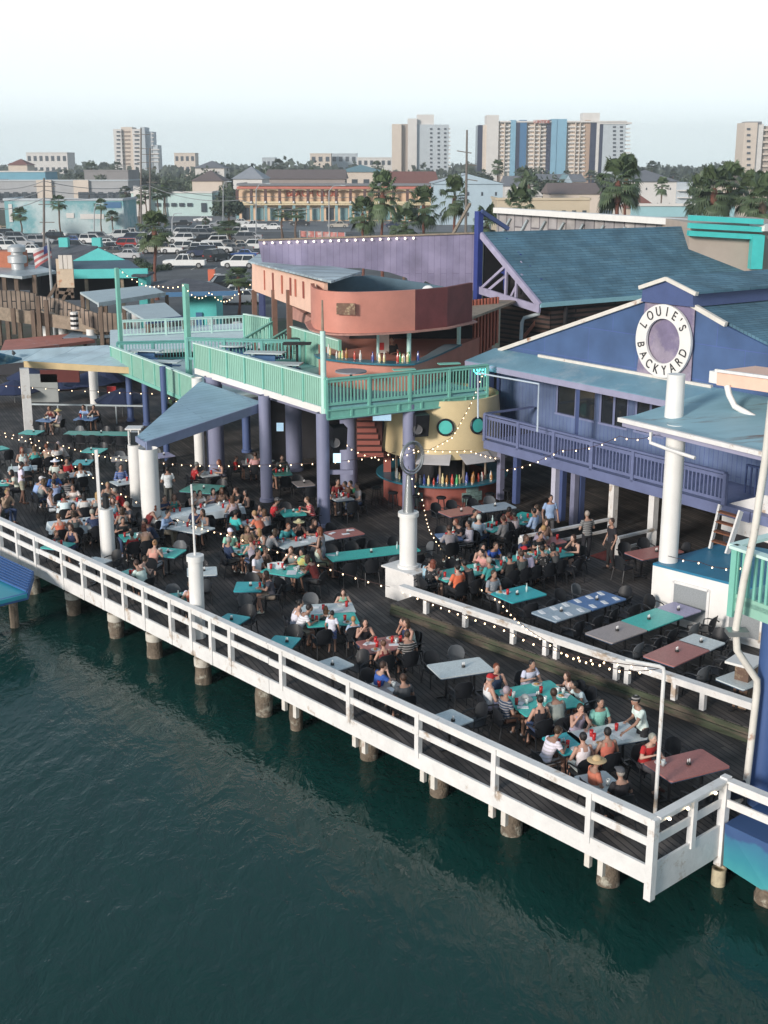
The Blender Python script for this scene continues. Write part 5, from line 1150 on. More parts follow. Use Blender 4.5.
POSES = {
 # seated: hip, lean, elbows, wrists (L,R), knees, ankles, head forward tilt
 'eat': dict(sit=1,lean=.16,el=[(-.27,.17,.80),(.27,.17,.80)],wr=[(-.14,.38,.83),(.15,.36,.90)]),
 'rest':dict(sit=1,lean=.02,el=[(-.27,.06,.74),(.27,.06,.74)],wr=[(-.12,.27,.68),(.12,.27,.68)]),
 'chin':dict(sit=1,lean=.14,el=[(-.25,.20,.80),(.24,.27,.84)],wr=[(-.08,.40,.80),(.07,.27,1.05)]),
 'bow': dict(sit=1,lean=.30,el=[(-.27,.30,.80),(.27,.30,.80)],wr=[(-.10,.50,.81),(.12,.50,.82)]),
 'stand':dict(sit=0,lean=.0,el=[(-.27,-.02,1.12),(.27,-.02,1.12)],wr=[(-.27,.10,.88),(.27,.10,.88)]),
 'carry':dict(sit=0,lean=.03,el=[(-.26,.03,1.12),(.26,.03,1.12)],wr=[(-.13,.28,1.10),(.13,.28,1.12)]),
 'reach':dict(sit=0,lean=.16,el=[(-.32,.33,1.20),(.26,.12,1.08)],wr=[(-.34,.60,1.05),(.10,.34,1.08)]),
}
def build_pose(nm):
    q=POSES[nm]; sit=q['sit']; ln=q['lean']; bones=[]; m=MB()
    hz=.54 if sit else .93
    def tp(h): return Vector((0,ln*(h/.55)**1.15 if h>0 else 0,hz+h*math.cos(ln*.6)))
    secs=[(tp(-.09),.13,.10,0),(tp(-.03),.168,.118,0),(tp(.06),.155,.11,ln),(tp(.17),.132,.095,ln),(tp(.28),.155,.108,ln),(tp(.38),.172,.112,ln),(tp(.455),.165,.09,ln),(tp(.50),.10,.065,ln),(tp(.53),.058,.055,ln)]
    torso(m,secs); nk=tp(.50); hd=tp(.50)+Vector((0,.035+ln*.25,.175-ln*.05))
    capsule(m,nk-Vector((0,0,.03)),hd-Vector((0,.01,.06)),.056,.05)
    m.ell(hd,(.074,.092,.112),16,12); m.ell(hd+Vector((0,.045,-.065)),(.045,.045,.042),10,8)
    m.ell(hd+Vector((0,.093,-.012)),(.014,.02,.022),8,6)
    for s in (-1,1): m.ell(hd+Vector((s*.074,-.005,-.005)),(.013,.02,.03),8,6)
    bones+=[('torso',tp(.0),tp(.45),.14),('head',nk+Vector((0,0,.02)),hd,.09),('pelvis',tp(-.08),tp(.02),.14)]
    hands=[]
    for i,s in enumerate((-1,1)):
        sh=tp(.445)+Vector((s*.165,0,0)); el=Vector(q['el'][i]); wr=Vector(q['wr'][i])
        capsule(m,sh,el,.054,.040); capsule(m,el,wr,.041,.026)
        d=(wr-el).normalized(); hc=wr+d*.055; side=Vector((1,0,0)); 
        m.ell(hc,(.038,.05,.02),10,8,rot=d.to_track_quat('Y','Z').to_matrix()); hands.append((wr,d,s,hc))
        bones+=[('uarm%d'%i,sh,el,.05),('farm',el,wr,.035),('hand',wr,hc+d*.05,.03)]
        hp=Vector((s*.09,0,hz-.01))
        if sit: kn=Vector((s*.12,.43,.53)); an=Vector((s*.12,.40+(.06*s),.10)); to=an+Vector((s*.02,.15,-.055))
        else: kn=Vector((s*.10,.03,.50)); an=Vector((s*.10+.0,-.02+.06*s,.09)); to=an+Vector((s*.02,.15,-.05))
        capsule(m,hp,kn,.086,.056); capsule(m,kn,an,.056,.036); capsule(m,an+Vector((0,-.03,-.035)),to,.038,.028)
        bones+=[('thigh',hp,kn,.08),('shin',kn,an,.05),('foot',an+Vector((0,-.03,-.03)),to,.03)]
    me=m.mesh('tmp',[]); o=bpy.data.objects.new('tmp',me); COL.objects.link(o)
    md_=o.modifiers.new('r','REMESH'); md_.mode='VOXEL'; md_.voxel_size=.0155; md_.use_smooth_shade=True
    sm=o.modifiers.new('s','SMOOTH'); sm.factor=.5; sm.iterations=3
    ev=o.evaluated_get(bpy.context.evaluated_depsgraph_get()); b=bpy.data.meshes.new_from_object(ev); bpy.data.objects.remove(o)
    vs=[v.co.copy() for v in b.vertices]; fs=[tuple(p.vertices) for p in b.polygons]; ns=[v.normal.copy() for v in b.vertices]; bpy.data.meshes.remove(b)
    # classify
    cl=[]
    for v in vs:
        best=None
        for (nm_,a,c,r) in bones:
            ab=c-a; t=max(0,min(1,(v-a).dot(ab)/ab.length_squared)); dd=(v-(a+ab*t)).length/r
            if best is None or dd<best[0]: best=(dd,nm_,t)
        cl.append(best)
    ex=MB(); ex.v=[tuple(v) for v in vs]; ex.f=list(fs); ex.mi=[0]*len(fs)
    for (wr,d,s,hc) in hands:        # five separate fingers, unequal and bent
        qd=d.to_track_quat('Y','Z').to_matrix()
        for k,(x,L) in enumerate(((-.026,.058),(-.009,.068),(.009,.064),(.026,.05))):
            p0=hc+qd@Vector((x,.035,0)); p1=p0+qd@Vector((x*.2,L*.5,-.006)); p2=p0+qd@Vector((x*.25,L*.85,-.026)); ex.path([p0,p1,p2],[.0095,.0085,.007],6)
        p0=hc+qd@Vector((-s*.03,-.02,0)); ex.path([p0,p0+qd@Vector((-s*.028,.022,-.006)),p0+qd@Vector((-s*.034,.05,-.014))],[.012,.010,.008],6)
    ex.cur=1
    for s in (-1,1): ex.ell(hd+Vector((s*.028,.080,.012)),(.012,.008,.007),8,5)
    ex.ell(hd+Vector((0,.088,-.052)),(.022,.008,.006),8,5) if 0 else None
    ex.cur=2; ex.ell(hd+Vector((0,.086,-.055)),(.022,.010,.006),8,5)
    T=dict(hd=hd,ln=ln,nk=nk)
    T['body']=ex.mesh('person_body',[SKIN,EYE,LIP],True)
    def part(test,off,name,mat,seed=0):
        ok=[test(c,v) for c,v in zip(cl,vs)]; mp={}; nv=[];nf=[]
        for f in fs:
            if all(ok[i] for i in f):
                g=[]
                for i in f:
                    if i not in mp:
                        mp[i]=len(nv); v=vs[i]; nz=noise.noise(v*9+Vector((seed,0,0)))*.006+noise.noise(v*22)*.003; nv.append(v+ns[i]*(off+nz))
                    g.append(mp[i])
                nf.append(tuple(g))
        k=MB(); k.v=[tuple(x) for x in nv]; k.f=nf; k.mi=[0]*len(nf); return k.mesh(name,mat,True)
    tor=lambda c: c[1] in('torso','pelvis')
    neckz=nk.z-.035
    T['tee']=part(lambda c,v:(c[1]=='torso' and v.z<neckz) or (c[1]=='pelvis' and v.z>hz-.03) or (c[1].startswith('uarm') and c[2]<.62),.016,'shirt',CL,1)
    T['long']=part(lambda c,v:(c[1]=='torso' and v.z<neckz+.02) or (c[1]=='pelvis' and v.z>hz-.03) or c[1].startswith('uarm') or (c[1]=='farm' and c[2]<.85),.017,'shirt',CL,2)
    T['tank']=part(lambda c,v:(c[1]=='torso' and v.z<hz+.40 and True) or (c[1]=='torso' and .05<abs(v.x)<.11 and v.z<neckz+.02) or (c[1]=='pelvis' and v.z>hz-.03),.012,'shirt',CL,3)
    T['shorts']=part(lambda c,v:(c[1]=='pelvis') or (c[1]=='thigh' and c[2]<.78),.02,'shorts',CL,4)
    T['pants']=part(lambda c,v:(c[1]=='pelvis') or c[1]=='thigh' or (c[1]=='shin' and c[2]<.93),.017,'trousers',CL,5)
    T['shoes']=part(lambda c,v:c[1]=='foot',.010,'shoes',CL,6)
    h=MB(); h.ell(hd+Vector((0,-.020,.024)),(.084,.093,.104),14,10)
    T['short']=h.mesh('hair',HAIR,True)
    h=MB(); h.ell(hd+Vector((0,-.020,.024)),(.087,.094,.106),14,10); h.ell(hd+Vector((0,-.065,-.09)),(.085,.048,.15),12,8); 
    for s in (-1,1): h.ell(hd+Vector((s*.068,-.01,-.07)),(.026,.045,.10),8,6)
    T['longhair']=h.mesh('hair',HAIR,True)
    h=MB(); h.ell(hd+Vector((0,-.020,.024)),(.083,.092,.103),14,10); h.ell(hd+Vector((0,-.10,.075)),(.042,.042,.042),10,8)
    T['bun']=h.mesh('hair',HAIR,True)
    h=MB(); h.ell(hd+Vector((0,-.008,.045)),(.088,.104,.088),16,10); h.lathe([(0,0),(1,0)],(0,0,0),4) if 0 else None
    h.prism([(-.07,.06),(.07,.06),(.06,.15),(.03,.18),(-.03,.18),(-.06,.15)],0,.01); k_=len(h.v)
    h.v[-12:]=[(x,y+hd.y,z+hd.z+.045) for x,y,z in h.v[-12:]]
    T['cap']=h.mesh('cap',CL,True)
    h=MB(); h.ell(hd+Vector((0,-.008,.055)),(.088,.10,.09),16,10); h.lathe([(.07,.055),(.20,.035),(.205,.03),(.07,.045)],(hd.x,hd.y-.008,hd.z),20)
    T['sunhat']=h.mesh('sun_hat',CL,True)
    return T
SKIN = M('skin', None, .5, .08, 12, objcol=True); EYE = M('eye', (.02,.015,.012), .3, 0, 1); LIP = M('lips', (.35,.10,.08), .5, .05, 3)
CL = M('clothing', None, .85, .16, 9, objcol=True, bump=.2, bscale=30)
def _pattern(m):
    n=m.node_tree.nodes; l=m.node_tree.links; oi=next(x for x in n if x.type=='OBJECT_INFO'); mx=next(x for x in n if x.type=='MIX'); tc=next(x for x in n if x.type=='TEX_COORD')
    vo=n.new('ShaderNodeTexVoronoi'); vo.inputs['Scale'].default_value=16; l.new(tc.outputs['Object'],vo.inputs['Vector'])
    sp=n.new('ShaderNodeSeparateXYZ'); l.new(tc.outputs['Object'],sp.inputs[0]); sn=n.new('ShaderNodeMath'); sn.operation='MULTIPLY'; sn.inputs[1].default_value=95; l.new(sp.outputs[2],sn.inputs[0]); si=n.new('ShaderNodeMath'); si.operation='SINE'; l.new(sn.outputs[0],si.inputs[0])
    def cmp(a,op,v):
        k=n.new('ShaderNodeMath'); k.operation=op; k.inputs[1].default_value=v; l.new(a,k.inputs[0]); return k.outputs[0]
    def mul(a,b):
        k=n.new('ShaderNodeMath'); k.operation='MULTIPLY'; l.new(a,k.inputs[0]); l.new(b,k.inputs[1]); return k.outputs[0]
    dots=mul(cmp(oi.outputs['Random'],'GREATER_THAN',.86),cmp(vo.outputs['Distance'],'LESS_THAN',.30)); strp=mul(cmp(oi.outputs['Random'],'LESS_THAN',.10),cmp(si.outputs[0],'GREATER_THAN',.2))
    ad=n.new('ShaderNodeMath'); ad.operation='MAXIMUM'; l.new(dots,ad.inputs[0]); l.new(strp,ad.inputs[1]); sc_=cmp(ad.outputs[0],'MULTIPLY',.6)
    m2=n.new('ShaderNodeMix'); m2.data_type='RGBA'; m2.inputs[7].default_value=(.45,.43,.42,1); l.new(sc_,m2.inputs[0]); l.new(oi.outputs['Color'],m2.inputs[6]); l.new(m2.outputs[2],mx.inputs[6])
_pattern(CL); HAIR = M('hair', None, .6, .3, 18, objcol=True, stretch=(1,1,.25))
PT = {k: build_pose(k) for k in POSES}
SK = dict(l=(.50,.31,.235), m=(.34,.195,.14), d=(.16,.085,.06), r=(.47,.27,.20))
HC = dict(k=(.010,.008,.007), b=(.045,.022,.012), n=(.10,.05,.025), y=(.35,.22,.10), g=(.30,.28,.26), r=(.16,.045,.02), w=(.6,.58,.54))
CC = dict(white=(.72,.73,.74), offw=(.6,.58,.54), black=(.015,.015,.018), navy=(.02,.035,.09), blue=(.03,.10,.38), lblue=(.30,.45,.62), teal=(.05,.28,.30), mint=(.25,.60,.48), red=(.48,.02,.025), dred=(.16,.02,.02), coral=(.55,.16,.11), orange=(.62,.16,.07), pink=(.60,.32,.28), grey=(.25,.26,.28), dgrey=(.07,.075,.08), lilac=(.36,.32,.42), tan=(.40,.26,.17), khaki=(.36,.29,.20), green=(.04,.22,.12), brown=(.09,.045,.03), aqua=(.05,.45,.50), denim=(.05,.08,.16), straw=(.48,.38,.22))
FIG=[]
def person(p, rz, pose, top, tc, bot, bc, hair, hc, sk, label, hat=None, hatc='white', sc=1.0, group=None):
    T=PT[pose]; o=bpy.data.objects.new('person',T['body']); COL.objects.link(o); o.location=p; o.rotation_euler=(0,0,rz); o.scale=(sc,)*3; o.color=(*SK[sk],1); tag(o,label,'person',group)
    def ch(key,c,nm):
        x=bpy.data.objects.new(nm,T[key]); COL.objects.link(x); x.parent=o; x.color=(*c,1)
    v=lambda c: tuple(min(1,max(.008,a*random.uniform(.88,1.12))) for a in c)
    ch(top,v(CC[tc]),'shirt'); ch(bot,v(CC[bc]),'shorts' if bot=='shorts' else 'trousers'); ch('shoes',v(CC[random.choice(['white','dgrey','brown','black'])]),'shoes')
    if hair: ch(hair,v(HC[hc]),'hair')
    if hat: ch(hat,v(CC[hatc]),'cap' if hat=='cap' else 'sun_hat')
    FIG.append((p.x,p.y)); return o
# (head px, head py, terrace z, pose, top, top colour, bottom, bottom colour, hair, hair colour, skin, label, extras)
S_=.35
PPL = [
 (41.5,462,0,'rest','tee','white','shorts','khaki','short','b','m','seated person in white top and broad white sun hat at the far left',dict(hat='sunhat',hatc='white')),
 (56,459.5,0,'rest','tee','red','shorts','dgrey','short','k','m','seated person in a plain red shirt seen from behind, far left',{}),
 (31.5,480,0,'bow','tee','lblue','shorts','khaki','short','g','l','man in pale blue shirt and white cap leaning at a turquoise table',dict(hat='cap',hatc='white')),
 (42,480.5,0,'eat','tank','grey','shorts','denim','longhair','n','l','person in grey tank top facing the camera beside the white capped man',{}),
 (58.7,474.5,0,'eat','long','blue','pants','black','short','k','d','person in royal blue long sleeved shirt at the far left tables',{}),
 (55.5,485,0,'eat','tee','lblue','shorts','dgrey','short','k','m','person in pale blue top between blue shirt and sunglasses diners',{}),
 (58,489.5,0,'rest','tank','white','shorts','white','short','b','m','woman in white sleeveless top at the left end of the upper cloth table',{}),
 (73,487.5,0,'eat','tee','white','shorts','khaki','short','b','m','man in white shirt leaning over the upper cloth covered table',{}),
 (70,480,0,'eat','tee','offw','shorts','dgrey','short','k','m','small diner in cream behind the man in white shirt',dict(sc=.85)),
 (86,480,0,'bow','long','black','pants','black','longhair','k','m','diner with long black hair and dark coat turned away, upper left',{}),
 (0.5,502,0,'rest','tank','dgrey','shorts','denim','short','b','l','person half cut by the left edge of the photo above the railing',{}),
 (76,508.5,0,'eat','tank','black','shorts','denim','longhair','k','m','long dark haired woman in black between the two cloth tables',{}),
 (91,509.5,0,'bow','tee','navy','pants','dgrey','short','g','l','grey haired person in navy between the two cloth tables',{}),
 (101,510,0,'eat','tank','pink','shorts','khaki','short','n','l','person in pale pink beside the navy shirt between the cloth tables',{}),
 (59,517.5,0,'eat','tank','coral','shorts','khaki','short','n','l','person in coral at the left end of the lower cloth table',{}),
 (52,533,0,'rest','tee','dgrey','shorts','black','short','n','m','child in dark grey shirt at the small table by the left railing',dict(sc=.8)),
 (109,485,0,'eat','tank','tan','shorts','denim','short','y','m','blonde person in tan top at the right end of the upper cloth table',{}),
 (121,499.5,0,'rest','tank','lblue','shorts','denim','longhair','r','l','woman in light blue tank top with brown hair near the lantern column',{}),
 (111,506.5,0,'eat','tee','dgrey','pants','black','short','g','l','grey haired person in dark shirt left of the light blue tank top',{}),
 (131,508,0,'rest','tank','grey','shorts','denim','longhair','b','m','woman in grey tank top with long brown hair right of the lower cloth table',{}),
 (147,510.5,0,'bow','tank','dred','shorts','black','longhair','r','m','woman in dark red top at the near corner of the long cloth table',{}),
 (139.5,522.5,0,'bow','tee','navy','shorts','dgrey','short','k','d','man in navy shirt at the cluttered turquoise table near the left railing',{}),
 (148,500.5,0,'bow','tee','white','pants','dgrey','short','g','l','grey haired man in white shirt at the foot of the canopy column',{}),
 (158,495,0,'eat','tee','navy','pants','black','short','k','m','dark haired man in navy shirt right of the canopy column',{}),
 (173,496,0,'eat','tank','teal','shorts','denim','longhair','n','m','woman in grey teal top at the far side of the long cloth table',{}),
 (195,494.5,0,'chin','tank','black','shorts','black','short','b','l','woman in black top with bare arms at the far side of the cloth table',{}),
 (157,527,0,'eat','tank','tan','shorts','denim','longhair','r','l','red haired woman in tan tank top at the cluttered turquoise table',{}),
 (136.5,535,0,'rest','tee','red','shorts','black','short','b','m','child in red shirt on the near side of the cluttered turquoise table',dict(sc=.85)),
 (147,548,0,'eat','tank','pink','shorts','white','bun','y','l','blonde woman with a bun in pale pink tank top seen from behind',{}),
 (126,461.5,0,'rest','long','blue','pants','black','short','k','m','person in bright blue shirt at the empty pinkish table, far left',{}),
 (128.5,564,0,'bow','tank','pink','shorts','denim','short','b','l','person in pale pink hunched against the left railing',{}),
 (142,569.5,0,'bow','tee','white','shorts','khaki','short','b','m','broad man in white shirt with his back turned by the left railing',{}),
 (175,589,0,'bow','tee','white','shorts','dgrey','short','k','m','dark haired person in white shirt bowed over the tiny railing table',{}),
 (191,592,0,'eat','tank','coral','shorts','khaki','short','n','l','person in coral partly hidden by the column with the pole',{}),
 (212,490.5,0,'eat','tank','lilac','shorts','denim','longhair','k','l','woman in pale lilac tank top facing the camera at the cloth table',{}),
 (231,498,0,'rest','tank','offw','shorts','denim','longhair','n','l','woman with long light brown hair in cream at the cloth table end',{}),
 (240,493.5,0,'rest','tank','black','shorts','dgrey','longhair','k','m','dark haired woman in black straps at the end of the cloth table',{}),
 (228.5,511.5,0,'rest','tee','aqua','pants','black','short','k','m','person in bright blue shirt with a black cap at the near cloth table end',dict(hat='cap',hatc='black')),
 (239.5,521,0,'bow','tee','coral','shorts','dgrey','short','y','l','person in coral stretched over the pale table in the centre',{}),
 (253,509.5,0,'chin','tank','navy','shorts','denim','longhair','k','m','woman in navy tank top with her hand raised to her head',{}),
 (263,516.5,0,'eat','tank','grey','shorts','dgrey','longhair','n','l','woman with brown hair and grey top right of the navy tank top',{}),
 (239,460.5,0,'rest','tee','red','shorts','black','short','b','m','small child in red sitting in a high chair under the terrace',dict(sc=.7)),
 (250,459,0,'eat','tee','grey','shorts','khaki','short','n','m','person in grey shirt and white cowboy hat under the terrace',dict(hat='sunhat',hatc='white')),
 (257,454.5,0,'rest','tee','pink','shorts','denim','short','b','m','person in dusty pink behind the cowboy hat under the terrace',{}),
 (276.7,500.5,0,'eat','tee','red','pants','black','short','b','m','man in red shirt and dark cap, left of the red pair',dict(hat='cap',hatc='dgrey')),
 (300,500.5,0,'eat','tee','red','pants','black','short','n','l','man in red shirt without a cap, right of the red pair',{}),
 (296,521,0,'chin','tank','black','shorts','black','short','b','m','person in black with a straw hat and raised arm at the white table',dict(hat='sunhat',hatc='straw')),
 (231,532.5,0,'rest','tee','mint','shorts','khaki','short','n','l','man in mint shirt and white cap at the centre turquoise table',dict(hat='cap',hatc='white')),
 (222,542,0,'rest','tee','navy','shorts','dgrey','short','g','m','person in dark patterned shirt left of the mint shirt man',{}),
 (245,537,0,'chin','tank','lilac','shorts','denim','short','n','l','person in lilac grey on the far side of the centre turquoise table',{}),
 (255,547,0,'rest','tank','brown','shorts','black','short','b','m','brown haired person seated just behind the heavy man in white',{}),
 (268,534,0,'eat','tee','blue','pants','denim','short','y','l','blonde child in blue with a pale cap at the white table',dict(sc=.85,hat='cap',hatc='offw')),
 (279,531,0,'bow','long','grey','pants','black','longhair','b','l','long haired woman in grey leaning over the white table',{}),
 (306,489.5,0,'eat','tee','lilac','shorts','black','short','k','m','person in purple and black in the shade left of the corner column',{}),
 (348,482.5,0,'eat','tee','green','pants','black','short','k','m','man in dark green shirt in the shade right of the corner column',{}),
 (359.5,486,0,'rest','tee','grey','pants','denim','short','b','m','man in grey shirt with crossed legs facing the man in green',{}),
 (362,479.5,0,'rest','tee','dred','pants','black','short','k','m','person in dark red behind the grey shirt man in the shade',{}),
 (256,548,0,'rest','tee','white','shorts','brown','short','k','m','heavy man in white tee at the left end of the messy table',dict(sc=1.06)),
 (286,552.5,0,'chin','tank','grey','shorts','white','short','n','l','woman in grey tank top, hand at her chin, behind the messy table',{}),
 (312,559,0,'bow','tee','dred','pants','dgrey','longhair','b','m','woman in dark red leaning over the right end of the messy table',{}),
 (297,604,0,'eat','tank','white','shorts','denim','bun','k','l','woman in white with dark bun at the left of the family table',{}),
 (299.5,615,0,'bow','tee','white','shorts','khaki','short','k','m','man in white tee and khaki shorts at the family table',{}),
 (323,604,0,'rest','tank','dgrey','shorts','dgrey','longhair','n','l','small brown haired child behind the family table beside a grey chair',dict(sc=.75)),
 (347,595,0,'eat','tank','mint','shorts','mint','longhair','b','l','girl in a bright mint dress behind the family table',dict(sc=.85)),
 (357.5,618.5,0,'rest','tee','lblue','shorts','dgrey','short','y','l','blond boy in blue and white at the right of the family table',dict(sc=.75)),
 (371.5,627,0,'chin','tank','black','shorts','denim','longhair','k','r','woman in black top, hands at her face, at the pink table',{}),
 (403.5,623,0,'chin','tank','offw','shorts','denim','longhair','b','r','long haired woman in cream tank top behind the pink table',{}),
 (411.5,636,0,'rest','tee','black','shorts','dgrey','bun','b','m','woman in black tee at the near right of the pink table',{}),
 (420.5,627.5,0,'chin','tee','navy','shorts','denim','short','b','r','man in navy shirt resting his chin at the pink table end',{}),
 (385,645,0,'rest','tank','dred','shorts','black','bun','n','r','girl in brown red halter top with her back to the railing',dict(sc=.88)),
 (363,669.5,0,'chin','tee','blue','shorts','denim','short','b','l','woman in blue shirt at the left of the middle railing table',{}),
 (407,686,0,'rest','tee','dgrey','shorts','black','short','b','m','man in grey shirt at the right of the middle railing table',{}),
 (433.6,563,S_,'eat','tee','black','shorts','black','longhair','r','l','brown haired woman in black at the left end of the crowded table',{}),
 (445,561.5,S_,'eat','tee','lblue','shorts','denim','short','k','l','person in pale blue, first behind the crowded turquoise table',{}),
 (459,560.5,S_,'bow','tee','black','pants','black','short','k','m','dark haired person in black behind the crowded turquoise table',{}),
 (472.5,554.5,S_,'eat','long','pink','pants','black','short','k','l','woman in pale pink blouse behind the crowded turquoise table',{}),
 (461.5,573.5,S_,'rest','tee','orange','pants','black','bun','k','l','woman in orange top on the near side of the crowded table',{}),
 (483,569.5,S_,'rest','tee','grey','pants','dgrey','short','b','m','broad man in grey shirt on the near side of the crowded table',{}),
 (501.7,548,S_,'bow','tee','blue','pants','black','short','b','m','person in royal blue behind the middle of the crowded table',{}),
 (518,560,S_,'rest','tee','black','pants','black','short','k','m','person all in black on the near side of the crowded table',{}),
 (449,537,S_,'eat','long','grey','pants','black','short','b','m','man in grey shirt with a strap and outstretched arm at the blue table',{}),
 (473.7,519.5,S_,'rest','tee','lblue','pants','denim','short','w','l','white haired man in light blue shirt in the office group',{}),
 (479.5,514.5,S_,'eat','long','dgrey','pants','black','short','k','m','dark suited person with white collar behind the light blue shirt',{}),
 (484,529,S_,'rest','long','offw','pants','black','short','k','m','person in crumpled cream shirt on the near side of the office table',{}),
 (498,513.5,S_,'eat','long','black','pants','black','short','r','l','person in black suit facing the camera in the office group',{}),
 (502.5,522,S_,'rest','long','grey','pants','black','short','b','m','man in light grey shirt, centre of the office group',{}),
 (513.5,522.5,S_,'rest','long','offw','pants','black','short','k','m','person in pale striped shirt right of the grey shirt man',{}),
 (512,508.5,S_,'eat','long','dred','pants','black','short','k','m','person in dark red behind the office table',{}),
 (532,514.5,S_,'rest','long','lblue','pants','black','short','k','m','man in sky blue shirt at the table of bottles',{}),
 (525,507.5,S_,'chin','tank','offw','shorts','denim','short','b','l','person in cream, arms lifted, behind the table of bottles',{}),
 (546.5,516,S_,'rest','long','tan','pants','denim','longhair','n','l','woman in beige at the right end of the table of bottles',{}),
 (568,539.5,S_,'chin','tank','black','shorts','black','longhair','b','l','woman in black seated at the right end of the crowded table',{}),
 (538.5,548,S_,'eat','tee','black','shorts','black','short','k','m','person in black tee near the right end of the crowded table',{}),
 (533.6,559,S_,'rest','tee','dgrey','pants','black','short','b','m','person in dark grey tee on the near side, right of the black one',{}),
 (524,553,S_,'bow','tee','white','shorts','dred','short','k','m','person in white with a red cap leaning on the crowded table',dict(hat='cap',hatc='red')),
 (43,405,0,'eat','tank','dred','shorts','black','short','n','m','person in dark red tank behind the rail under the metal canopy',{}),
 (55,411,0,'rest','tee','offw','shorts','khaki','short','n','l','person in pale shirt and straw hat behind the canopy rail',dict(hat='sunhat',hatc='straw')),
 (82,407.5,0,'eat','tee','lblue','shorts','denim','short','k','m','person in pale blue at the blue table under the metal canopy',{}),
 (97,405.5,0,'chin','tank','black','shorts','black','short','b','m','person in black at the right of the blue table under the canopy',{}),
 (44,445.5,0,'bow','tank','tan','shorts','khaki','short','r','r','bare shouldered person in tan at the far turquoise table',{}),
 (62,443.5,0,'bow','tee','offw','shorts','khaki','short','g','l','person in cream behind the long turquoise table, far left',{}),
 (481,680,0,'rest','tank','white','shorts','white','short','g','r','man in white tank top and red cap at the crowded near table',dict(hat='cap',hatc='red')),
 (499,669.5,0,'rest','tank','navy','shorts','navy','short','r','r','red haired woman in navy sleeveless dress at the crowded near table',{}),
 (528.5,662.5,0,'eat','tee','white','shorts','navy','short','k','m','dark haired man in white and navy tee behind the crowded near table',{}),
 (551,679,0,'eat','tank','offw','shorts','denim','longhair','b','l','long haired girl at the far right of the crowded near table',dict(sc=.88)),
 (560,688,0,'bow','tee','white','shorts','dgrey','short','k','m','dark haired child in white at the right end of the near table',dict(sc=.85)),
 (561,699,0,'bow','tee','grey','shorts','denim','short','b','m','person in grey blue with back to camera at the near table',{}),
 (538,700,0,'rest','tank','black','shorts','denim','bun','k','r','woman in black tank top with bare shoulders seen from behind',{}),
 (498,692.5,0,'rest','tee','navy','shorts','brown','short','g','m','grey haired man in dark patterned shirt, near left of the table',{}),
 (545,737.5,0,'bow','tee','white','shorts','brown','short','b','m','person in a white tee bent down at the turquoise table end',{}),
 (582.5,709.5,0,'chin','tank','lilac','shorts','white','short','b','r','woman in pale tank top, hand at her mouth, behind the served table',{}),
 (607,707,0,'rest','tee','mint','shorts','dgrey','short','k','m','man in mint polo shirt behind the table served by the waiter',{}),
 (584,738,0,'rest','tank','white','shorts','white','bun','k','r','woman in white strap top seen from behind at the served table',{}),
 (611,735,0,'rest','tank','coral','shorts','coral','short','k','m','person in coral patterned top seen from behind at the served table',{}),
 (643,733,0,'eat','tee','red','pants','dgrey','short','g','l','grey haired person in bright red shirt at the served table',{}),
 (586,768.5,0,'rest','tee','coral','shorts','coral','short','n','m','person in floral coral shirt and wide straw hat by the near railing',dict(hat='sunhat',hatc='straw')),
 (617,781,0,'rest','tee','black','pants','black','short','g','m','person in black shirt and grey cap by the near railing',dict(hat='cap',hatc='dgrey')),
]

# the denser part of the crowd: more diners seated where the photo shows heads between the listed ones
EX=[(64,499,0,'white','person in white on the far side of the upper cloth table, left'),(84,496,0,'offw','person in cream on the far side of the upper cloth table, centre'),(97,494,0,'grey','person in grey on the far side of the upper cloth table, right'),
(66,520,0,'dgrey','person in dark grey on the near side of the lower cloth table, left'),(84,521,0,'navy','person in navy on the near side of the lower cloth table, centre'),(106,519,0,'black','person in black on the near side of the lower cloth table, right'),(113,503,0,'lblue','person in pale blue behind the lower cloth table, right end'),
(184,497,0,'white','person in white on the far side of the long cloth table'),(203,492,0,'tan','person in tan on the far side of the long cloth table'),(222,490,0,'black','person in black at the far right of the long cloth table'),(166,514,0,'lblue','person in pale blue on the near side of the long cloth table, left'),(190,511,0,'navy','person in navy on the near side of the long cloth table, centre'),(214,507,0,'grey','person in grey on the near side of the long cloth table, right'),
(10,474,0,'offw','person in cream at the paper strewn table, left'),(26,459,0,'lblue','person in pale blue behind the paper strewn table'),(30,449,0,'teal','person in teal at the long turquoise table, far left'),(48,448,0,'white','person in white at the long turquoise table, right'),(62,468,0,'dgrey','person in dark grey behind the narrow white table'),(80,466,0,'white','person in white behind the narrow white table'),(4,492,0,'tan','person in tan near the left edge of the photo'),
(290,527,0,'teal','person in teal behind the long white table, left'),(306,525,0,'black','person in black behind the long white table, centre'),(292,547,0,'navy','person in navy on the near side of the long white table'),(312,543,0,'offw','person in cream on the near side of the long white table'),(270,577,0,'dgrey','person in dark grey on the near side of the messy table'),
(494,546,.35,'grey','person in grey behind the middle of the crowded table'),(530,540,.35,'navy','person in navy behind the right end of the crowded table'),(548,538,.35,'black','person in black behind the right end of the crowded table'),(500,565,.35,'teal','person in teal on the near side of the crowded table'),(549,553,.35,'dgrey','person in dark grey on the near side of the crowded table, right'),(492,531,.35,'black','person in black on the near side of the office table'),(522,524,.35,'grey','person in grey on the near side of the table of bottles'),
(118,492,0,'red','person in red between the blonde diner and the canopy column'),(246,528,0,'tan','person in tan on the near side of the pale centre table'),(213,463,0,'navy','person in navy at the white laid table by the wide column'),(203,464,0,'red','person in red at the white laid table by the wide column'),(283,459,0,'dgrey','person in dark grey at the deep green table in the shade'),(340,477,0,'brown','person in brown left of the man in dark green'),(254,533,0,'offw','person in cream at the right of the centre turquoise table')]
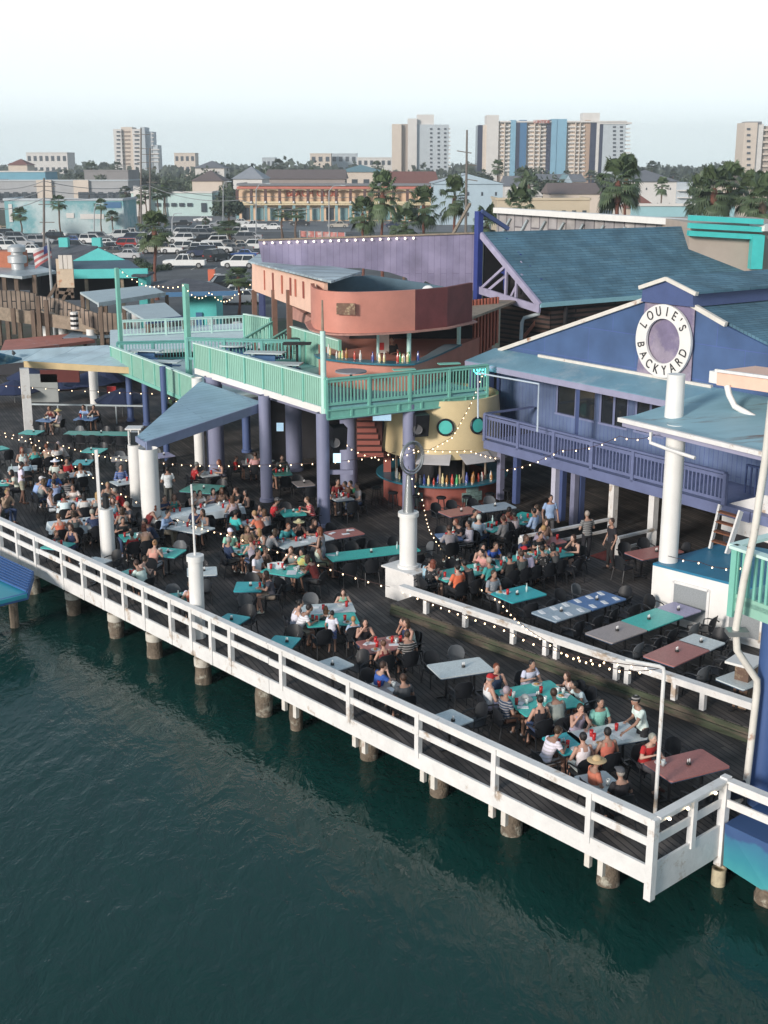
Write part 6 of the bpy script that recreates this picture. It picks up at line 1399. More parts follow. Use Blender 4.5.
_r=random.Random(77)
for x,y,zb,tc,lab in EX:
    f_=_r.random()<.5; PPL.append((x,y,zb,_r.choice(['eat','rest','bow','chin']),_r.choice(['tee','tank'] if f_ else ['tee','long','tee']),tc,_r.choice(['shorts','pants']),_r.choice(['denim','dgrey','black','khaki']),'longhair' if f_ else 'short',_r.choice('kkbbnyrg'),_r.choice('lmmrd'),lab,{}))
SEATS=[]
def free(p, d=.42): return all((p.x-q[0])**2+(p.y-q[1])**2 > d*d for q in SEATS)
chair_req=[]
for (x,y,zb,pose,top,tc,bot,bc_,hair,hc,sk,lab,ex) in PPL:
    sc=ex.get('sc',1.0); hz=PT[pose]['hd'].z*sc; p=at(x,y,zb+hz); p.z=zb; d,k,u,v=nearest(p)
    if d>1.5: k=None
    if k is not None:
        # the head leans forward from the seat: compensate before snapping
        P0,f,side,(u2,v2)=seat_at(k,u,v,.27+PT[pose]['ln']*.25)
        for tr in range(12):
            if free(P0,.40): break
            dv = .12*((tr//2)+1)*(1 if tr%2 else -1)
            if side in 'FN': P0,f,_,_=seat_at(k,u2+dv,v2 if side=='F' else v2)
            else: P0,f,_,_=seat_at(k,u2,v2+dv)
        nd=(P0-A0).dot(DN)
        if zb==0 and nd<.72: P0=P0+DN*(.72-nd)
        SEATS.append((P0.x,P0.y)); chair_req.append((P0,f,k,side,1))
        person(P0,f+random.uniform(-.15,.15),pose,top,tc,bot,bc_,hair,hc,sk,lab,sc=sc if sc>=1 else max(sc,.8),hat=ex.get('hat'),hatc=ex.get('hatc','white'))
    else:
        SEATS.append((p.x,p.y)); chair_req.append((p,random.uniform(0,6),None,None,1)); person(p,random.uniform(0,6),pose,top,tc,bot,bc_,hair,hc,sk,lab,sc=sc,hat=ex.get('hat'),hatc=ex.get('hatc','white'))
# standing people
def stander(x,y,zb,pose,face,*a,**k):
    sc=k.get('sc',1); p=at(x,y,zb+PT[pose]['hd'].z*sc); p.z=zb
    if zb==ZF: p=Vector((.35,51.2,ZF))
    FIG.append((p.x,p.y)); return person(p,face,pose,*a,**k)
stander(20,464.5,0,'carry',R(-70),'tee','white','shorts','khaki','short','k','d','person standing in white polo and khaki shorts beside the left tables')
stander(21.5,449.5,0,'carry',R(-150),'tank','white','shorts','white','longhair','r','m','person standing with long auburn hair, white top and white skirt')
stander(167.5,469.5,0,'carry',R(20),'tee','white','pants','dgrey','short','k','m','waiter in white printed tee standing with his back to the camera')
stander(644.5,699.5,0,'reach',R(105),'tee','white','pants','black','short','k','m','waiter in white polo and black cap reaching over the white table',hat='cap',hatc='black')
stander(612.5,521.5,S_,'stand',R(110),'tee','black','pants','black','short','b','m','man in black tee leaning at the open gate of the white railing')
stander(588,514.5,S_,'carry',R(20),'tee','dgrey','pants','black','short','g','m','person in dark grey tee behind the white railing under the balcony')
stander(550.5,498,S_,'stand',R(190),'tee','lblue','pants','dgrey','short','k','m','person in blue standing half behind a lilac balcony post')
stander(321.5,530.5,0,'carry',R(70),'tank','grey','shorts','grey','longhair','r','m','woman in long grey dress standing by the white table holding something red')
stander(332,613.5,0,'stand',R(-20),'tee','white','shorts','blue','short','k','m','boy in white and grey top and blue shorts standing at the family table',sc=.72)
stander(383,347,ZF,'carry',R(160),'tee','black','pants','black','short','b','m','bartender in black inside the upper terracotta bar')
# ---------------------------------------------------------- fill the tables with chairs
def side_word(k, side):
    T=TAB[k]; ca,sa=math.cos(T['a']),math.sin(T['a']); u,v={'R':(T['L']/2,0),'L':(-T['L']/2,0),'F':(0,T['w']/2),'N':(0,-T['w']/2)}[side]
    c0_=px_of(T['c']); c1_=px_of(T['c']+Vector((u*ca-v*sa,u*sa+v*ca,0)))
    return {'R':'right end','L':'left end','F':'far side','N':'near side'}[side]
random.seed(11)
cand=[]
for k,T in TAB.items():
    n=max(1,int((T['L']-.05)/.62)); L=T['L']
    for s in (1,-1):
        for i in range(n):
            u=-L/2+L*(i+.5)/n; cand.append((k,u,s*(T['w']/2+.1)))
    if k not in (32,33,12,13,11,56,57,58,62,63,64,60,61,65,66,3,29,30,41,42,52,53): 
        if T['L']>=1.6: cand += [(k,L/2+.1,0),(k,-L/2-.1,0)]
    if k in (66,61): cand.append((k,L/2+.1,0))
empt=[]
for k,u,v in cand:
    P0,f,side,_=seat_at(k,u,v,.30+random.uniform(-.05,.18))
    q=px_of(P0)
    if not(-10<q[0]<775): continue
    if (P0-A0).dot(DN)<.62: continue
    if nearest(Vector((P0.x,P0.y,TAB[k]['z'])))[0]<.2: continue
    if not free(P0,.50): continue
    if k in(3,) and side=='F' and random.random()<.4: continue
    SEATS.append((P0.x,P0.y)); empt.append((P0,f+random.uniform(-.22,.22),k,side,0))
print('people',len(PPL),'chairs occupied',len(chair_req),'empty',len(empt))
for q in [(155+8,546),(253,600)]: pass
allc=chair_req+empt
allc=allc[:len(chair_req)]+sorted(empt,key=lambda c:(c[0]-Vector((0,0,H))).length)[:298-len(chair_req)-1]
bykey={}
for c in allc: bykey.setdefault((c[2],c[3]),[]).append(c)
for (k,side),L_ in bykey.items():
    L_.sort(key=lambda c:px_of(c[0])[0])
    for i,(P0,f,_,_,occ) in enumerate(L_):
        tint = random.random()<.16 and not occ
        d_ = TAB[k]['desc'] if k is not None else 'open deck'
        w_ = side_word(k,side) if k is not None else 'edge'
        lab = f"black armchair, {w_} of {d_}" + ('' if len(L_)==1 else f", {ordn(i)}")
        if len(lab.split())>16: lab=lab.replace(' the ',' ')
        ws=lab.split()
        if len(ws)>16: print('LONG',lab)
        place(chair0,(P0.x,P0.y,P0.z),f,label=lab,group='armchairs around the dining tables',color=(.10,.11,.12,1) if tint else None)
gone(chair0)
# jacket hung on a chair, highchair cloth
# ---------------------------------------------------------- things on the tables
random.seed(5)
REDC=M('red_tumbler',(.45,.02,.02),.25,.05,3); WHC=M('white_crockery',(.75,.75,.73),.3,.04,3); GLS=M('clear_drink',(.55,.60,.60),.1,.1,3); NAP=M('white_paper',(.72,.74,.76),.8,.05,4); CAD=M('caddy_dark',(.02,.02,.02),.4,.1,3); FOOD=M('food',(.35,.16,.06),.7,.4,22,col2=(.5,.35,.12),thr=.5)
def mesh_of(fn,name,mats,smooth=True):
    m=MB(); fn(m); return m.mesh(name,mats,smooth)
me_t=mesh_of(lambda m:m.lathe([(0,0),(.038,0),(.046,.16),(.040,.16),(.036,.02)],n=12),'tumbler',REDC)
me_w=mesh_of(lambda m:m.lathe([(0,0),(.036,0),(.045,.14),(.039,.14),(.034,.02)],n=12),'tumbler',GLS)
me_p=mesh_of(lambda m:m.lathe([(0,.006),(.07,.006),(.125,.022),(.13,.018),(.07,0),(0,0)],n=18),'plate',WHC)
def fd(m): m.ell((0,0,.02),(.07,.05,.022),10,6); m.ell((.04,.03,.02),(.03,.035,.02),8,5)
me_f=mesh_of(fd,'meal',FOOD)
me_n=mesh_of(lambda m:m.box((0,0,.008),(.26,.13,.012)),'napkin',NAP,False)
me_m=mesh_of(lambda m:(m.box((0,0,.004),(.30,.42,.006)),),'paper_sheet',NAP,False)
def mk(m): m.cur=0; m.lathe([(0,0),(.05,0),(.05,.05),(0,.05)],n=8); m.cur=1; m.lathe([(0,.05),(.016,.05),(.016,.13),(0,.14)],(.02,0,0),8); m.lathe([(0,.05),(.014,.05),(.014,.12),(0,.13)],(-.02,.01,0),8)
me_c=mesh_of(mk,'condiment_caddy',[CAD,WHC])
me_b=mesh_of(lambda m:m.lathe([(0,0),(.03,0),(.034,.13),(.012,.19),(.012,.26),(0,.26)],n=10),'drink_bottle',M('pale_bottle',(.5,.62,.6),.15,.1,3))
def put(k,me,u,v,nm,cat,lab,grp,rz=0):
    T=TAB[k]; ca,sa=math.cos(T['a']),math.sin(T['a']); z=T['z']+.7515+(.012 if T['col']=='C' else 0)
    o=bpy.data.objects.new(nm,me); COL.objects.link(o); o.location=(T['c'].x+u*ca-v*sa,T['c'].y+u*sa+v*ca,z); o.rotation_euler=(0,0,rz+T['a']); tag(o,lab,cat,grp); return o
occ={}
for c in chair_req:
    if c[2] is not None: occ.setdefault(c[2],[]).append(c)
def short(d): return d
for k,T in TAB.items():
    n=len(occ.get(k,[])); d_=T['desc']
    if k in (60,61):
        for i in range(3):
            for s in (-1,1): put(k,me_n,-T['L']/2+T['L']*(i+.5)/3,s*.28,'napkin','napkin',f'white napkin laid on {d_}','napkins on '+d_,R(70))
        put(k,me_c,0,0,'condiment_caddy','condiments',f'small condiment caddy on {d_}',None); continue
    put(k,me_c,random.uniform(-.15,.15),random.uniform(-.06,.06),'condiment_caddy','condiments',f'small condiment caddy on {d_}',None)
    if n==0: continue
    used=[(0,0)]
    def spot(u0=None,v0=None,r=.12):
        for _ in range(40):
            u=random.uniform(-T['L']/2+.12,T['L']/2-.12) if u0 is None else u0+random.uniform(-.12,.12); v=random.uniform(-T['w']/2+.12,T['w']/2-.12) if v0 is None else v0+random.uniform(-.08,.08)
            if all(math.hypot(u-a,v-b)>r for a,b in used): used.append((u,v)); return u,v
        return None
    for (P0,f,_,side,_) in occ[k]:
        dd=P0-T['c']; ca,sa=math.cos(T['a']),math.sin(T['a']); u=dd.x*ca+dd.y*sa; v=-dd.x*sa+dd.y*ca
        u=max(-T['L']/2+.16,min(T['L']/2-.16,u)); v=max(-T['w']/2+.16,min(T['w']/2-.16,v))
        if random.random()<.6:
            s=spot(u,v,.2)
            if s: put(k,me_p,s[0],s[1],'plate','plate',f'white plate on {d_}','plates on '+d_); 
            if s and random.random()<.7: o=put(k,me_f,s[0],s[1],'meal','food',f'plated food on {d_}','meals on '+d_,random.uniform(0,6)); o.location.z+=.012
        s=spot(u*.9,v*.45,.1)
        if s: put(k,me_t if random.random()<.62 else me_w,s[0],s[1],'tumbler','cup',None,None)
        if random.random()<.4:
            s=spot(u,v*.6,.12)
            if s: put(k,me_n,s[0],s[1],'napkin','napkin',f'white napkin on {d_}','napkins on '+d_,random.uniform(0,3))
    if random.random()<.35:
        s=spot(r=.15)
        if s: put(k,me_b,s[0],s[1],'drink_bottle','bottle',f'pale bottle on {d_}',None)
for o in COL.objects:
    if o.name.startswith('tumbler') and 'label' not in o:
        d,k,u,v=nearest(Vector((o.location.x,o.location.y,round(o.location.z-.76,2))),9); red=o.data==me_t
        o['label']=('red plastic tumbler on ' if red else 'clear drinks glass on ')+TAB[k]['desc']; o['group']=('red tumblers on ' if red else 'clear glasses on ')+TAB[k]['desc']
for k,n in ((7,2),(31,2),(32,2),(20,1),(29,3),(30,3),(42,2),(36,2),(40,1),(16,1)):
    T=TAB[k]
    for i in range(n): put(k,me_m if k in(7,42,31) else me_n,-T['L']/2+T['L']*(i+.6)/(n+.3),.16*(-1)**i,'paper_sheet','paper',f'white paper sheet on {TAB[k]["desc"]}','paper sheets on '+TAB[k]['desc'],random.uniform(-.5,.5))
# white hat on the near table, jacket on chair, patterned bag
T=TAB[40]; m=MB(); m.ell((0,0,.05),(.10,.11,.09),12,8); m.lathe([(.08,.03),(.19,.015),(.19,.01),(.08,.02)],n=18); me=m.mesh('sun_hat',M('pale_hat',(.62,.60,.55),.8,.1,9),True); put(40,me,-.35,.02,'sun_hat','hat','pale sun hat lying on the crowded turquoise table near the red cap man',None)
b=at(275.5,583,.45); 
m=MB(); vs=[];fs=[];N_=9
for i in range(N_):
    for j in range(8):
        x=-.26+.52*i/(N_-1); z=.88-(.6*j/7); y=-.0-.10*math.cos(x*4)+.02*math.sin(i*2+j)+.015*j; vs.append((x,y,z-(.12*abs(math.sin(i*1.3)) if j==7 else 0)))
for i in range(N_-1):
    for j in range(7): a=i*8+j; fs.append((a,a+1,a+9,a+8))
m.add([(x,y-.02,z) for x,y,z in vs],fs)
nv=len(vs); m.add([(x,y+.012,z) for x,y,z in vs],[f[::-1] for f in fs])
cj=bpy.data.objects.new('jacket',m.mesh('jacket',M('white_fabric',(.66,.70,.72),.8,.08,5),True)); COL.objects.link(cj); p=at(276,570,.7); cj.location=(p.x,p.y,.05); cj.rotation_euler=(0,0,R(200)); tag(cj,'white jacket draped over the chair back before the messy turquoise table','jacket')
b=at(304.5,561,.95); m=MB(); m.ell((0,0,.18),(.24,.13,.20),14,10); o=bpy.data.objects.new('beach_bag',m.mesh('beach_bag',M('bright_bag',(.55,.50,.15),.7,.2,6,col2=(.10,.42,.30),thr=.5),True)); COL.objects.link(o); o.location=(b.x,b.y,.76); tag(o,'bright yellow and green bag on the right of the messy turquoise table','bag')
# ---------------------------------------------------------- string lights
SBULB = M('string_bulb', (1,.8,.5), .4, 0, 1, emit=((1,.72,.44), 2.2))
WIREM = M('string_wire', (.05,.02,.015), .6, .1, 4)
bulb_me = mesh_of(lambda m:m.ell((0,0,-.04),(.021,.021,.027),8,6),'bulb',SBULB)
def strlights(label, pts, sag, step=.6):
    t=thing('string_lights',label,'string lights',pts[0]); P_=[]
    for a,b in zip(pts[:-1],pts[1:]):
        n=10; 
        for i in range(n): f=i/n; q=a.lerp(b,f); q.z-=sag*4*f*(1-f); P_.append(q)
    P_.append(pts[-1].copy()); m=MB(); m.path(P_,.009,5); m.build('wire',WIREM,t)
    acc=0; last=P_[0]; cnt=0
    for a,b in zip(P_[:-1],P_[1:]):
        L=(b-a).length; s=step-acc
        while s<L and cnt<98:
            q=a.lerp(b,s/L); o=bpy.data.objects.new('bulb',bulb_me); COL.objects.link(o); o.parent=t; o.matrix_parent_inverse=t.matrix_basis.inverted(); o.location=q; o.rotation_euler=(0,0,0); s+=step; cnt+=1
        acc=L-(s-step)
def L3(*a): return [atY(x,y,Y) for x,y,Y in a]
strlights('long string of bulbs from the near pole across the deck to the ring column', L3((661,668,23.2),(598,663,25.5),(545,640,29),(500,601,33.5),(455,562,38),(430,530,42),(423,500,45),(408,466,44)),.12,.42)
strlights('second strand of bulbs running to the near pole above the step railing', L3((661,668,23.3),(560,652,27),(500,627,30),(400,590,36)),.05,.55)
strlights('string of bulbs sagging from the blue eave to the ring column', L3((484,370,47),(470,405,46.5),(452,437,46),(425,452,45.5),(402,445,45)),.02,.22)
strlights('upper string of bulbs from the left edge down to the central dining tables', L3((-20,428,56),(30,441,54),(80,468,50),(130,498,46),(180,520,43),(232,535,40),(300,557,37.5),(390,587,36)),.06,.45)
strlights('middle string of bulbs from the left edge to the white canopy column', L3((-20,426,58),(60,444,56),(110,457,53),(150,461,50),(215,465,48),(330,462,45.2),(396,452,45)),.05,.5)
strlights('string of bulbs along the rear left under the metal canopy', L3((-20,383,63),(45,388,62.5),(100,391,62),(160,393,60),(215,418,56)),.03,.7)
strlights('short string of bulbs under the left edge of the blue canopy', L3((140,440,44),(200,428,47),(262,410,50)),.0,.6)
strlights('string of bulbs hanging below the yellow drum over the round bar', L3((335,430,45.3),(352,449,45.8),(385,460,46),(420,449,46.2),(470,450,46.4),(500,458,45)),.05,.28)
strlights('string of bulbs from the white column along the blue balcony', L3((500,470,46),(560,450,42),(620,436,40),(662,432,38)),.15,.6)
strlights('string of bulbs crossing the turquoise platform top', L3((668,556,34),(700,562,33.5),(720,568,33),(742,567,32.5)),.02,.45)
strlights('long string of bulbs between the tall mint posts and the huts behind', L3((118,267,58.8),(140,282,57),(160,285,55),(184,284,53)),.1,.5)
strlights('string of bulbs from the tall mint post off to the peach building', L3((184,285,53),(210,291,58),(235,294,64),(262,262,69)),.4,.7)
# ============================================================ LAND BEHIND: ROADS, CARS, TREES, BUILDINGS
random.seed(21)
def gat(x,y): return at(x,y,GZ)
GRASS=M('verge_grass',(.045,.065,.025),.95,.3,.5,coord='World',col2=(.08,.08,.04),thr=.55)
m=MB(); m.prism([V2(gat(-200,318)),V2(gat(420,318)),V2(gat(420,232)),V2(gat(-200,233))],GZ-.3,GZ+.004); m.build('car_park',ASPH,kind='structure')
m=MB(); m.prism([V2(gat(-300,231.5)),V2(gat(900,231.5)),V2(gat(900,222)),V2(gat(-300,225))],GZ-.3,GZ+.008); m.build('grass_verge',GRASS,kind='structure')
m=MB(); m.prism([(-260,268),(260,268),(260,420),(-60,420),(-60,285),(-260,285)],GZ-.3,GZ+.012); m.build('road',M('street_asphalt',(.16,.17,.18),.9,.12,.2,coord='World'),kind='structure')
m=MB()
for i in range(40): m.box((-60+i*9,318,GZ+.018),(4,.25,.008))
m.build('lane_markings',M('road_paint',(.6,.6,.56),.7,.1,2),kind='structure')
m=MB(); m.prism([(-120,402),(200,402),(200,409),(-120,409)],GZ,GZ+.15); m.build('pavement',M('pavement',(.36,.33,.28),.9,.12,.6,coord='World'),kind='structure')
m=MB()
for r in (150,172,196): 
    for i in range(26): m.box((-78+i*2.9,r,GZ+.012),(.12,4.6,.008))
m.build('parking_lines',MATS['road_paint'],kind='structure')
# ---------------------------------------------------------- vehicles
CARP=M('car_paint',None,.25,.05,2,objcol=True); TYRE=M('tyre',(.015,.015,.015),.8,.1,5); RIM=M('rim',(.4,.4,.4),.35,.1,5,metal=.6); HL=M('headlight_glass',(.6,.6,.58),.15,.05,3); TL=M('tail_light',(.35,.01,.01),.3,.05,3)
def make_car(kind):
    t=thing('parked_car',kind,'car'); L,W_=(4.6,1.8) if kind=='sedan' else ((4.7,1.9) if kind=='suv' else (5.7,2.0))
    hb=.95 if kind=='sedan' else 1.08; roof={'sedan':1.42,'suv':1.75,'pickup':1.85}[kind]
    def shell(m,secs,z):      # secs: (x, halfwidth, z0, z1)
        vs=[]; 
        for x,hw,z0,z1 in secs: vs += [(x,-hw,z0),(x,hw,z0),(x,hw*.96,z1),(x,-hw*.96,z1)]
        n=len(secs); fs=[(0,3,2,1),((n-1)*4,(n-1)*4+1,(n-1)*4+2,(n-1)*4+3)]
        for i in range(n-1):
            for u in range(4): v=(u+1)%4; fs.append((i*4+u,i*4+v,(i+1)*4+v,(i+1)*4+u))
        m.add(vs,fs)
    h=L/2; w2=W_/2; m=MB()
    if kind=='sedan': shell(m,[(-h,w2*.86,.38,.78),(-h+.15,w2*.95,.28,.92),(-h+1.1,w2,.25,.98),(.2,w2,.25,.98),(h-1.2,w2,.25,.92),(h-.2,w2*.92,.28,.74),(h,w2*.8,.36,.62)],0)
    elif kind=='suv': shell(m,[(-h,w2*.9,.42,.98),(-h+.12,w2*.97,.32,1.08),(.9,w2,.3,1.08),(h-1.1,w2,.3,1.05),(h-.15,w2*.94,.32,.92),(h,w2*.85,.42,.78)],0)
    else: shell(m,[(-h,w2*.94,.5,1.1),(-h+.1,w2,.42,1.15),(.2,w2,.4,1.15),(h-1.2,w2,.4,1.12),(h-.12,w2*.96,.42,1.04),(h,w2*.9,.5,.85)],0)
    # roof part of the body
    if kind=='sedan': rf=(-1.35,.55,-.95,.15)
    elif kind=='suv': rf=(-2.2,1.15,-2.0,.55)
    else: rf=(-.75,1.25,-.55,.65)
    m.box(((rf[2]+rf[3])/2,0,roof-.03),(rf[3]-rf[2],W_*.76,.06))
    for s in(-1,1):
        for xa,xb in ((rf[0],rf[2]),(rf[1],rf[3]),((rf[0]+rf[1])/2,(rf[2]+rf[3])/2)): m.beam((xa,s*w2*.90,hb-.05),(xb,s*w2*.74,roof-.02),.06,.09)
    if kind=='pickup':
        m.cur=1; m.box((-1.85,0,1.152),(1.75,W_*.82,.02)); m.cur=0
    o=m.build('body',[CARP,TYRE],t); o['tint']=1
    m=MB(); a,b,c,d=rf; yb_,yt_=w2*.89,w2*.73
    m.add([(a,-yb_,hb-.04),(b,-yb_,hb-.04),(b,yb_,hb-.04),(a,yb_,hb-.04),(c,-yt_,roof-.05),(d,-yt_,roof-.05),(d,yt_,roof-.05),(c,yt_,roof-.05)],[(4,5,6,7),(0,1,5,4),(1,2,6,5),(2,3,7,6),(3,0,4,7)]); m.build('windows',GLASS,t)
    r=.33 if kind=='sedan' else .38
    for x in (-h+.85,h-.9):
        for s in (-1,1):
            m=MB(); m.tube((x,s*(w2-.2),r),(x,s*(w2+.01),r),r,r,18); wl=m.build('wheel',TYRE,t)
            m=MB(); m.tube((x,s*(w2),r),(x,s*(w2+.02),r),r*.62,r*.6,14); m.build('rim',RIM,wl)
    for s in(-1,1):
        m=MB(); m.box((h-.03,s*w2*.66,.72 if kind!='pickup' else .9),(.10,.34,.14)); m.build('headlight',HL,t)
        m=MB(); m.box((-h+.02,s*w2*.72,.82 if kind!='pickup' else .95),(.08,.26,.16)); m.build('tail_light',TL,t)
    return t
CT={k:make_car(k) for k in('sedan','suv','pickup')}
CCOL=dict(white=(.72,.72,.70),silver=(.40,.41,.42),black=(.015,.016,.018),navy=(.02,.03,.07),blue=(.03,.08,.26),red=(.38,.035,.03),grey=(.14,.15,.16),beige=(.42,.38,.32),dark=(.03,.032,.035))
cars=[(21,247,'suv','silver',5),(3,246,'sedan','white',5),(41,245,'suv','silver',8),(72,244,'sedan','blue',175),(93,244,'suv','white',5),(110,247,'sedan','white',3),(124,249,'suv','red',178),(118,239,'suv','white',200),(98,252,'sedan','dark',175),(113,256,'sedan','black',170),(127,259,'sedan','silver',172),(146,250,'sedan','black',176),(181,243,'suv','white',185),(180,252,'suv','white',182),(192,256,'sedan','dark',190),(203,257,'suv','navy',178),(217,261,'suv','dark',60),(239,268,'suv','white',178),(215,246,'suv','white',190),(203,244,'suv','black',190),(225,248,'sedan','grey',190),(238,249,'sedan','beige',185),(241,289,'pickup','white',182),(185,268,'pickup','white',180),
 (182,226,'sedan','dark',185),(186,214,'suv','white',178),(203,222,'sedan','white',185),(218,227,'sedan','silver',190),(240,214,'pickup','white',180),(239,225,'sedan','white',200),(254,229,'pickup','white',185),(272,230,'sedan','white',182),(300,226,'sedan','dark',180),(338,228,'sedan','beige',182),(395,228,'sedan','navy',5),(555,215,'sedan','dark',0),(237,236,'suv','white',190),(250,240,'sedan','silver',186),(8,238,'suv','dark',4),(55,237,'sedan','white',4),(150,238,'suv','grey',185),(168,236,'sedan','silver',180),(30,254,'sedan','white',176),(200,234,'suv','white',184),(225,236,'suv','dark',182),(243,259,'sedan','blue',176),(232,299,'sedan','white',186),(575,206,'suv','white',0),(252,250,'suv','white',188),(240,304,'sedan','silver',183),(222,291,'suv','black',200)]
_r=random.Random(5)
for i in range(30):
    x=132+(i%10)*12+_r.uniform(-2,2); y=(237.5,242,253)[i//10]+_r.uniform(-.6,.6)
    if all(abs(x-c[0])>7 or abs(y-c[1])>3.2 for c in cars) and x<262: cars.append((x,y,_r.choice(['sedan','suv','sedan','suv','pickup']),_r.choice(['white','silver','grey','black','white','beige','navy','grey']),_r.choice([4,182,186])))
for i in range(16):
    x=2+i*8.2; y=(241.5,251)[i%2]
    if all(abs(x-c[0])>7 or abs(y-c[1])>3 for c in cars): cars.append((x,y,_r.choice(['sedan','suv']),_r.choice(['white','silver','grey','black','blue']),_r.choice([4,182])))
cnt={}
cars.sort(key=lambda c:c[0])
tot={}
for c in cars: tot[(c[2],c[3])]=tot.get((c[2],c[3]),0)+1
for x,y,k,c,h in cars:
    i=cnt.get((k,c),0); cnt[(k,c)]=i+1; p=gat(x,y); rowd='front row' if y>255 else ('middle rows' if y>240 else ('rear row' if y>231 else 'street beyond'))
    lab=f'{c} {k} in the {rowd} of the car park' if y>231 else f'{c} {k} on the street beyond the car park'
    if tot[(k,c)]>1: lab+=f', {ordn(i)} such from the left'
    place(CT[k],(p.x,p.y,GZ+.012),R(h),label=lab,group='cars in the car park and street',color=(*CCOL[c],1),cat={'sedan':'car','suv':'car','pickup':'pickup truck'}[k])
for t in CT.values(): gone(t)
# ---------------------------------------------------------- trees
LEAFP=M('palm_leaf',None,.55,.35,3,objcol=True); LEAF=M('tree_leaf',None,.7,.4,2,objcol=True); BARK=M('palm_bark',(.14,.095,.07),.9,.35,6,bump=.5); BARKR=M('red_brown_bark',(.17,.07,.05),.9,.35,6,bump=.5)
def palm_tpl(nm,H_,cr,nf,seed,skirt=False,bark=BARK):
    random.seed(seed); t=thing('palm_tree',nm,'palm tree'); m=MB()
    pts=[(.12*math.sin(i*.7),.1*math.cos(i*.9),H_*i/8) for i in range(9)]; m.path(pts,[.30,.24,.2,.19,.18,.18,.19,.24,.22],9); m.build('trunk',bark,t)
    if skirt:
        m=MB(); m.ell((pts[-1][0],pts[-1][1],H_-.55),(.42,.42,.9),10,8); m.v=[(x*(1+.2*math.sin(z*17+x*9)),y*(1+.2*math.cos(z*13)),z) for x,y,z in m.v]; m.build('dead_frond_skirt',bark,t)
    m=MB(); top=Vector(pts[-1])
    for i in range(nf):
        az=random.uniform(0,2*math.pi); el=random.uniform(-.75,1.35); d=Vector((math.cos(az)*math.cos(el),math.sin(az)*math.cos(el),math.sin(el))); L=cr*random.uniform(.45,.62)
        b=top+d*L; sd=Vector((-math.sin(az),math.cos(az),0)); up=sd.cross(d); 
        m.add([top-sd*.02,top+sd*.02,b+sd*.02,b-sd*.02],[(0,1,2,3)])
        nl=11; Rr=cr*random.uniform(.45,.58)
        for j in range(nl):
            a=(-1.35+2.7*j/(nl-1)); ld=(d*math.cos(a)+sd*math.sin(a)).normalized(); dr=Vector((0,0,-1))
            w_=.10*cr/2.2; q1=b+ld*Rr*.55+dr*.03; q2=b+ld*Rr*(1-.12*abs(a))+dr*Rr*(.28+.1*random.random()); n_=ld.cross(up).normalized()*w_
            m.add([b,q1-n_,q2,q1+n_],[(0,1,2,3)])
    o=m.build('crown',LEAFP,t); o['tint']=1; return t
def tree_tpl(nm,H_,rx,rz_,seed,n=1500):
    random.seed(seed); t=thing('broadleaf_tree',nm,'tree'); m=MB(); m.path([(0,0,0),(.1,.05,H_*.3),(.05,0,H_*.6)],[.28,.2,.1],8)
    lobes=[]
    for i in range(9):
        a=random.uniform(0,6.28); r=rx*random.uniform(.2,.62); c=Vector((r*math.cos(a),r*math.sin(a),H_-rz_*random.uniform(.7,1.5))); lobes.append((c,rx*random.uniform(.32,.55))); m.path([(.08,.03,H_*.35),c*.6+Vector((0,0,H_*.2)),c],[.12,.07,.03],5)
    m.build('trunk',BARK,t); m=MB()
    for i in range(n):
        c,r=random.choice(lobes); d=Vector((random.gauss(0,1),random.gauss(0,1),random.gauss(0,.8))).normalized(); p=c+d*r*random.uniform(.65,1.08); s=random.uniform(.14,.34)*rx/2.4
        u=Vector((random.gauss(0,1),random.gauss(0,1),random.gauss(0,1))).normalized(); v=u.cross(d).normalized(); u=(d*.4+u).normalized(); m.add([p-u*s,p+v*s*.6,p+u*s,p-v*s*.6],[(0,1,2,3)])
    o=m.build('crown',LEAF,t); o['tint']=1; return t
PA=[palm_tpl('palm a',7,2.6,46,1,True,BARKR),palm_tpl('palm b',8.5,2.3,40,2),palm_tpl('palm c',5,2.5,44,3,True)]
TR_=[tree_tpl('tree a',7,4.2,2.4,4),tree_tpl('tree b',6,3.4,2.4,5),tree_tpl('tree c',9,4.6,3.4,6)]
def put_palm(i,x,yb,ycr,lab,sc=None,col=(.085,.125,.06),Y=None,grp=None):
    "x, base row (or distance Y), crown-centre row"
    p=gat(x,yb) if Y is None else Vector(((atY(x,200,Y)).x,Y,GZ)); top=atY(x,ycr,p.y).z-GZ; H_={0:7,1:8.5,2:5}[i]; s=top/H_; v=random.uniform(.8,1.25)
    sx=sc or s
    place(PA[i],(p.x,p.y,GZ),random.uniform(0,6),sc=(sx,sx,s),label=lab,group=grp,color=(col[0]*v,col[1]*v,col[2]*v,1))
random.seed(33)
for a in [(0,157,300,231,'bushy palm tree in the middle of the car park',.85,(.085,.12,.055)),(0,240,315,278,'short palm tree at the right edge of the car park',.6),(1,61,241,203,'tall palm tree in front of the mural building'),(2,22,236,215,'squat palm tree at the left of the mural building'),
  (1,102,235,205,'dark palm tree before the right end of the mural building'),(2,113,234,217,'small palm tree beside the dark one by the mural'),(2,75,232,214,'tiny palm tree in front of the mural building'),(1,140,226,200,'leftmost tall palm tree along the street',.8),(1,147,227,193,'second tall palm tree along the street',.8),(1,159,226,195,'third tall palm tree along the street',.8),(1,165,226,192,'fourth tall palm tree along the street',.8),
  (1,282,238,213,'left of the pair of palms before the peach arcade',1.0),(1,296,239,214,'right of the pair of palms before the peach arcade',1.05),(2,230,248,228,'palm shrub tree near the street end of the car park',1.2),(2,206,232,222,'small palm by the roadside behind the parked cars')]:
    put_palm(*a)
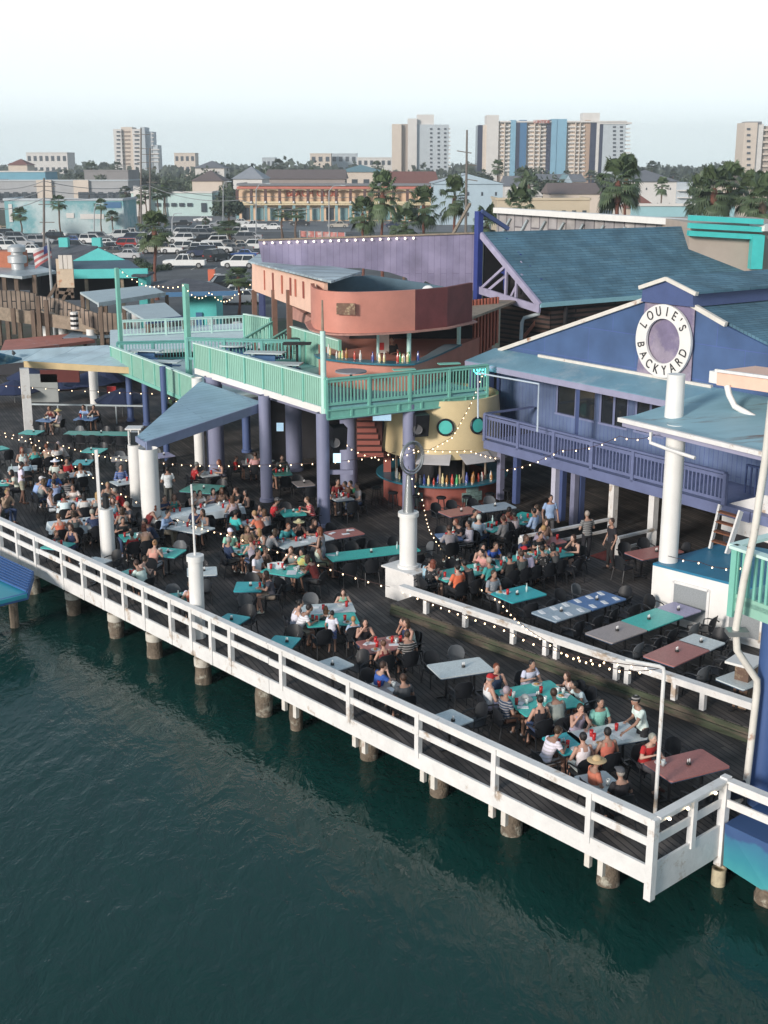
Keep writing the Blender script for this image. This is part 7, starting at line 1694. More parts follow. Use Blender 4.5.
for i,x,Y,yc,lab,sc in [(0,363,150,216,'short red trunked palm left of the four behind the purple wall',.72),(0,382,150,196,'tall red trunked palm behind the purple wall',.85),(2,405,148,226,'low bushy palm between the red trunked palms',.8),(0,424,150,208,'red trunked palm behind the middle of the purple wall',.82),(0,454,150,199,'red trunked palm at the right end of the purple wall',.8),
   (0,617,150,185,'big palm with a rust red trunk behind the white parapet rail',1.15),(0,626,158,182,'second crown close behind the big rust trunked palm',.9),(0,714,150,192,'wide palm behind the turquoise cornice, left one',1.05),(0,728,156,188,'wide palm behind the turquoise cornice, middle one',1.0),(0,752,150,196,'wide palm behind the turquoise cornice, right one',1.0),(2,700,165,200,'smaller palm left of the wide palms by the cornice',.85),(2,520,150,210,'low palm crown above the truss roof near the beige shops',.8),(2,488,150,226,'low palm crown just right of the blue roof brace',.8),(1,661,260,187,'thin palm in front of the white three storey house',.75),(1,497,420,168,'tall slim palm before the striped hotel tower',1.1),(2,528,300,186,'round palm in front of the small white gabled house',1.1),(2,764,140,205,'palm cut by the right edge of the photo',1.0)]:
    put_palm(i,x,0,yc,lab,sc,Y=Y)
# belt trees
k=0; belt=[]
for x in range(-20,800,13):
    for Y in (330,420,520,640):
        if random.random()<.8: belt.append((x+random.uniform(-6,6),Y*random.uniform(.92,1.08)))
belt=[b for b in belt if not (b[1]<460 and -20<b[0]<125 and b[1]<430) and not(235<b[0]<480 and b[1]<480) and not (b[1]<340)]
belt.sort()
for i,(x,Y) in enumerate(belt):
    p=atY(x,190,Y); s=random.uniform(.9,1.5)*(1.1 if Y>500 else .85); pm=random.random()<.4; v=random.uniform(.6,1.3); col=(.07*v,.095*v,.055*v,1)
    src=random.choice(PA[1:]) if pm else random.choice(TR_); lab=('palm' if pm else 'dark green tree')+f' of the distant tree belt, {ordn(i)} from the left'
    place(src,(p.x,p.y,GZ),random.uniform(0,6),sc=s,label=lab,group='trees of the distant belt',color=col)
for x,Y,s,lab in [(214,480,2.0,'broad dark tree right of the small beige hotel'),(205,470,1.8,'broad dark tree close beside the small beige hotel'),(226,500,1.6,'dark tree left of the grey pyramid roof'),(228,300,1.0,'dense green tree before the tan hip roofed house'),(645,330,1.1,'green tree left of the white three storey house'),(700,330,1.2,'green tree right of the white three storey house')]:
    p=atY(x,190,Y); place(TR_[0],(p.x,p.y,GZ),random.uniform(0,6),sc=s,label=lab,color=(.05,.075,.045,1))
# far woodland mass
random.seed(8); m=MB()
for i in range(5200):
    Y=random.uniform(720,1500); x=random.uniform(-.36,.36)*Y; hgt=random.uniform(8,13)+5*noise.noise(Vector((x*.01,Y*.01,0))); p=Vector((x,Y,GZ+hgt*random.uniform(.3,1))); 
    for _ in range(4):
        s=random.uniform(1.0,2.6); q=p+Vector((random.gauss(0,2.2),random.gauss(0,2.2),random.gauss(0,1.1))); u=Vector((random.gauss(0,1),random.gauss(0,1),random.gauss(0,1))).normalized(); v=u.cross(Vector((.3,-1,.2))).normalized(); m.add([q-u*s,q+v*s*.7,q+u*s,q-v*s*.7],[(0,1,2,3)])
o=m.build('woodland',M('far_leaves',(.075,.095,.07),.8,.35,.05),kind='stuff',label='far belt of dark trees along the horizon',cat='woodland')
# shrubs round the huts
for x,y,s,lab in [(45,262,.45,'dark shrub behind the grey exhaust vent'),(25,262,.4,'dark shrub above the red brick corner'),(250,300,.35,'green shrub between the huts and the peach building'),(238,277,.35,'shrub under the short palm at the car park edge'),(225,290,.3,'low shrub by the white pickup'),(150,268,.42,'flowering shrub in front of the white pickup truck'),(140,262,.4,'grey green shrub behind the turquoise gable'),(163,266,.35,'shrub at the foot of the bushy car park palm'),(55,232,.4,'shrub on the verge by the utility pole'),(85,236,.35,'shrub on the verge left of the white cars')]:
    p=gat(x,y+4); place(TR_[1],(p.x,p.y,GZ-1.2),random.uniform(0,6),sc=s,label=lab,cat='shrub',color=(.05,.08,.04,1))
q=at(196,432,0); place(TR_[1],(q.x,q.y,-.4),1,sc=.42,label='leafy green plant in the shade under the blue canopy',cat='plant',color=(.03,.08,.03,1))
for t in PA+TR_: gone(t)
# ---------------------------------------------------------- background buildings
WIN=M('far_window',(.07,.085,.10),.15,.2,2)
def col(nm,c=None,**k): return M(nm,c,.75,.08,.3,**k)
def block(name,label,x0,x1,ytop,Y,depth,mat,rows=0,cols=0,win=(.5,.5),roof=None,rh=0,roofm=None,ybase=None,skew=0,cat='building',rim=None,xs=None):
    a=atY(x0,ytop,Y); b=atY(x1,ytop,Y); z1=a.z; t=thing(name,label,cat,((a.x+b.x)/2,Y,GZ)); sk=math.tan(R(skew))*(b.x-a.x)
    A_=Vector((a.x,Y,GZ)); B_=Vector((b.x,Y+sk,GZ)); d=(B_-A_).normalized(); n=Vector((-d.y,d.x,0)); L=(B_-A_).length
    m=MB(); m.prism([V2(A_),V2(B_),V2(B_+n*depth),V2(A_+n*depth)],GZ,z1); m.build('wall',mat,t)
    if roof=='hip' or roof=='gable':
        c=A_+n*depth/2; ov=.6; e=[A_-d*ov-n*ov,B_+d*ov-n*ov,B_+d*ov+n*(depth+ov),A_-d*ov+n*(depth+ov)]; ins=min(depth/2,L/2) if roof=='hip' else 0
        r0=A_+n*depth/2+d*ins; r1=B_+n*depth/2-d*ins; vs=[Vector((p.x,p.y,z1+.02)) for p in e]+[Vector((r0.x,r0.y,z1+rh)),Vector((r1.x,r1.y,z1+rh))]
        m=MB(); m.add(vs,[(0,1,5,4),(1,2,5),(2,3,4,5),(3,0,4),(3,2,1,0)]); m.build('roof',roofm,t)
    elif roof=='front_gable':
        ov=.4; vs=[A_-d*ov-n*ov+Vector((0,0,z1-GZ)),B_+d*ov-n*ov+Vector((0,0,z1-GZ)),(A_+B_)/2-n*ov+Vector((0,0,z1+rh-GZ)),A_-d*ov+n*depth+Vector((0,0,z1-GZ)),B_+d*ov+n*depth+Vector((0,0,z1-GZ)),(A_+B_)/2+n*depth+Vector((0,0,z1+rh-GZ))]
        m=MB(); m.add(vs,[(0,2,5,3),(1,4,5,2)]); m.v=[(x,y,z+.12) for x,y,z in m.v]; m.build('roof',roofm,t); m=MB(); m.add(vs,[(0,1,2),(3,5,4),(0,3,4,1)]); m.build('gable',mat,t)
    else:
        m=MB(); 
        for p,q in ((A_,B_),(B_,B_+n*depth),(A_,A_+n*depth)): m.beam(Vector((p.x,p.y,z1+.2)),Vector((q.x,q.y,z1+.2)),.5,.45)
        m.build('parapet',rim or mat,t)
    k_=0
    for r in range(rows):
        for c_ in range(cols):
            if k_>=100: break
            f=(c_+.5)/cols; w_=L/cols*win[0]; hgt=(z1-GZ)/rows; zc_=GZ+hgt*(r+.52); p=A_+d*(L*f); m=MB(); m.box((p.x-n.x*.02,p.y-n.y*.02,zc_),(w_,.1,hgt*win[1]),math.atan2(d.y,d.x)); m.build('window',WIN,t); k_+=1
    return t,A_,B_,d,n,z1
TOW=col('tower_white',(.62,.60,.57)); TOWC=col('tower_cream',(.60,.52,.44)); TOWB=col('tower_blue',(.20,.38,.50)); TOWG=col('tower_grey',(.45,.50,.53)); NAV=M('tower_dark_glass',(.03,.035,.07),.2,.2,.3)
def tbox(t,name,x0,x1,yt,Y,depth,mat,dy=0,yb=None):
    a=atY(x0,yt,Y); b=atY(x1,yt,Y); zb=GZ if yb is None else atY(x0,yb,Y).z; m=MB(); m.box(((a.x+b.x)/2,Y+depth/2+dy,(zb+a.z)/2),(b.x-a.x,depth,a.z-zb)); return m.build(name,mat,t)
# hotel tower left
Y=900; t=thing('hotel_tower','pale stepped hotel tower on the skyline at the left','tower',atY(135,185,Y)); 
tbox(t,'wing',113,121,129,Y,16,TOW); tbox(t,'wing',121,132,127,Y+2,16,TOWC); tbox(t,'wing',132,140,129,Y,16,TOW); tbox(t,'wing',140,144.5,127,Y-1,18,TOWG); tbox(t,'wing',144.5,152,131.5,Y+3,16,TOWG); tbox(t,'wing',152,157.5,145,Y+3,16,TOWG)
for i in range(9):
    yy=131+i*4
    for xa,xb,n_ in ((116.5,120,0),(122,130,1),(134.5,139,0)): tbox(t,'window',xa,xb,yy,Y-.4+(2 if n_ else 0),1,WIN if not n_ else M('balcony_shadow',(.28,.22,.18),.8,.1,1),yb=yy+1.6)  # on the cream wing the strips are balcony shade painted in, not panes
    if i<8: tbox(t,'balcony',151,153.5 if i<4 else 159,yy+2,Y+2,3,TOW,yb=yy+3)
# middle tower
Y=760; t=thing('hotel_tower','white slab hotel tower in the middle of the skyline','tower',atY(420,185,Y))
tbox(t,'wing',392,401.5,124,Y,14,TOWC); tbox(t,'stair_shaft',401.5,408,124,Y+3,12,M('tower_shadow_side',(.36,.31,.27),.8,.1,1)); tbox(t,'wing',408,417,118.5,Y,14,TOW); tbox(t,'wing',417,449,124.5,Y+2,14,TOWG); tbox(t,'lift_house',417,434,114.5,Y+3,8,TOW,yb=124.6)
for i in range(11):
    yy=128+i*4.2
    for xa in (430,437.5,444): tbox(t,'window',xa,xa+2.2,yy,Y+1.6,.6,WIN,yb=yy+1.8)
    tbox(t,'balcony',448.5,450.5,yy,Y+2,8,TOW,yb=yy+1.3)
# big striped tower
Y=700; t=thing('hotel_tower','wide striped blue and cream hotel tower on the right skyline','tower',atY(555,185,Y))
TS=[(478,483,125,NAV,1),(483,487,125,TOWC,1),(487,499,115,TOW,0),(499,511,123,TOWC,2),(511,516,120,TOWB,-1),(516,520,121,NAV,-.4),(520,527,120,M('tower_deep_blue',(.06,.16,.30),.4,.1,.3),-.2),(527,547,122,TOWC,2),(547,551.5,120,NAV,-.4),(551.5,557,119,TOWB,-1),(557,567,119,TOWB,-.6),(567,586,122,TOWC,2),(586,591,120,M('tower_tan',(.42,.30,.22),.8,.1,.3),1),(591,597,122,NAV,0),(597,600,121,TOW,-.2),(600,603.5,123,NAV,.2),(603.5,626,124,TOWG,0)]
for x0,x1,yt,mt,dy in TS: tbox(t,'bay',x0,x1,yt,Y,16,mt,dy)
tbox(t,'lift_house',583,600,112.8,Y+3,10,TOW,yb=122); tbox(t,'roof_slab',500,627,120.8,Y-.5,18,TOW,yb=122.4); tbox(t,'roof_slab',600,632,122,Y-.5,16,TOW,yb=124)
for i in range(12):
    yy=125+i*4.0
    for xa,xb in ((500,510),(528,546),(568,585)): tbox(t,'balcony',xa,xb,yy+1.0,Y+.4,2.5,TOW,yb=yy+2.4)
    tbox(t,'balcony',626,630.5,yy+3,Y,6,TOW,yb=yy+4.2)
    for xa in (613,620): tbox(t,'window',xa,xa+3,yy+1,Y-.2,.5,WIN,yb=yy+3)
for xa in (505,535,540.5,576,580.5): tbox(t,'pillar',xa-.5,xa+.4,122.5,Y-.2,2.5,TOWC)
def text(body,size,p,rz,mat,name,parent,ext=.05):
    c=bpy.data.curves.new('t','FONT'); c.body=body; c.size=size; c.align_x='CENTER'; c.align_y='CENTER'; c.extrude=ext; o=bpy.data.objects.new('t',c); COL.objects.link(o)
    me=bpy.data.meshes.new_from_object(o.evaluated_get(bpy.context.evaluated_depsgraph_get())); bpy.data.objects.remove(o); me.materials.clear(); me.materials.append(mat)
    mt=Matrix.Translation(p)@Matrix.Rotation(rz,4,'Z')@Matrix.Rotation(math.pi/2,4,'X'); me.transform(mt); x=bpy.data.objects.new(name,me); COL.objects.link(x); x.parent=parent; x.matrix_parent_inverse=parent.matrix_basis.inverted(); return x
SGN=M('red_sign_letters',(.5,.10,.06),.5,.05,2)
tbox(t,'sign_board',536,548,119.6,Y-2.4,1,TOW,yb=123.4); text('SUNTIDE',2.2,atY(541.5,121.8,Y-2.8),0,SGN,'sign_letters',t,.1)
# right edge tower
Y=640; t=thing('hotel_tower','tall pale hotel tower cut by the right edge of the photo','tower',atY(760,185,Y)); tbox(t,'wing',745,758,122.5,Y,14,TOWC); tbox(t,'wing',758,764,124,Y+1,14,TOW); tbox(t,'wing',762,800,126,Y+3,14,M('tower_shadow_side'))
tbox(t,'roof_house',747,762,121.5,Y+1,9,M('tower_roof_grey',(.2,.2,.22),.8,.1,1),yb=124.5)
for i in range(9):
    yy=128+i*6; tbox(t,'window',747,750.5,yy,Y-.3,.6,WIN,yb=yy+2.2); tbox(t,'balcony',763,785,yy+1,Y+1.5,3,TOWC,yb=yy+3)
# low hotels on the skyline
for a in [('low_hotel','low white hotel far left on the skyline',26,67,153,820,20,TOW,3,7),('low_hotel','small beige hotel right of the left tower',174,195,153.5,900,16,TOWC,3,4),('low_hotel','beige hotel block with a thick pier on the skyline',310,331,154,860,16,TOWC,3,3),('low_hotel','pale low hotel with grey tower beside it on the skyline',331,357,154,880,16,TOWG,3,4),('low_hotel','low white hotel terrace left of the middle tower',357,392,158,800,16,TOW,3,6),('low_hotel','pale hotel far away left of the middle',262,275,158,1000,16,TOWG,2,3)]:
    block(*a[:2],*a[2:8],rows=a[8],cols=a[9],win=(.55,.45))
GR_=col('grey_shingles',(.18,.185,.20)); RDR=M('red_tile_roof',(.23,.10,.08),.8,.15,1,stretch=(1,1,1)); BRR=col('brown_roof',(.17,.13,.12)); TEALR=col('teal_far_roof',(.16,.27,.30))
# mural building
t,A_,B_,d,n,z1=block('mural_building','low turquoise building with a white wave mural across the car park',4,123,200.5,262,14,M('sea_mural',(.17,.38,.41),.7,.12,.15,col2=(.45,.55,.56),thr=.52,coord='World'),rim=TOWG)
for x0,x1,y0,y1,mt in ((8,13,204,222,TOW),(66,74,213,218,TOW),(80,104,214,219,TOW),(104,121,202,208,M('tower_deep_blue'))):
    a=atY(x0,y0,261.8); b=atY(x1,y1,261.8); m=MB(); m.box(((a.x+b.x)/2,261.9,(a.z+b.z)/2),(b.x-a.x,.1,a.z-b.z)); m.build('wall_panel',mt,t)
# strip mall behind
t,*_=block('shop_row','long low grey and tan row of shops behind the mural building',-10,128,181,420,20,col('shop_grey',(.36,.37,.38)),rows=0,rim=TOWG)
for x0,x1 in ((36,51),(73,88)): tbox(t,'tan_bay',x0,x1,180,419,2,TOWC)
for x in list(range(-5,36,9))+[78,83,90,98,108,116,122]: tbox(t,'window',x,x+5,192,418.6,.4,WIN,yb=201)
block('shop','blue long shop with white trim left of the utility pole',-5,45,172,480,18,col('bright_blue_shop',(.16,.36,.46)),rows=1,cols=8,win=(.5,.25),rim=TOW)
block('house','tiled roof house at the far left tree line',8,27,165,560,12,TOWC,rows=1,cols=3,roof='hip',rh=2.6,roofm=RDR)
block('shop','long flat brown roofed shop right of the blue shop',84,128,171,500,22,col('grey_brown_shop',(.25,.24,.24)),rows=1,cols=6,win=(.5,.3))
t,*_=block('shop_row','pale mint shop row with a dark window band across the street',131,212,193,352,14,col('pale_mint_shop',(.46,.60,.58)),rim=TOW)
for x in range(155,190,8): tbox(t,'window',x,x+5,203,351.6,.4,WIN,yb=206.5)
tbox(t,'gable_front',133,148,186,350,2,TOW); tbox(t,'door',201,206,203,351.6,.4,WIN,yb=212)
block('shop','low turquoise shop at the end of the street row',211,240,197,360,12,col('pale_turq_shop',(.40,.58,.58)),rows=1,cols=3,win=(.4,.3))
block('house','brown roofed tan house right of the street palms',192,222,181,400,18,TOWC,rows=1,cols=4,win=(.3,.25),roof='hip',rh=3.2,roofm=BRR)
block('house','white hip roofed house behind the tan one',195,224,168,470,16,TOW,rows=1,cols=3,roof='hip',rh=2.6,roofm=GR_)
t,*_=block('house','white house with a pale pyramid roof beside the arcade',233,262,179,380,24,TOW,rows=2,cols=2,win=(.2,.2),roof='hip',rh=3.6,roofm=col('pale_grey_roof',(.34,.35,.37)))
# arcade
t,A_,B_,d,n,z1=block('arcade_building','long two storey peach arcade with arches and dark columns',238,478,185,322,16,M('arcade_peach',(.70,.50,.34),.7,.1,.4,coord='World'),skew=-1.5,rim=GR_)
L=(B_-A_).length; nb=17; rz=math.atan2(d.y,d.x); ht=z1-GZ
ARY=M('arcade_yellow',(.68,.56,.36),.7,.1,.5); ARC=M('arcade_column',(.10,.055,.05),.7,.1,.5); ART=M('arcade_teal_door',(.20,.34,.36),.4,.2,.5)
m=MB(); m.beam(A_-n*2.0+Vector((0,0,ht*.50)),B_-n*2.0+Vector((0,0,ht*.50)),.4,.9); m.build('balcony_band',ARY,t); m=MB(); m.beam(A_-n*1.0+Vector((0,0,ht*.485)),B_-n*1.0+Vector((0,0,ht*.485)),2.4,.2); m.build('balcony_floor',ARY,t)
m=MB(); m.beam(A_-n*1.0+Vector((0,0,ht+.1)),B_-n*1.0+Vector((0,0,ht+.1)),3.4,.5); m.build('eave',GR_,t); m=MB(); m.beam(A_-n*2.4+Vector((0,0,ht*.93)),B_-n*2.4+Vector((0,0,ht*.93)),.2,.55); m.build('eave_band',M('arcade_coral_band',(.50,.17,.13),.7,.1,.5),t)
for i in range(nb+1):
    p=A_+d*(L*i/nb)-n*2.0; m=MB(); m.box((p.x,p.y,GZ+ht*.70),(.7,.5,ht*.36),rz); m.build('column',ARC,t); m=MB(); m.box((p.x,p.y,GZ+ht*.22),(.7,.5,ht*.44),rz); m.build('column',ART,t)
    if i<nb:
        c_=A_+d*(L*(i+.5)/nb)-n*2.0; w_=L/nb*.5; m=MB(); N_=8; pts=[]
        top=[c_+d*(w_*math.cos(math.pi*k_/N_)) + Vector((0,0,ht*.80+ht*.07*math.sin(math.pi*k_/N_))) for k_ in range(N_+1)]
        poly=[c_+d*w_+Vector((0,0,ht*.92))]+top+[c_-d*w_+Vector((0,0,ht*.92))]
        m.wall(poly,n,.3); m.build('arch',ARY,t); q=A_+d*(L*(i+.5)/nb)-n*.05; m=MB(); m.box((q.x,q.y,GZ+ht*.2),(L/nb*.55,.12,ht*.34),rz); m.build('shop_window',ART if i%3 else WIN,t)
    q=A_+d*(L*i/nb)-n*2.5+Vector((0,0,ht*.53)); m=MB(); m.ell((q.x,q.y,q.z),(.28,.28,.28),6,4); m.build('lamp_globe',M('globe_white',(.8,.8,.78),.4,.05,2),t)
q=atY(312,193.5,(A_+d*(L*.31)).y-.2); text('BEACH CLUB',2.2,q,rz,SGN,'sign_letters',t,.1)
block('house','long brown roofed building behind the arcade',265,345,179,430,22,col('brown_wall',(.30,.26,.24)),roof='gable',rh=3.0,roofm=BRR)
block('house','tan building with a pale teal roof behind the arcade',337,384,172,470,20,TOWC,rows=1,cols=4,roof='hip',rh=2.6,roofm=TEALR)
block('house','cream building with a red brown tiled roof above the arcade',390,437,184,345,20,col('cream_far',(.60,.50,.38)),rows=1,cols=3,win=(.08,.16),roof='gable',rh=3.2,roofm=RDR)
block('house','pale blue gabled building behind the arcade end',434,503,184,300,24,col('pale_blue_wall',(.38,.48,.54)),rows=2,cols=5,win=(.14,.18),roof='front_gable',rh=2.2,roofm=TOWG)
# right side houses
t,*_=block('house','white three storey house with a grey hip roof at the right',629,677,181.5,290,16,TOW,rows=3,cols=4,win=(.10,.14),roof='hip',rh=2.5,roofm=GR_,skew=2)
tbox(t,'balcony_wing',677,693,182.5,290,12,TOWG); 
for yy in (186,193,201): tbox(t,'balcony',678,692,yy+4,289,1,TOW,yb=yy+5.2)
block('house','red roofed low house before the white three storey house',630,655,208,240,8,TOWC,roof='hip',rh=2.4,roofm=RDR)
block('shop','beige shop row with red awnings above the parapet wall',497,590,200,250,12,col('beige_shop',(.52,.44,.32)),rows=1,cols=9,win=(.4,.4))
block('house','small white gabled house in front of the striped tower',518,542,196,330,12,TOW,roof='front_gable',rh=3.2,roofm=GR_)
block('house','white gabled house left of the striped tower base',505,530,186,400,14,TOW,rows=1,cols=2,roof='gable',rh=3,roofm=GR_)
block('house','pale blue gabled house below the striped tower',560,575,190,360,12,col('pale_blue_wall'),roof='front_gable',rh=4,roofm=TEALR)
block('house','grey roofed house right of the striped tower base',536,585,182,430,16,TOWC,roof='gable',rh=2.5,roofm=GR_)
block('house','brown roofed house behind the beige shops',550,600,194,310,14,TOWC,roof='gable',rh=2.5,roofm=BRR)
block('pool_building','low white and turquoise pool building behind the white rail',640,735,206,215,8,col('pool_turq',(.30,.50,.54)),rows=1,cols=10,win=(.5,.35),rim=TOW)
block('house','tan house between the big palms at the right',700,768,186,340,14,TOWC,rows=2,cols=5,win=(.3,.3),roof='hip',rh=4,roofm=BRR)
# ---------------------------------------------------------- poles, wires, street lamps
PW=M('pole_wood',(.17,.15,.135),.85,.2,2)
poles=[(141,236,82.5+0,128,'wooden utility pole with crossarms against the left tower'),(150,236,0,148,'shorter leaning utility pole before the mint shop row'),(44,258,0,178,'wooden utility pole left of the mural centre')]
PT_={}
for x,yb,_,yt,lab in poles:
    b=gat(x,yb); tp=atY(x,yt,b.y); t=thing('utility_pole',lab,'utility pole',b); m=MB(); m.tube(b,tp,.22,.14,8); m.build('pole',PW,t); PT_[x]=tp
    for k_ in range(3): m=MB(); z_=tp.z-1.2-k_*2.6; m.box((tp.x,tp.y,z_),(3.2 if k_==0 else 2.2,.12,.12)); m.build('crossarm',PW,t)
b=Vector((atY(466,235,140).x,140,GZ)); tp=atY(467,130,140); t=thing('utility_pole','tall grey utility pole with ladder like arms behind the purple wall','utility pole',b); m=MB(); m.tube(b,tp,.18,.10,8); m.build('pole',PW,t)
for yy,w_ in ((152,1.6),(165,1.1),(180,1.3)): q=atY(467,yy,140); m=MB(); m.box((q.x+(.5 if yy!=152 else -.3),q.y,q.z),(w_,.1,.1),0,0,.15); m.build('crossarm',PW,t)
m=MB(); m.box((tp.x,tp.y,0),(.01,.01,.01)) if 0 else None
def wire(lab,pts,sag=1.0,r=.05):
    P_=[]
    for a,b in zip(pts[:-1],pts[1:]):
        for i in range(10): f=i/10; q=a.lerp(b,f); q.z-=sag*4*f*(1-f); P_.append(q)
    P_.append(pts[-1]); m=MB(); m.path(P_,r,4); m.build('power_line',M('wire_grey',(.25,.26,.27),.6,.1,1),label=lab,cat='power line')
wire('upper power line sweeping from the left edge to the right',[atY(-30,184,200),atY(44,181,200),atY(150,184,230),atY(260,196,260),atY(420,190,300)])
wire('lower power line from the left edge past the street palms',[atY(-30,198,200),atY(44,190,200),atY(150,186,230),atY(240,200,200),atY(330,206,200)])
wire('thin power line crossing in front of the white house at the right',[atY(480,172,300),atY(600,178,300),atY(800,182,300)])
wire('power line over the mural building',[atY(-30,206,190),atY(44,198,190),atY(141,186,240),atY(150,187,240)])
for x,yb,yt,dx,lab in ((256,235,184,6,'grey street lamp before the left end of the arcade'),(329,236,186,7,'grey street lamp before the middle of the arcade'),(223,232,182,3,'street lamp beside the green tree at the car park edge'),(172,240,214,3,'short lamp post at the rear of the car park'),(94,240,204,3,'lamp post among the white cars by the mural')):
    b=gat(x,yb); tp=atY(x,yt,b.y); t=thing('street_lamp',lab,'street lamp',b); m=MB(); m.path([b,tp-Vector((0,0,1)),tp+Vector((dx*.12,0,0)),tp+Vector((dx*.35,0,.1))],[.14,.10,.08,.07],8); m.build('pole',M('lamp_grey',(.35,.37,.38),.5,.1,2),t); m=MB(); m.box((tp.x+dx*.35+.3,tp.y,tp.z+.1),(.9,.35,.16)); m.build('lamp_head',METAL,t)
# verge fence
a=gat(-10,231); b=gat(135,232.5); t=thing('verge_fence','long wooden post and rail fence on the verge before the mural building','fence',a)
for f in (.55,1.0): m=MB(); m.beam(a+Vector((0,0,f)),b+Vector((0,0,f)),.12,.14); m.build('rail',WOODL,t)
for i in range(14): q=a.lerp(b,i/13); m=MB(); m.box((q.x,q.y,GZ+.6),(.3,.3,1.25)); m.build('post',WOODL,t)
a=gat(300,238); b=gat(345,240); t=thing('barrier','low red construction barrier on the street side of the purple wall','barrier',a); m=MB(); m.beam(a+Vector((0,0,.8)),b+Vector((0,0,.8)),.1,1.1); m.build('panel',M('barrier_red',(.45,.16,.14),.7,.3,1,col2=(.5,.45,.42),thr=.55),t)
for i in range(7): q=a.lerp(b,i/6); m=MB(); m.box((q.x,q.y-.2,GZ+.7),(.15,.15,1.5)); m.build('post',METAL,t)
m=MB(); q=gat(212,283); m.box((q.x,q.y,GZ+.8),(.8,.8,1.6)); m.build('drum_marker',M('orange_marker',(.6,.14,.07),.6,.1,2),label='orange marker box on the car park beside a white bin',cat='marker')
m=MB(); q=gat(217,283); m.lathe([(0,1.1),(.5,1.1),(.5,-.0),(0,0)],(q.x,q.y,GZ),12); m.build('bin',TOW,label='white round bin beside the orange marker on the car park',cat='bin')
# ============================================================ HUTS AND WOODEN DECKS AT THE LEFT
HR=planks('charcoal_shingles',(.075,.08,.095),(.10,.105,.12),(0,0,0),1.2,.3,0,mortar=.02,bump=.4,blotch=.2,gapc=(.05,.05,.06)); TQP=M('bright_turquoise',(.09,.52,.50),.55,.1,1); WB=planks('grey_wood_boards',(.26,.20,.155),(.18,.14,.11),(0,0,0),3,.35,0,axis='zx',mortar=.04,bump=.6,blotch=.3)
def H3(x,y,Y): return atY(x,y,Y)
t=thing('beach_hut','charcoal roofed hut with a turquoise gable and eaves','hut',atY(90,300,112))
# main sloping roof (left slope) with gable facing camera-right
Yh=108
r=[H3(25,265,Yh),H3(78,246-2,Yh+9),H3(100,247,Yh+9),H3(72,277,Yh)]
m=MB(); m.slab([H3(23,266,Yh),H3(72,276,Yh-3),H3(98,246,Yh+2),H3(60,244,Yh+12)],.25); m.build('roof',HR,t)
m=MB(); m.wall([H3(72,261,Yh-1),H3(125,260,Yh-1),H3(98,248,Yh-1)],(0,1,0),.3); m.build('gable',TQP,t)
m=MB(); m.slab([H3(72,272,Yh-4),H3(146,272,Yh-4),H3(128,259.5,Yh-.8),H3(72,260.5,Yh-.8)],.15); m.build('front_roof',M('slate_blue_shingles',(.08,.12,.16),.8,.15,1),t)
m=MB(); m.beam(H3(72,274,Yh-4),H3(148,273,Yh-4),.3,.75); m.build('fascia_board',TQP,t)
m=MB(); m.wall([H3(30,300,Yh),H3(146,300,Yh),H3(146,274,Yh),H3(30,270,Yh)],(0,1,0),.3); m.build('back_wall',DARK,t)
for x in (64,97): m=MB(); q=H3(x,240,Yh+6); m.box((q.x,q.y,q.z-.2),(.8,.8,.8)); m.build('roof_vent',TQP,t)
for x in (86,122,140): q=H3(x,276,Yh-3.6); m=MB(); m.box((q.x,q.y,(q.z+GZ)/2),(.25,.25,q.z-GZ)); m.build('post',WOODL,t)
t=thing('beach_hut','dark pyramid roofed hut with bright turquoise walls','hut',atY(190,310,100)); Yh=100
m=MB(); ap=H3(186,278,Yh+3); c4=[H3(150,294,Yh-1),H3(238,292,Yh-1),H3(215,283,Yh+8),H3(150,282,Yh+8)]; vs=[*c4,ap]; m.add(vs,[(0,1,4),(1,2,4),(2,3,4),(3,0,4),(3,2,1,0)]); m.build('roof',HR,t)
m=MB(); m.beam(H3(150,295,Yh-1.1),H3(238,293,Yh-1.1),.2,.35); m.build('eave_board',M('tower_deep_blue'),t)
a=H3(186,296,Yh+1); b=H3(216,296,Yh+1); m=MB(); m.box(((a.x+b.x)/2,Yh+3,(a.z+GZ)/2),(b.x-a.x,4,a.z-GZ)); m.build('wall',TQP,t); m=MB(); m.box(((a.x+b.x)/2-.2,Yh+.9,GZ+1.3),(.5,.1,1.6)); m.build('door',M('tower_deep_blue'),t)
t=thing('beach_hut','turquoise lean-to at the right end of the gabled hut','hut',atY(145,285,104)); a=H3(138,276,104); b=H3(147,290,104); m=MB(); m.box(((a.x+b.x)/2,105,(a.z+GZ)/2),(b.x-a.x,2,a.z-GZ)); m.build('wall',TQP,t); m=MB(); m.box(((a.x+b.x)/2,104.4,a.z+.1),(b.x-a.x+.6,3.2,.18)); m.build('roof',HR,t)
# left metal roof pavilion
t=thing('deck_pavilion','grey metal roofed pavilion on stilts with a brown board parapet','pavilion',atY(30,310,98)); Yh=98
m=MB(); m.slab([H3(-40,270,Yh),H3(22,276.5,Yh-2),H3(56,271,Yh+1),H3(38,265,Yh+7),H3(-40,262,Yh+7)],.2); m.build('roof',METAL,t)
for x in (-3,6,18,36): q=H3(x,300,Yh-1); z_=H3(x,275,Yh-1).z; m=MB(); m.box((q.x,q.y,(z_+GZ)/2),(.3,.3,z_-GZ)); m.build('post',WOOD,t)
m=MB(); m.wall([H3(-40,289,Yh-2),H3(20,291,Yh-2),H3(20,310,Yh-2),H3(-40,305,Yh-2)],(0,1,0),.2); m.wall([H3(20,291,Yh-2),H3(36,294,Yh-2),H3(36,309,Yh-2),H3(20,310,Yh-2)],(0,1,0),.2); m.build('parapet',WB,t)
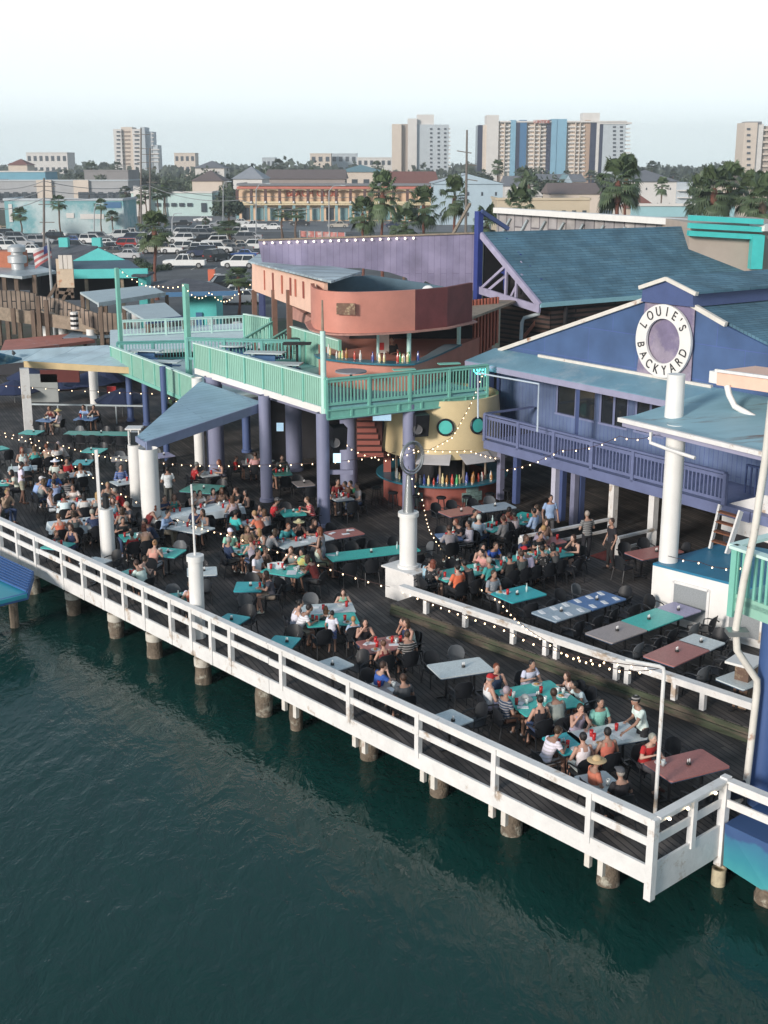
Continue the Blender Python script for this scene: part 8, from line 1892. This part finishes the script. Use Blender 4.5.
m=MB(); m.slab([H3(-40,306,Yh-2),H3(36,311,Yh-2),H3(36,306,Yh+6),H3(-40,302,Yh+6)],.3); m.build('floor',WOOD,t)
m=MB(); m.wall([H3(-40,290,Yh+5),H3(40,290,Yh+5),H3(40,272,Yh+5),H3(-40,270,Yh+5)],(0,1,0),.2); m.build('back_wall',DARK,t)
q=H3(17,256,Yh+3); t2=thing('exhaust_vent','stacked pale metal exhaust vent on the pavilion roof','exhaust vent',q); m=MB(); m.lathe([(.5,-1.6),(.5,-.6),(.75,-.5),(.75,0),(.45,.1),(.45,.3),(.7,.35),(.7,.7),(.3,.9),(0,.9)],(q.x,q.y,q.z),16); m.build('stack',M('pale_metal',(.5,.52,.53),.4,.1,1,metal=.3),t2,smooth=True)
m=MB(); q=H3(2,257,Yh+5); m.box((q.x,q.y,q.z-.5),(3.6,2,2.0)); m.build('brick_parapet',M('orange_brick',(.45,.16,.09),.8,.15,3),label='orange brick roof corner with white cap at the far left edge',cat='wall')
# boardwalk ramp with board fence
t=thing('boardwalk','weathered wooden boardwalk with a board fence running down past the huts','boardwalk',atY(70,320,92))
m=MB(); m.wall([H3(39,296,92),H3(58,299,91),H3(98,314,89),H3(100,331,89),H3(52,312,91),H3(39,308,92)],(0,1,0),.2); m.build('fence_boards',WB,t)
m=MB(); m.wall([H3(98,312,89),H3(120,314,89),H3(120,332,89),H3(98,332,89)],(0,1,0),.2); m.build('fence_boards',WB,t)
m=MB(); m.slab([H3(36,309,93),H3(98,331,89.5),H3(120,325,95),H3(60,298,99)],.25); m.build('floor',WOODL,t)
for x,y0,y1 in ((40,296,329),(48,300,331),(14,308,323),(34,310,328),(104,300,334),(107,300,334)): q=H3(x,y1,90); z_=H3(x,y0,90).z; m=MB(); m.box((q.x,q.y,(q.z+z_)/2-.4),(.28,.28,z_-q.z+.8)); m.build('post',WOOD,t)
for yy in (312,318): m=MB(); m.beam(H3(-10,yy-3,91),H3(98,yy+12,89.6),.15,.5); m.build('side_beam',WOODL,t)
# sign frame
t=thing('sign_frame','brown timber frame holding a cream carved sign board','sign',atY(66,290,94)); 
for a_,b_ in (((59,262),(57,300)),((70,266),(73,298)),((57,284),(44,305)),((72,284),(60,305)),((57,292),(74,294))): m=MB(); m.beam(H3(*a_,94),H3(*b_,94),.22,.22); m.build('timber',WOOD,t)
m=MB(); q=H3(65,274,93.8); m.prism([(q.x-.62,q.y),(q.x+.62,q.y),(q.x+.62,q.y+.15),(q.x-.62,q.y+.15)],q.z-1.0,q.z+1.1); m.build('sign_board',M('cream_sign',(.55,.44,.32),.7,.1,3,col2=(.45,.2,.1),thr=.62),t)
for x in (61,65,70): m=MB(); q=H3(x,262,93.8); m.box((q.x,q.y,q.z),(.34,.1,1.0)); m.build('sign_slat',M('pale_slat',(.6,.56,.5),.7,.1,3),t)
# flag, poles, striped post
q0=H3(52,305,96); q1=H3(48,238,96); t=thing('flagpole','grey pole with a faded striped flag by the pavilion','flagpole',q0); m=MB(); m.tube(Vector((q1.x,96,GZ)),q1,.13,.09,8); m.build('pole',M('lamp_grey'),t)
m=MB(); nx=10; P_=[]
for i in range(nx+1):
    for j in range(7): f=i/nx; a=H3(50,244,96).lerp(H3(33,251,96),f); P_.append(a+Vector((0,.25*math.sin(f*6+j*.3),-1.05*j/6-.3*f*j/6)))
for i in range(nx):
    for j in range(6): k_=i*7+j; m.cur=(1 if (i<4 and j<3) else (2 if j%2 else 0)); m.add([P_[k_],P_[k_+1],P_[k_+8],P_[k_+7]],[(0,1,2,3)])
m.build('flag',[M('flag_white',(.6,.58,.58),.8,.1,2),M('flag_blue',(.05,.07,.2),.8,.1,2),M('flag_red',(.42,.12,.12),.8,.1,2)],t)
q=H3(75,329,88); z_=H3(75,312,88).z; t=thing('striped_post','black and white striped post at the foot of the boardwalk','post',q)
for i in range(7): za=q.z+(z_-q.z)*i/7; zb_=q.z+(z_-q.z)*(i+1)/7; m=MB(); m.tube((q.x,q.y,za),(q.x,q.y,zb_-.004),.28,.28,10); m.build('band',BLACK if i%2 else WHITE2,t)
# pale canopies
for (pts,post,lab) in (([(80,292),(150,285),(165,292.5),(98,303)],((99,334),(148,318)),'flat pale grey canopy on brown posts beyond the landing'),([(122,306),(165,302.5),(182,316.5),(146,320)],((126,332),(143,338),(180,332)),'smaller flat grey canopy with a blue edge beyond the landing')):
    Yc=88 if pts[0][0]<100 else 84; q=[H3(x,y,Yc+(5 if i in(0,1) and 0 else (0,4,2,-2)[i])) for i,(x,y) in enumerate(pts)]; zt=q[3].z; q=[at(x,y,zt+(.35 if i in (0,1) else 0)) for i,(x,y) in enumerate(pts)]
    t=thing('canopy',lab,'canopy',q[0]); m=MB(); m.slab(q,.15); m.build('roof_panel',M('pale_grey_sheet',(.42,.50,.52),.5,.1,1),t); m=MB(); m.beam(q[3]+Vector((0,0,-.12)),q[2]+Vector((0,0,-.12)),.12,.3); m.build('fascia_board',METAL if pts[0][0]<100 else BLUE,t)
    for p in (q[0],q[1],q[2],q[3]): m=MB(); m.box((p.x*.995,p.y+.2,(p.z-.2+GZ)/2),(.25,.25,p.z-.2-GZ)); m.build('post',WOOD,t)
# white stub piles and flat roofs between the huts and the dining deck
for i,(x,yb,yt) in enumerate([(48,337,324),(64,339,327),(92,344,329),(126,325,313),(137,330,312),(149,333,321),(168,331,322),(192,331,318),(212,326,319),(200,320,314),(155,333,320),(237,330,322)]):
    z0_=0.6; p=at(x,yb,z0_); zt=atY(x,yt,p.y).z; m=MB(); m.lathe([(.36,-1.5),(.36,zt),(0,zt)],(p.x,p.y,0),14); m.build('mooring_pile',WHITE2,label=f'white round mooring pile behind the landing, {ordn(sorted([48,64,92,126,137,149,168,192,212,200,155,237]).index(x))} from the left',cat='piling',group='white mooring piles',smooth=True)
m=MB(); m.slab([at(0,352,1.2),at(95,340,1.2),at(75,333,1.2),at(5,340,1.2)],.2); m.build('low_roof',M('faded_red_roof',(.45,.17,.13),.7,.2,1,col2=(.5,.45,.45),thr=.62),label='low faded red flat roof behind the metal canopy',cat='roof')
m=MB(); m.slab([at(62,338,1.25),at(125,334,1.25),at(140,328,1.25),at(75,330,1.25)],.2); m.build('low_roof',planks('blue_grey_strips',(.18,.26,.34),(.30,.38,.44),(0,0,0),8,.6,0,mortar=.03,bump=.3,blotch=.1),label='low blue grey striped roof beside the faded red one',cat='roof')
m=MB(); m.prism([V2(at(110,352,2.4)),V2(at(262,345,2.4)),V2(at(262,322,2.4)),V2(at(110,330,2.4))],2.2,2.4); m.build('rear_deck',M('pale_deck_sheet',(.62,.72,.73),.6,.12,1),kind='structure')
a=at(118,344,2.4); b=at(256,338,2.4); a2=at(120,337,2.4); b2=at(256,331,2.4)
pickets('mint_railing','pale mint picket railing at the far edge of the rear deck',V2(a2),V2(b2),2.4,mat=MATS['pale_mint'],fascia=0,gap=.22,every=2.6)
# dark clutter behind dining floor, left: parasols, kiosks, low rail
NV=M('navy_parasol',(.02,.03,.08),.7,.15,1)
for i,(x,y,Y) in enumerate(((88,381,72),(60,384,75),(30,376,78),(122,398,66),(105,378,76),(14,389,70))):
    q=atY(x,y,Y); t=thing('parasol',f'dark navy parasol in the shade under the metal canopy, {ordn([5,3,2,0,4,1].index(i) if 0 else sorted([88,60,30,122,105,14]).index(x))} from the left','parasol',(q.x,q.y,0),'dark parasols'); m=MB(); m.lathe([(0,.55),(.8,.25),(1.5,-.1),(1.45,-.14),(0,.4)],q,10); m.build('fabric',NV,t); m=MB(); m.tube((q.x,q.y,0),(q.x,q.y,q.z+.5),.03,.03,6); m.build('pole',STEEL,t)
a=at(30,422,0); b=at(146,424,0); t=thing('metal_handrail','pale metal handrail behind the green table under the metal canopy','railing',a); m=MB(); m.beam(a+Vector((0,0,.95)),b+Vector((0,0,.95)),.06,.08); m.build('top_rail',METAL,t)
for i in range(5): q=a.lerp(b,i/4); m=MB(); m.box((q.x,q.y,.47),(.06,.06,.94)); m.build('post',METAL,t)
for x,y,w_,h_,mt,lab in ((44,388,1.6,1.6,M('white_board',(.30,.32,.31),.6,.1,2),'white notice board leaning in the shade under the metal canopy'),(60,376,2.2,.7,M('dim_red',(.10,.015,.012),.7,.1,2),'dark red counter front deep under the metal canopy'),(112,396,.5,1.1,M('red_panel'),'red chair shaped stand under the parasol by the blue columns')):
    q=atY(x,y,70); m=MB(); m.box(q,(w_,.15,h_)); m.build('panel_board',mt,label=lab,cat='board')
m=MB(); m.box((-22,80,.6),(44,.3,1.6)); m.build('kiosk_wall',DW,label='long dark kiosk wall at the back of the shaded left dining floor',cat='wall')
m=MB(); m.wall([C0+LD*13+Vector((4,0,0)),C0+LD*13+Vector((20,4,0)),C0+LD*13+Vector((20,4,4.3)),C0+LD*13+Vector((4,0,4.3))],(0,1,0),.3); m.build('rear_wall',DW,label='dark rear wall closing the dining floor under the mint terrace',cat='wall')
# seawall and dry deck edges already belong to the ground; a few boats of haze are left out

# ============================================================ AIR
def haze():
    m=bpy.data.materials.new('haze'); m.use_nodes=True; n=m.node_tree.nodes; l=m.node_tree.links
    for x in list(n):
        if x.type=='BSDF_PRINCIPLED': n.remove(x)
    v=n.new('ShaderNodeVolumePrincipled'); v.inputs['Color'].default_value=(.86,.92,.96,1); v.inputs['Density'].default_value=.00034; v.inputs['Anisotropy'].default_value=.2
    l.new(v.outputs[0],next(x for x in n if x.type=='OUTPUT_MATERIAL').inputs['Volume'])
    mb=MB(); mb.box((0,820,26),(1500,2000,76)); o=mb.build('haze',m,kind='stuff',label='thin pale sea air filling the whole view',cat='haze'); return o
haze()
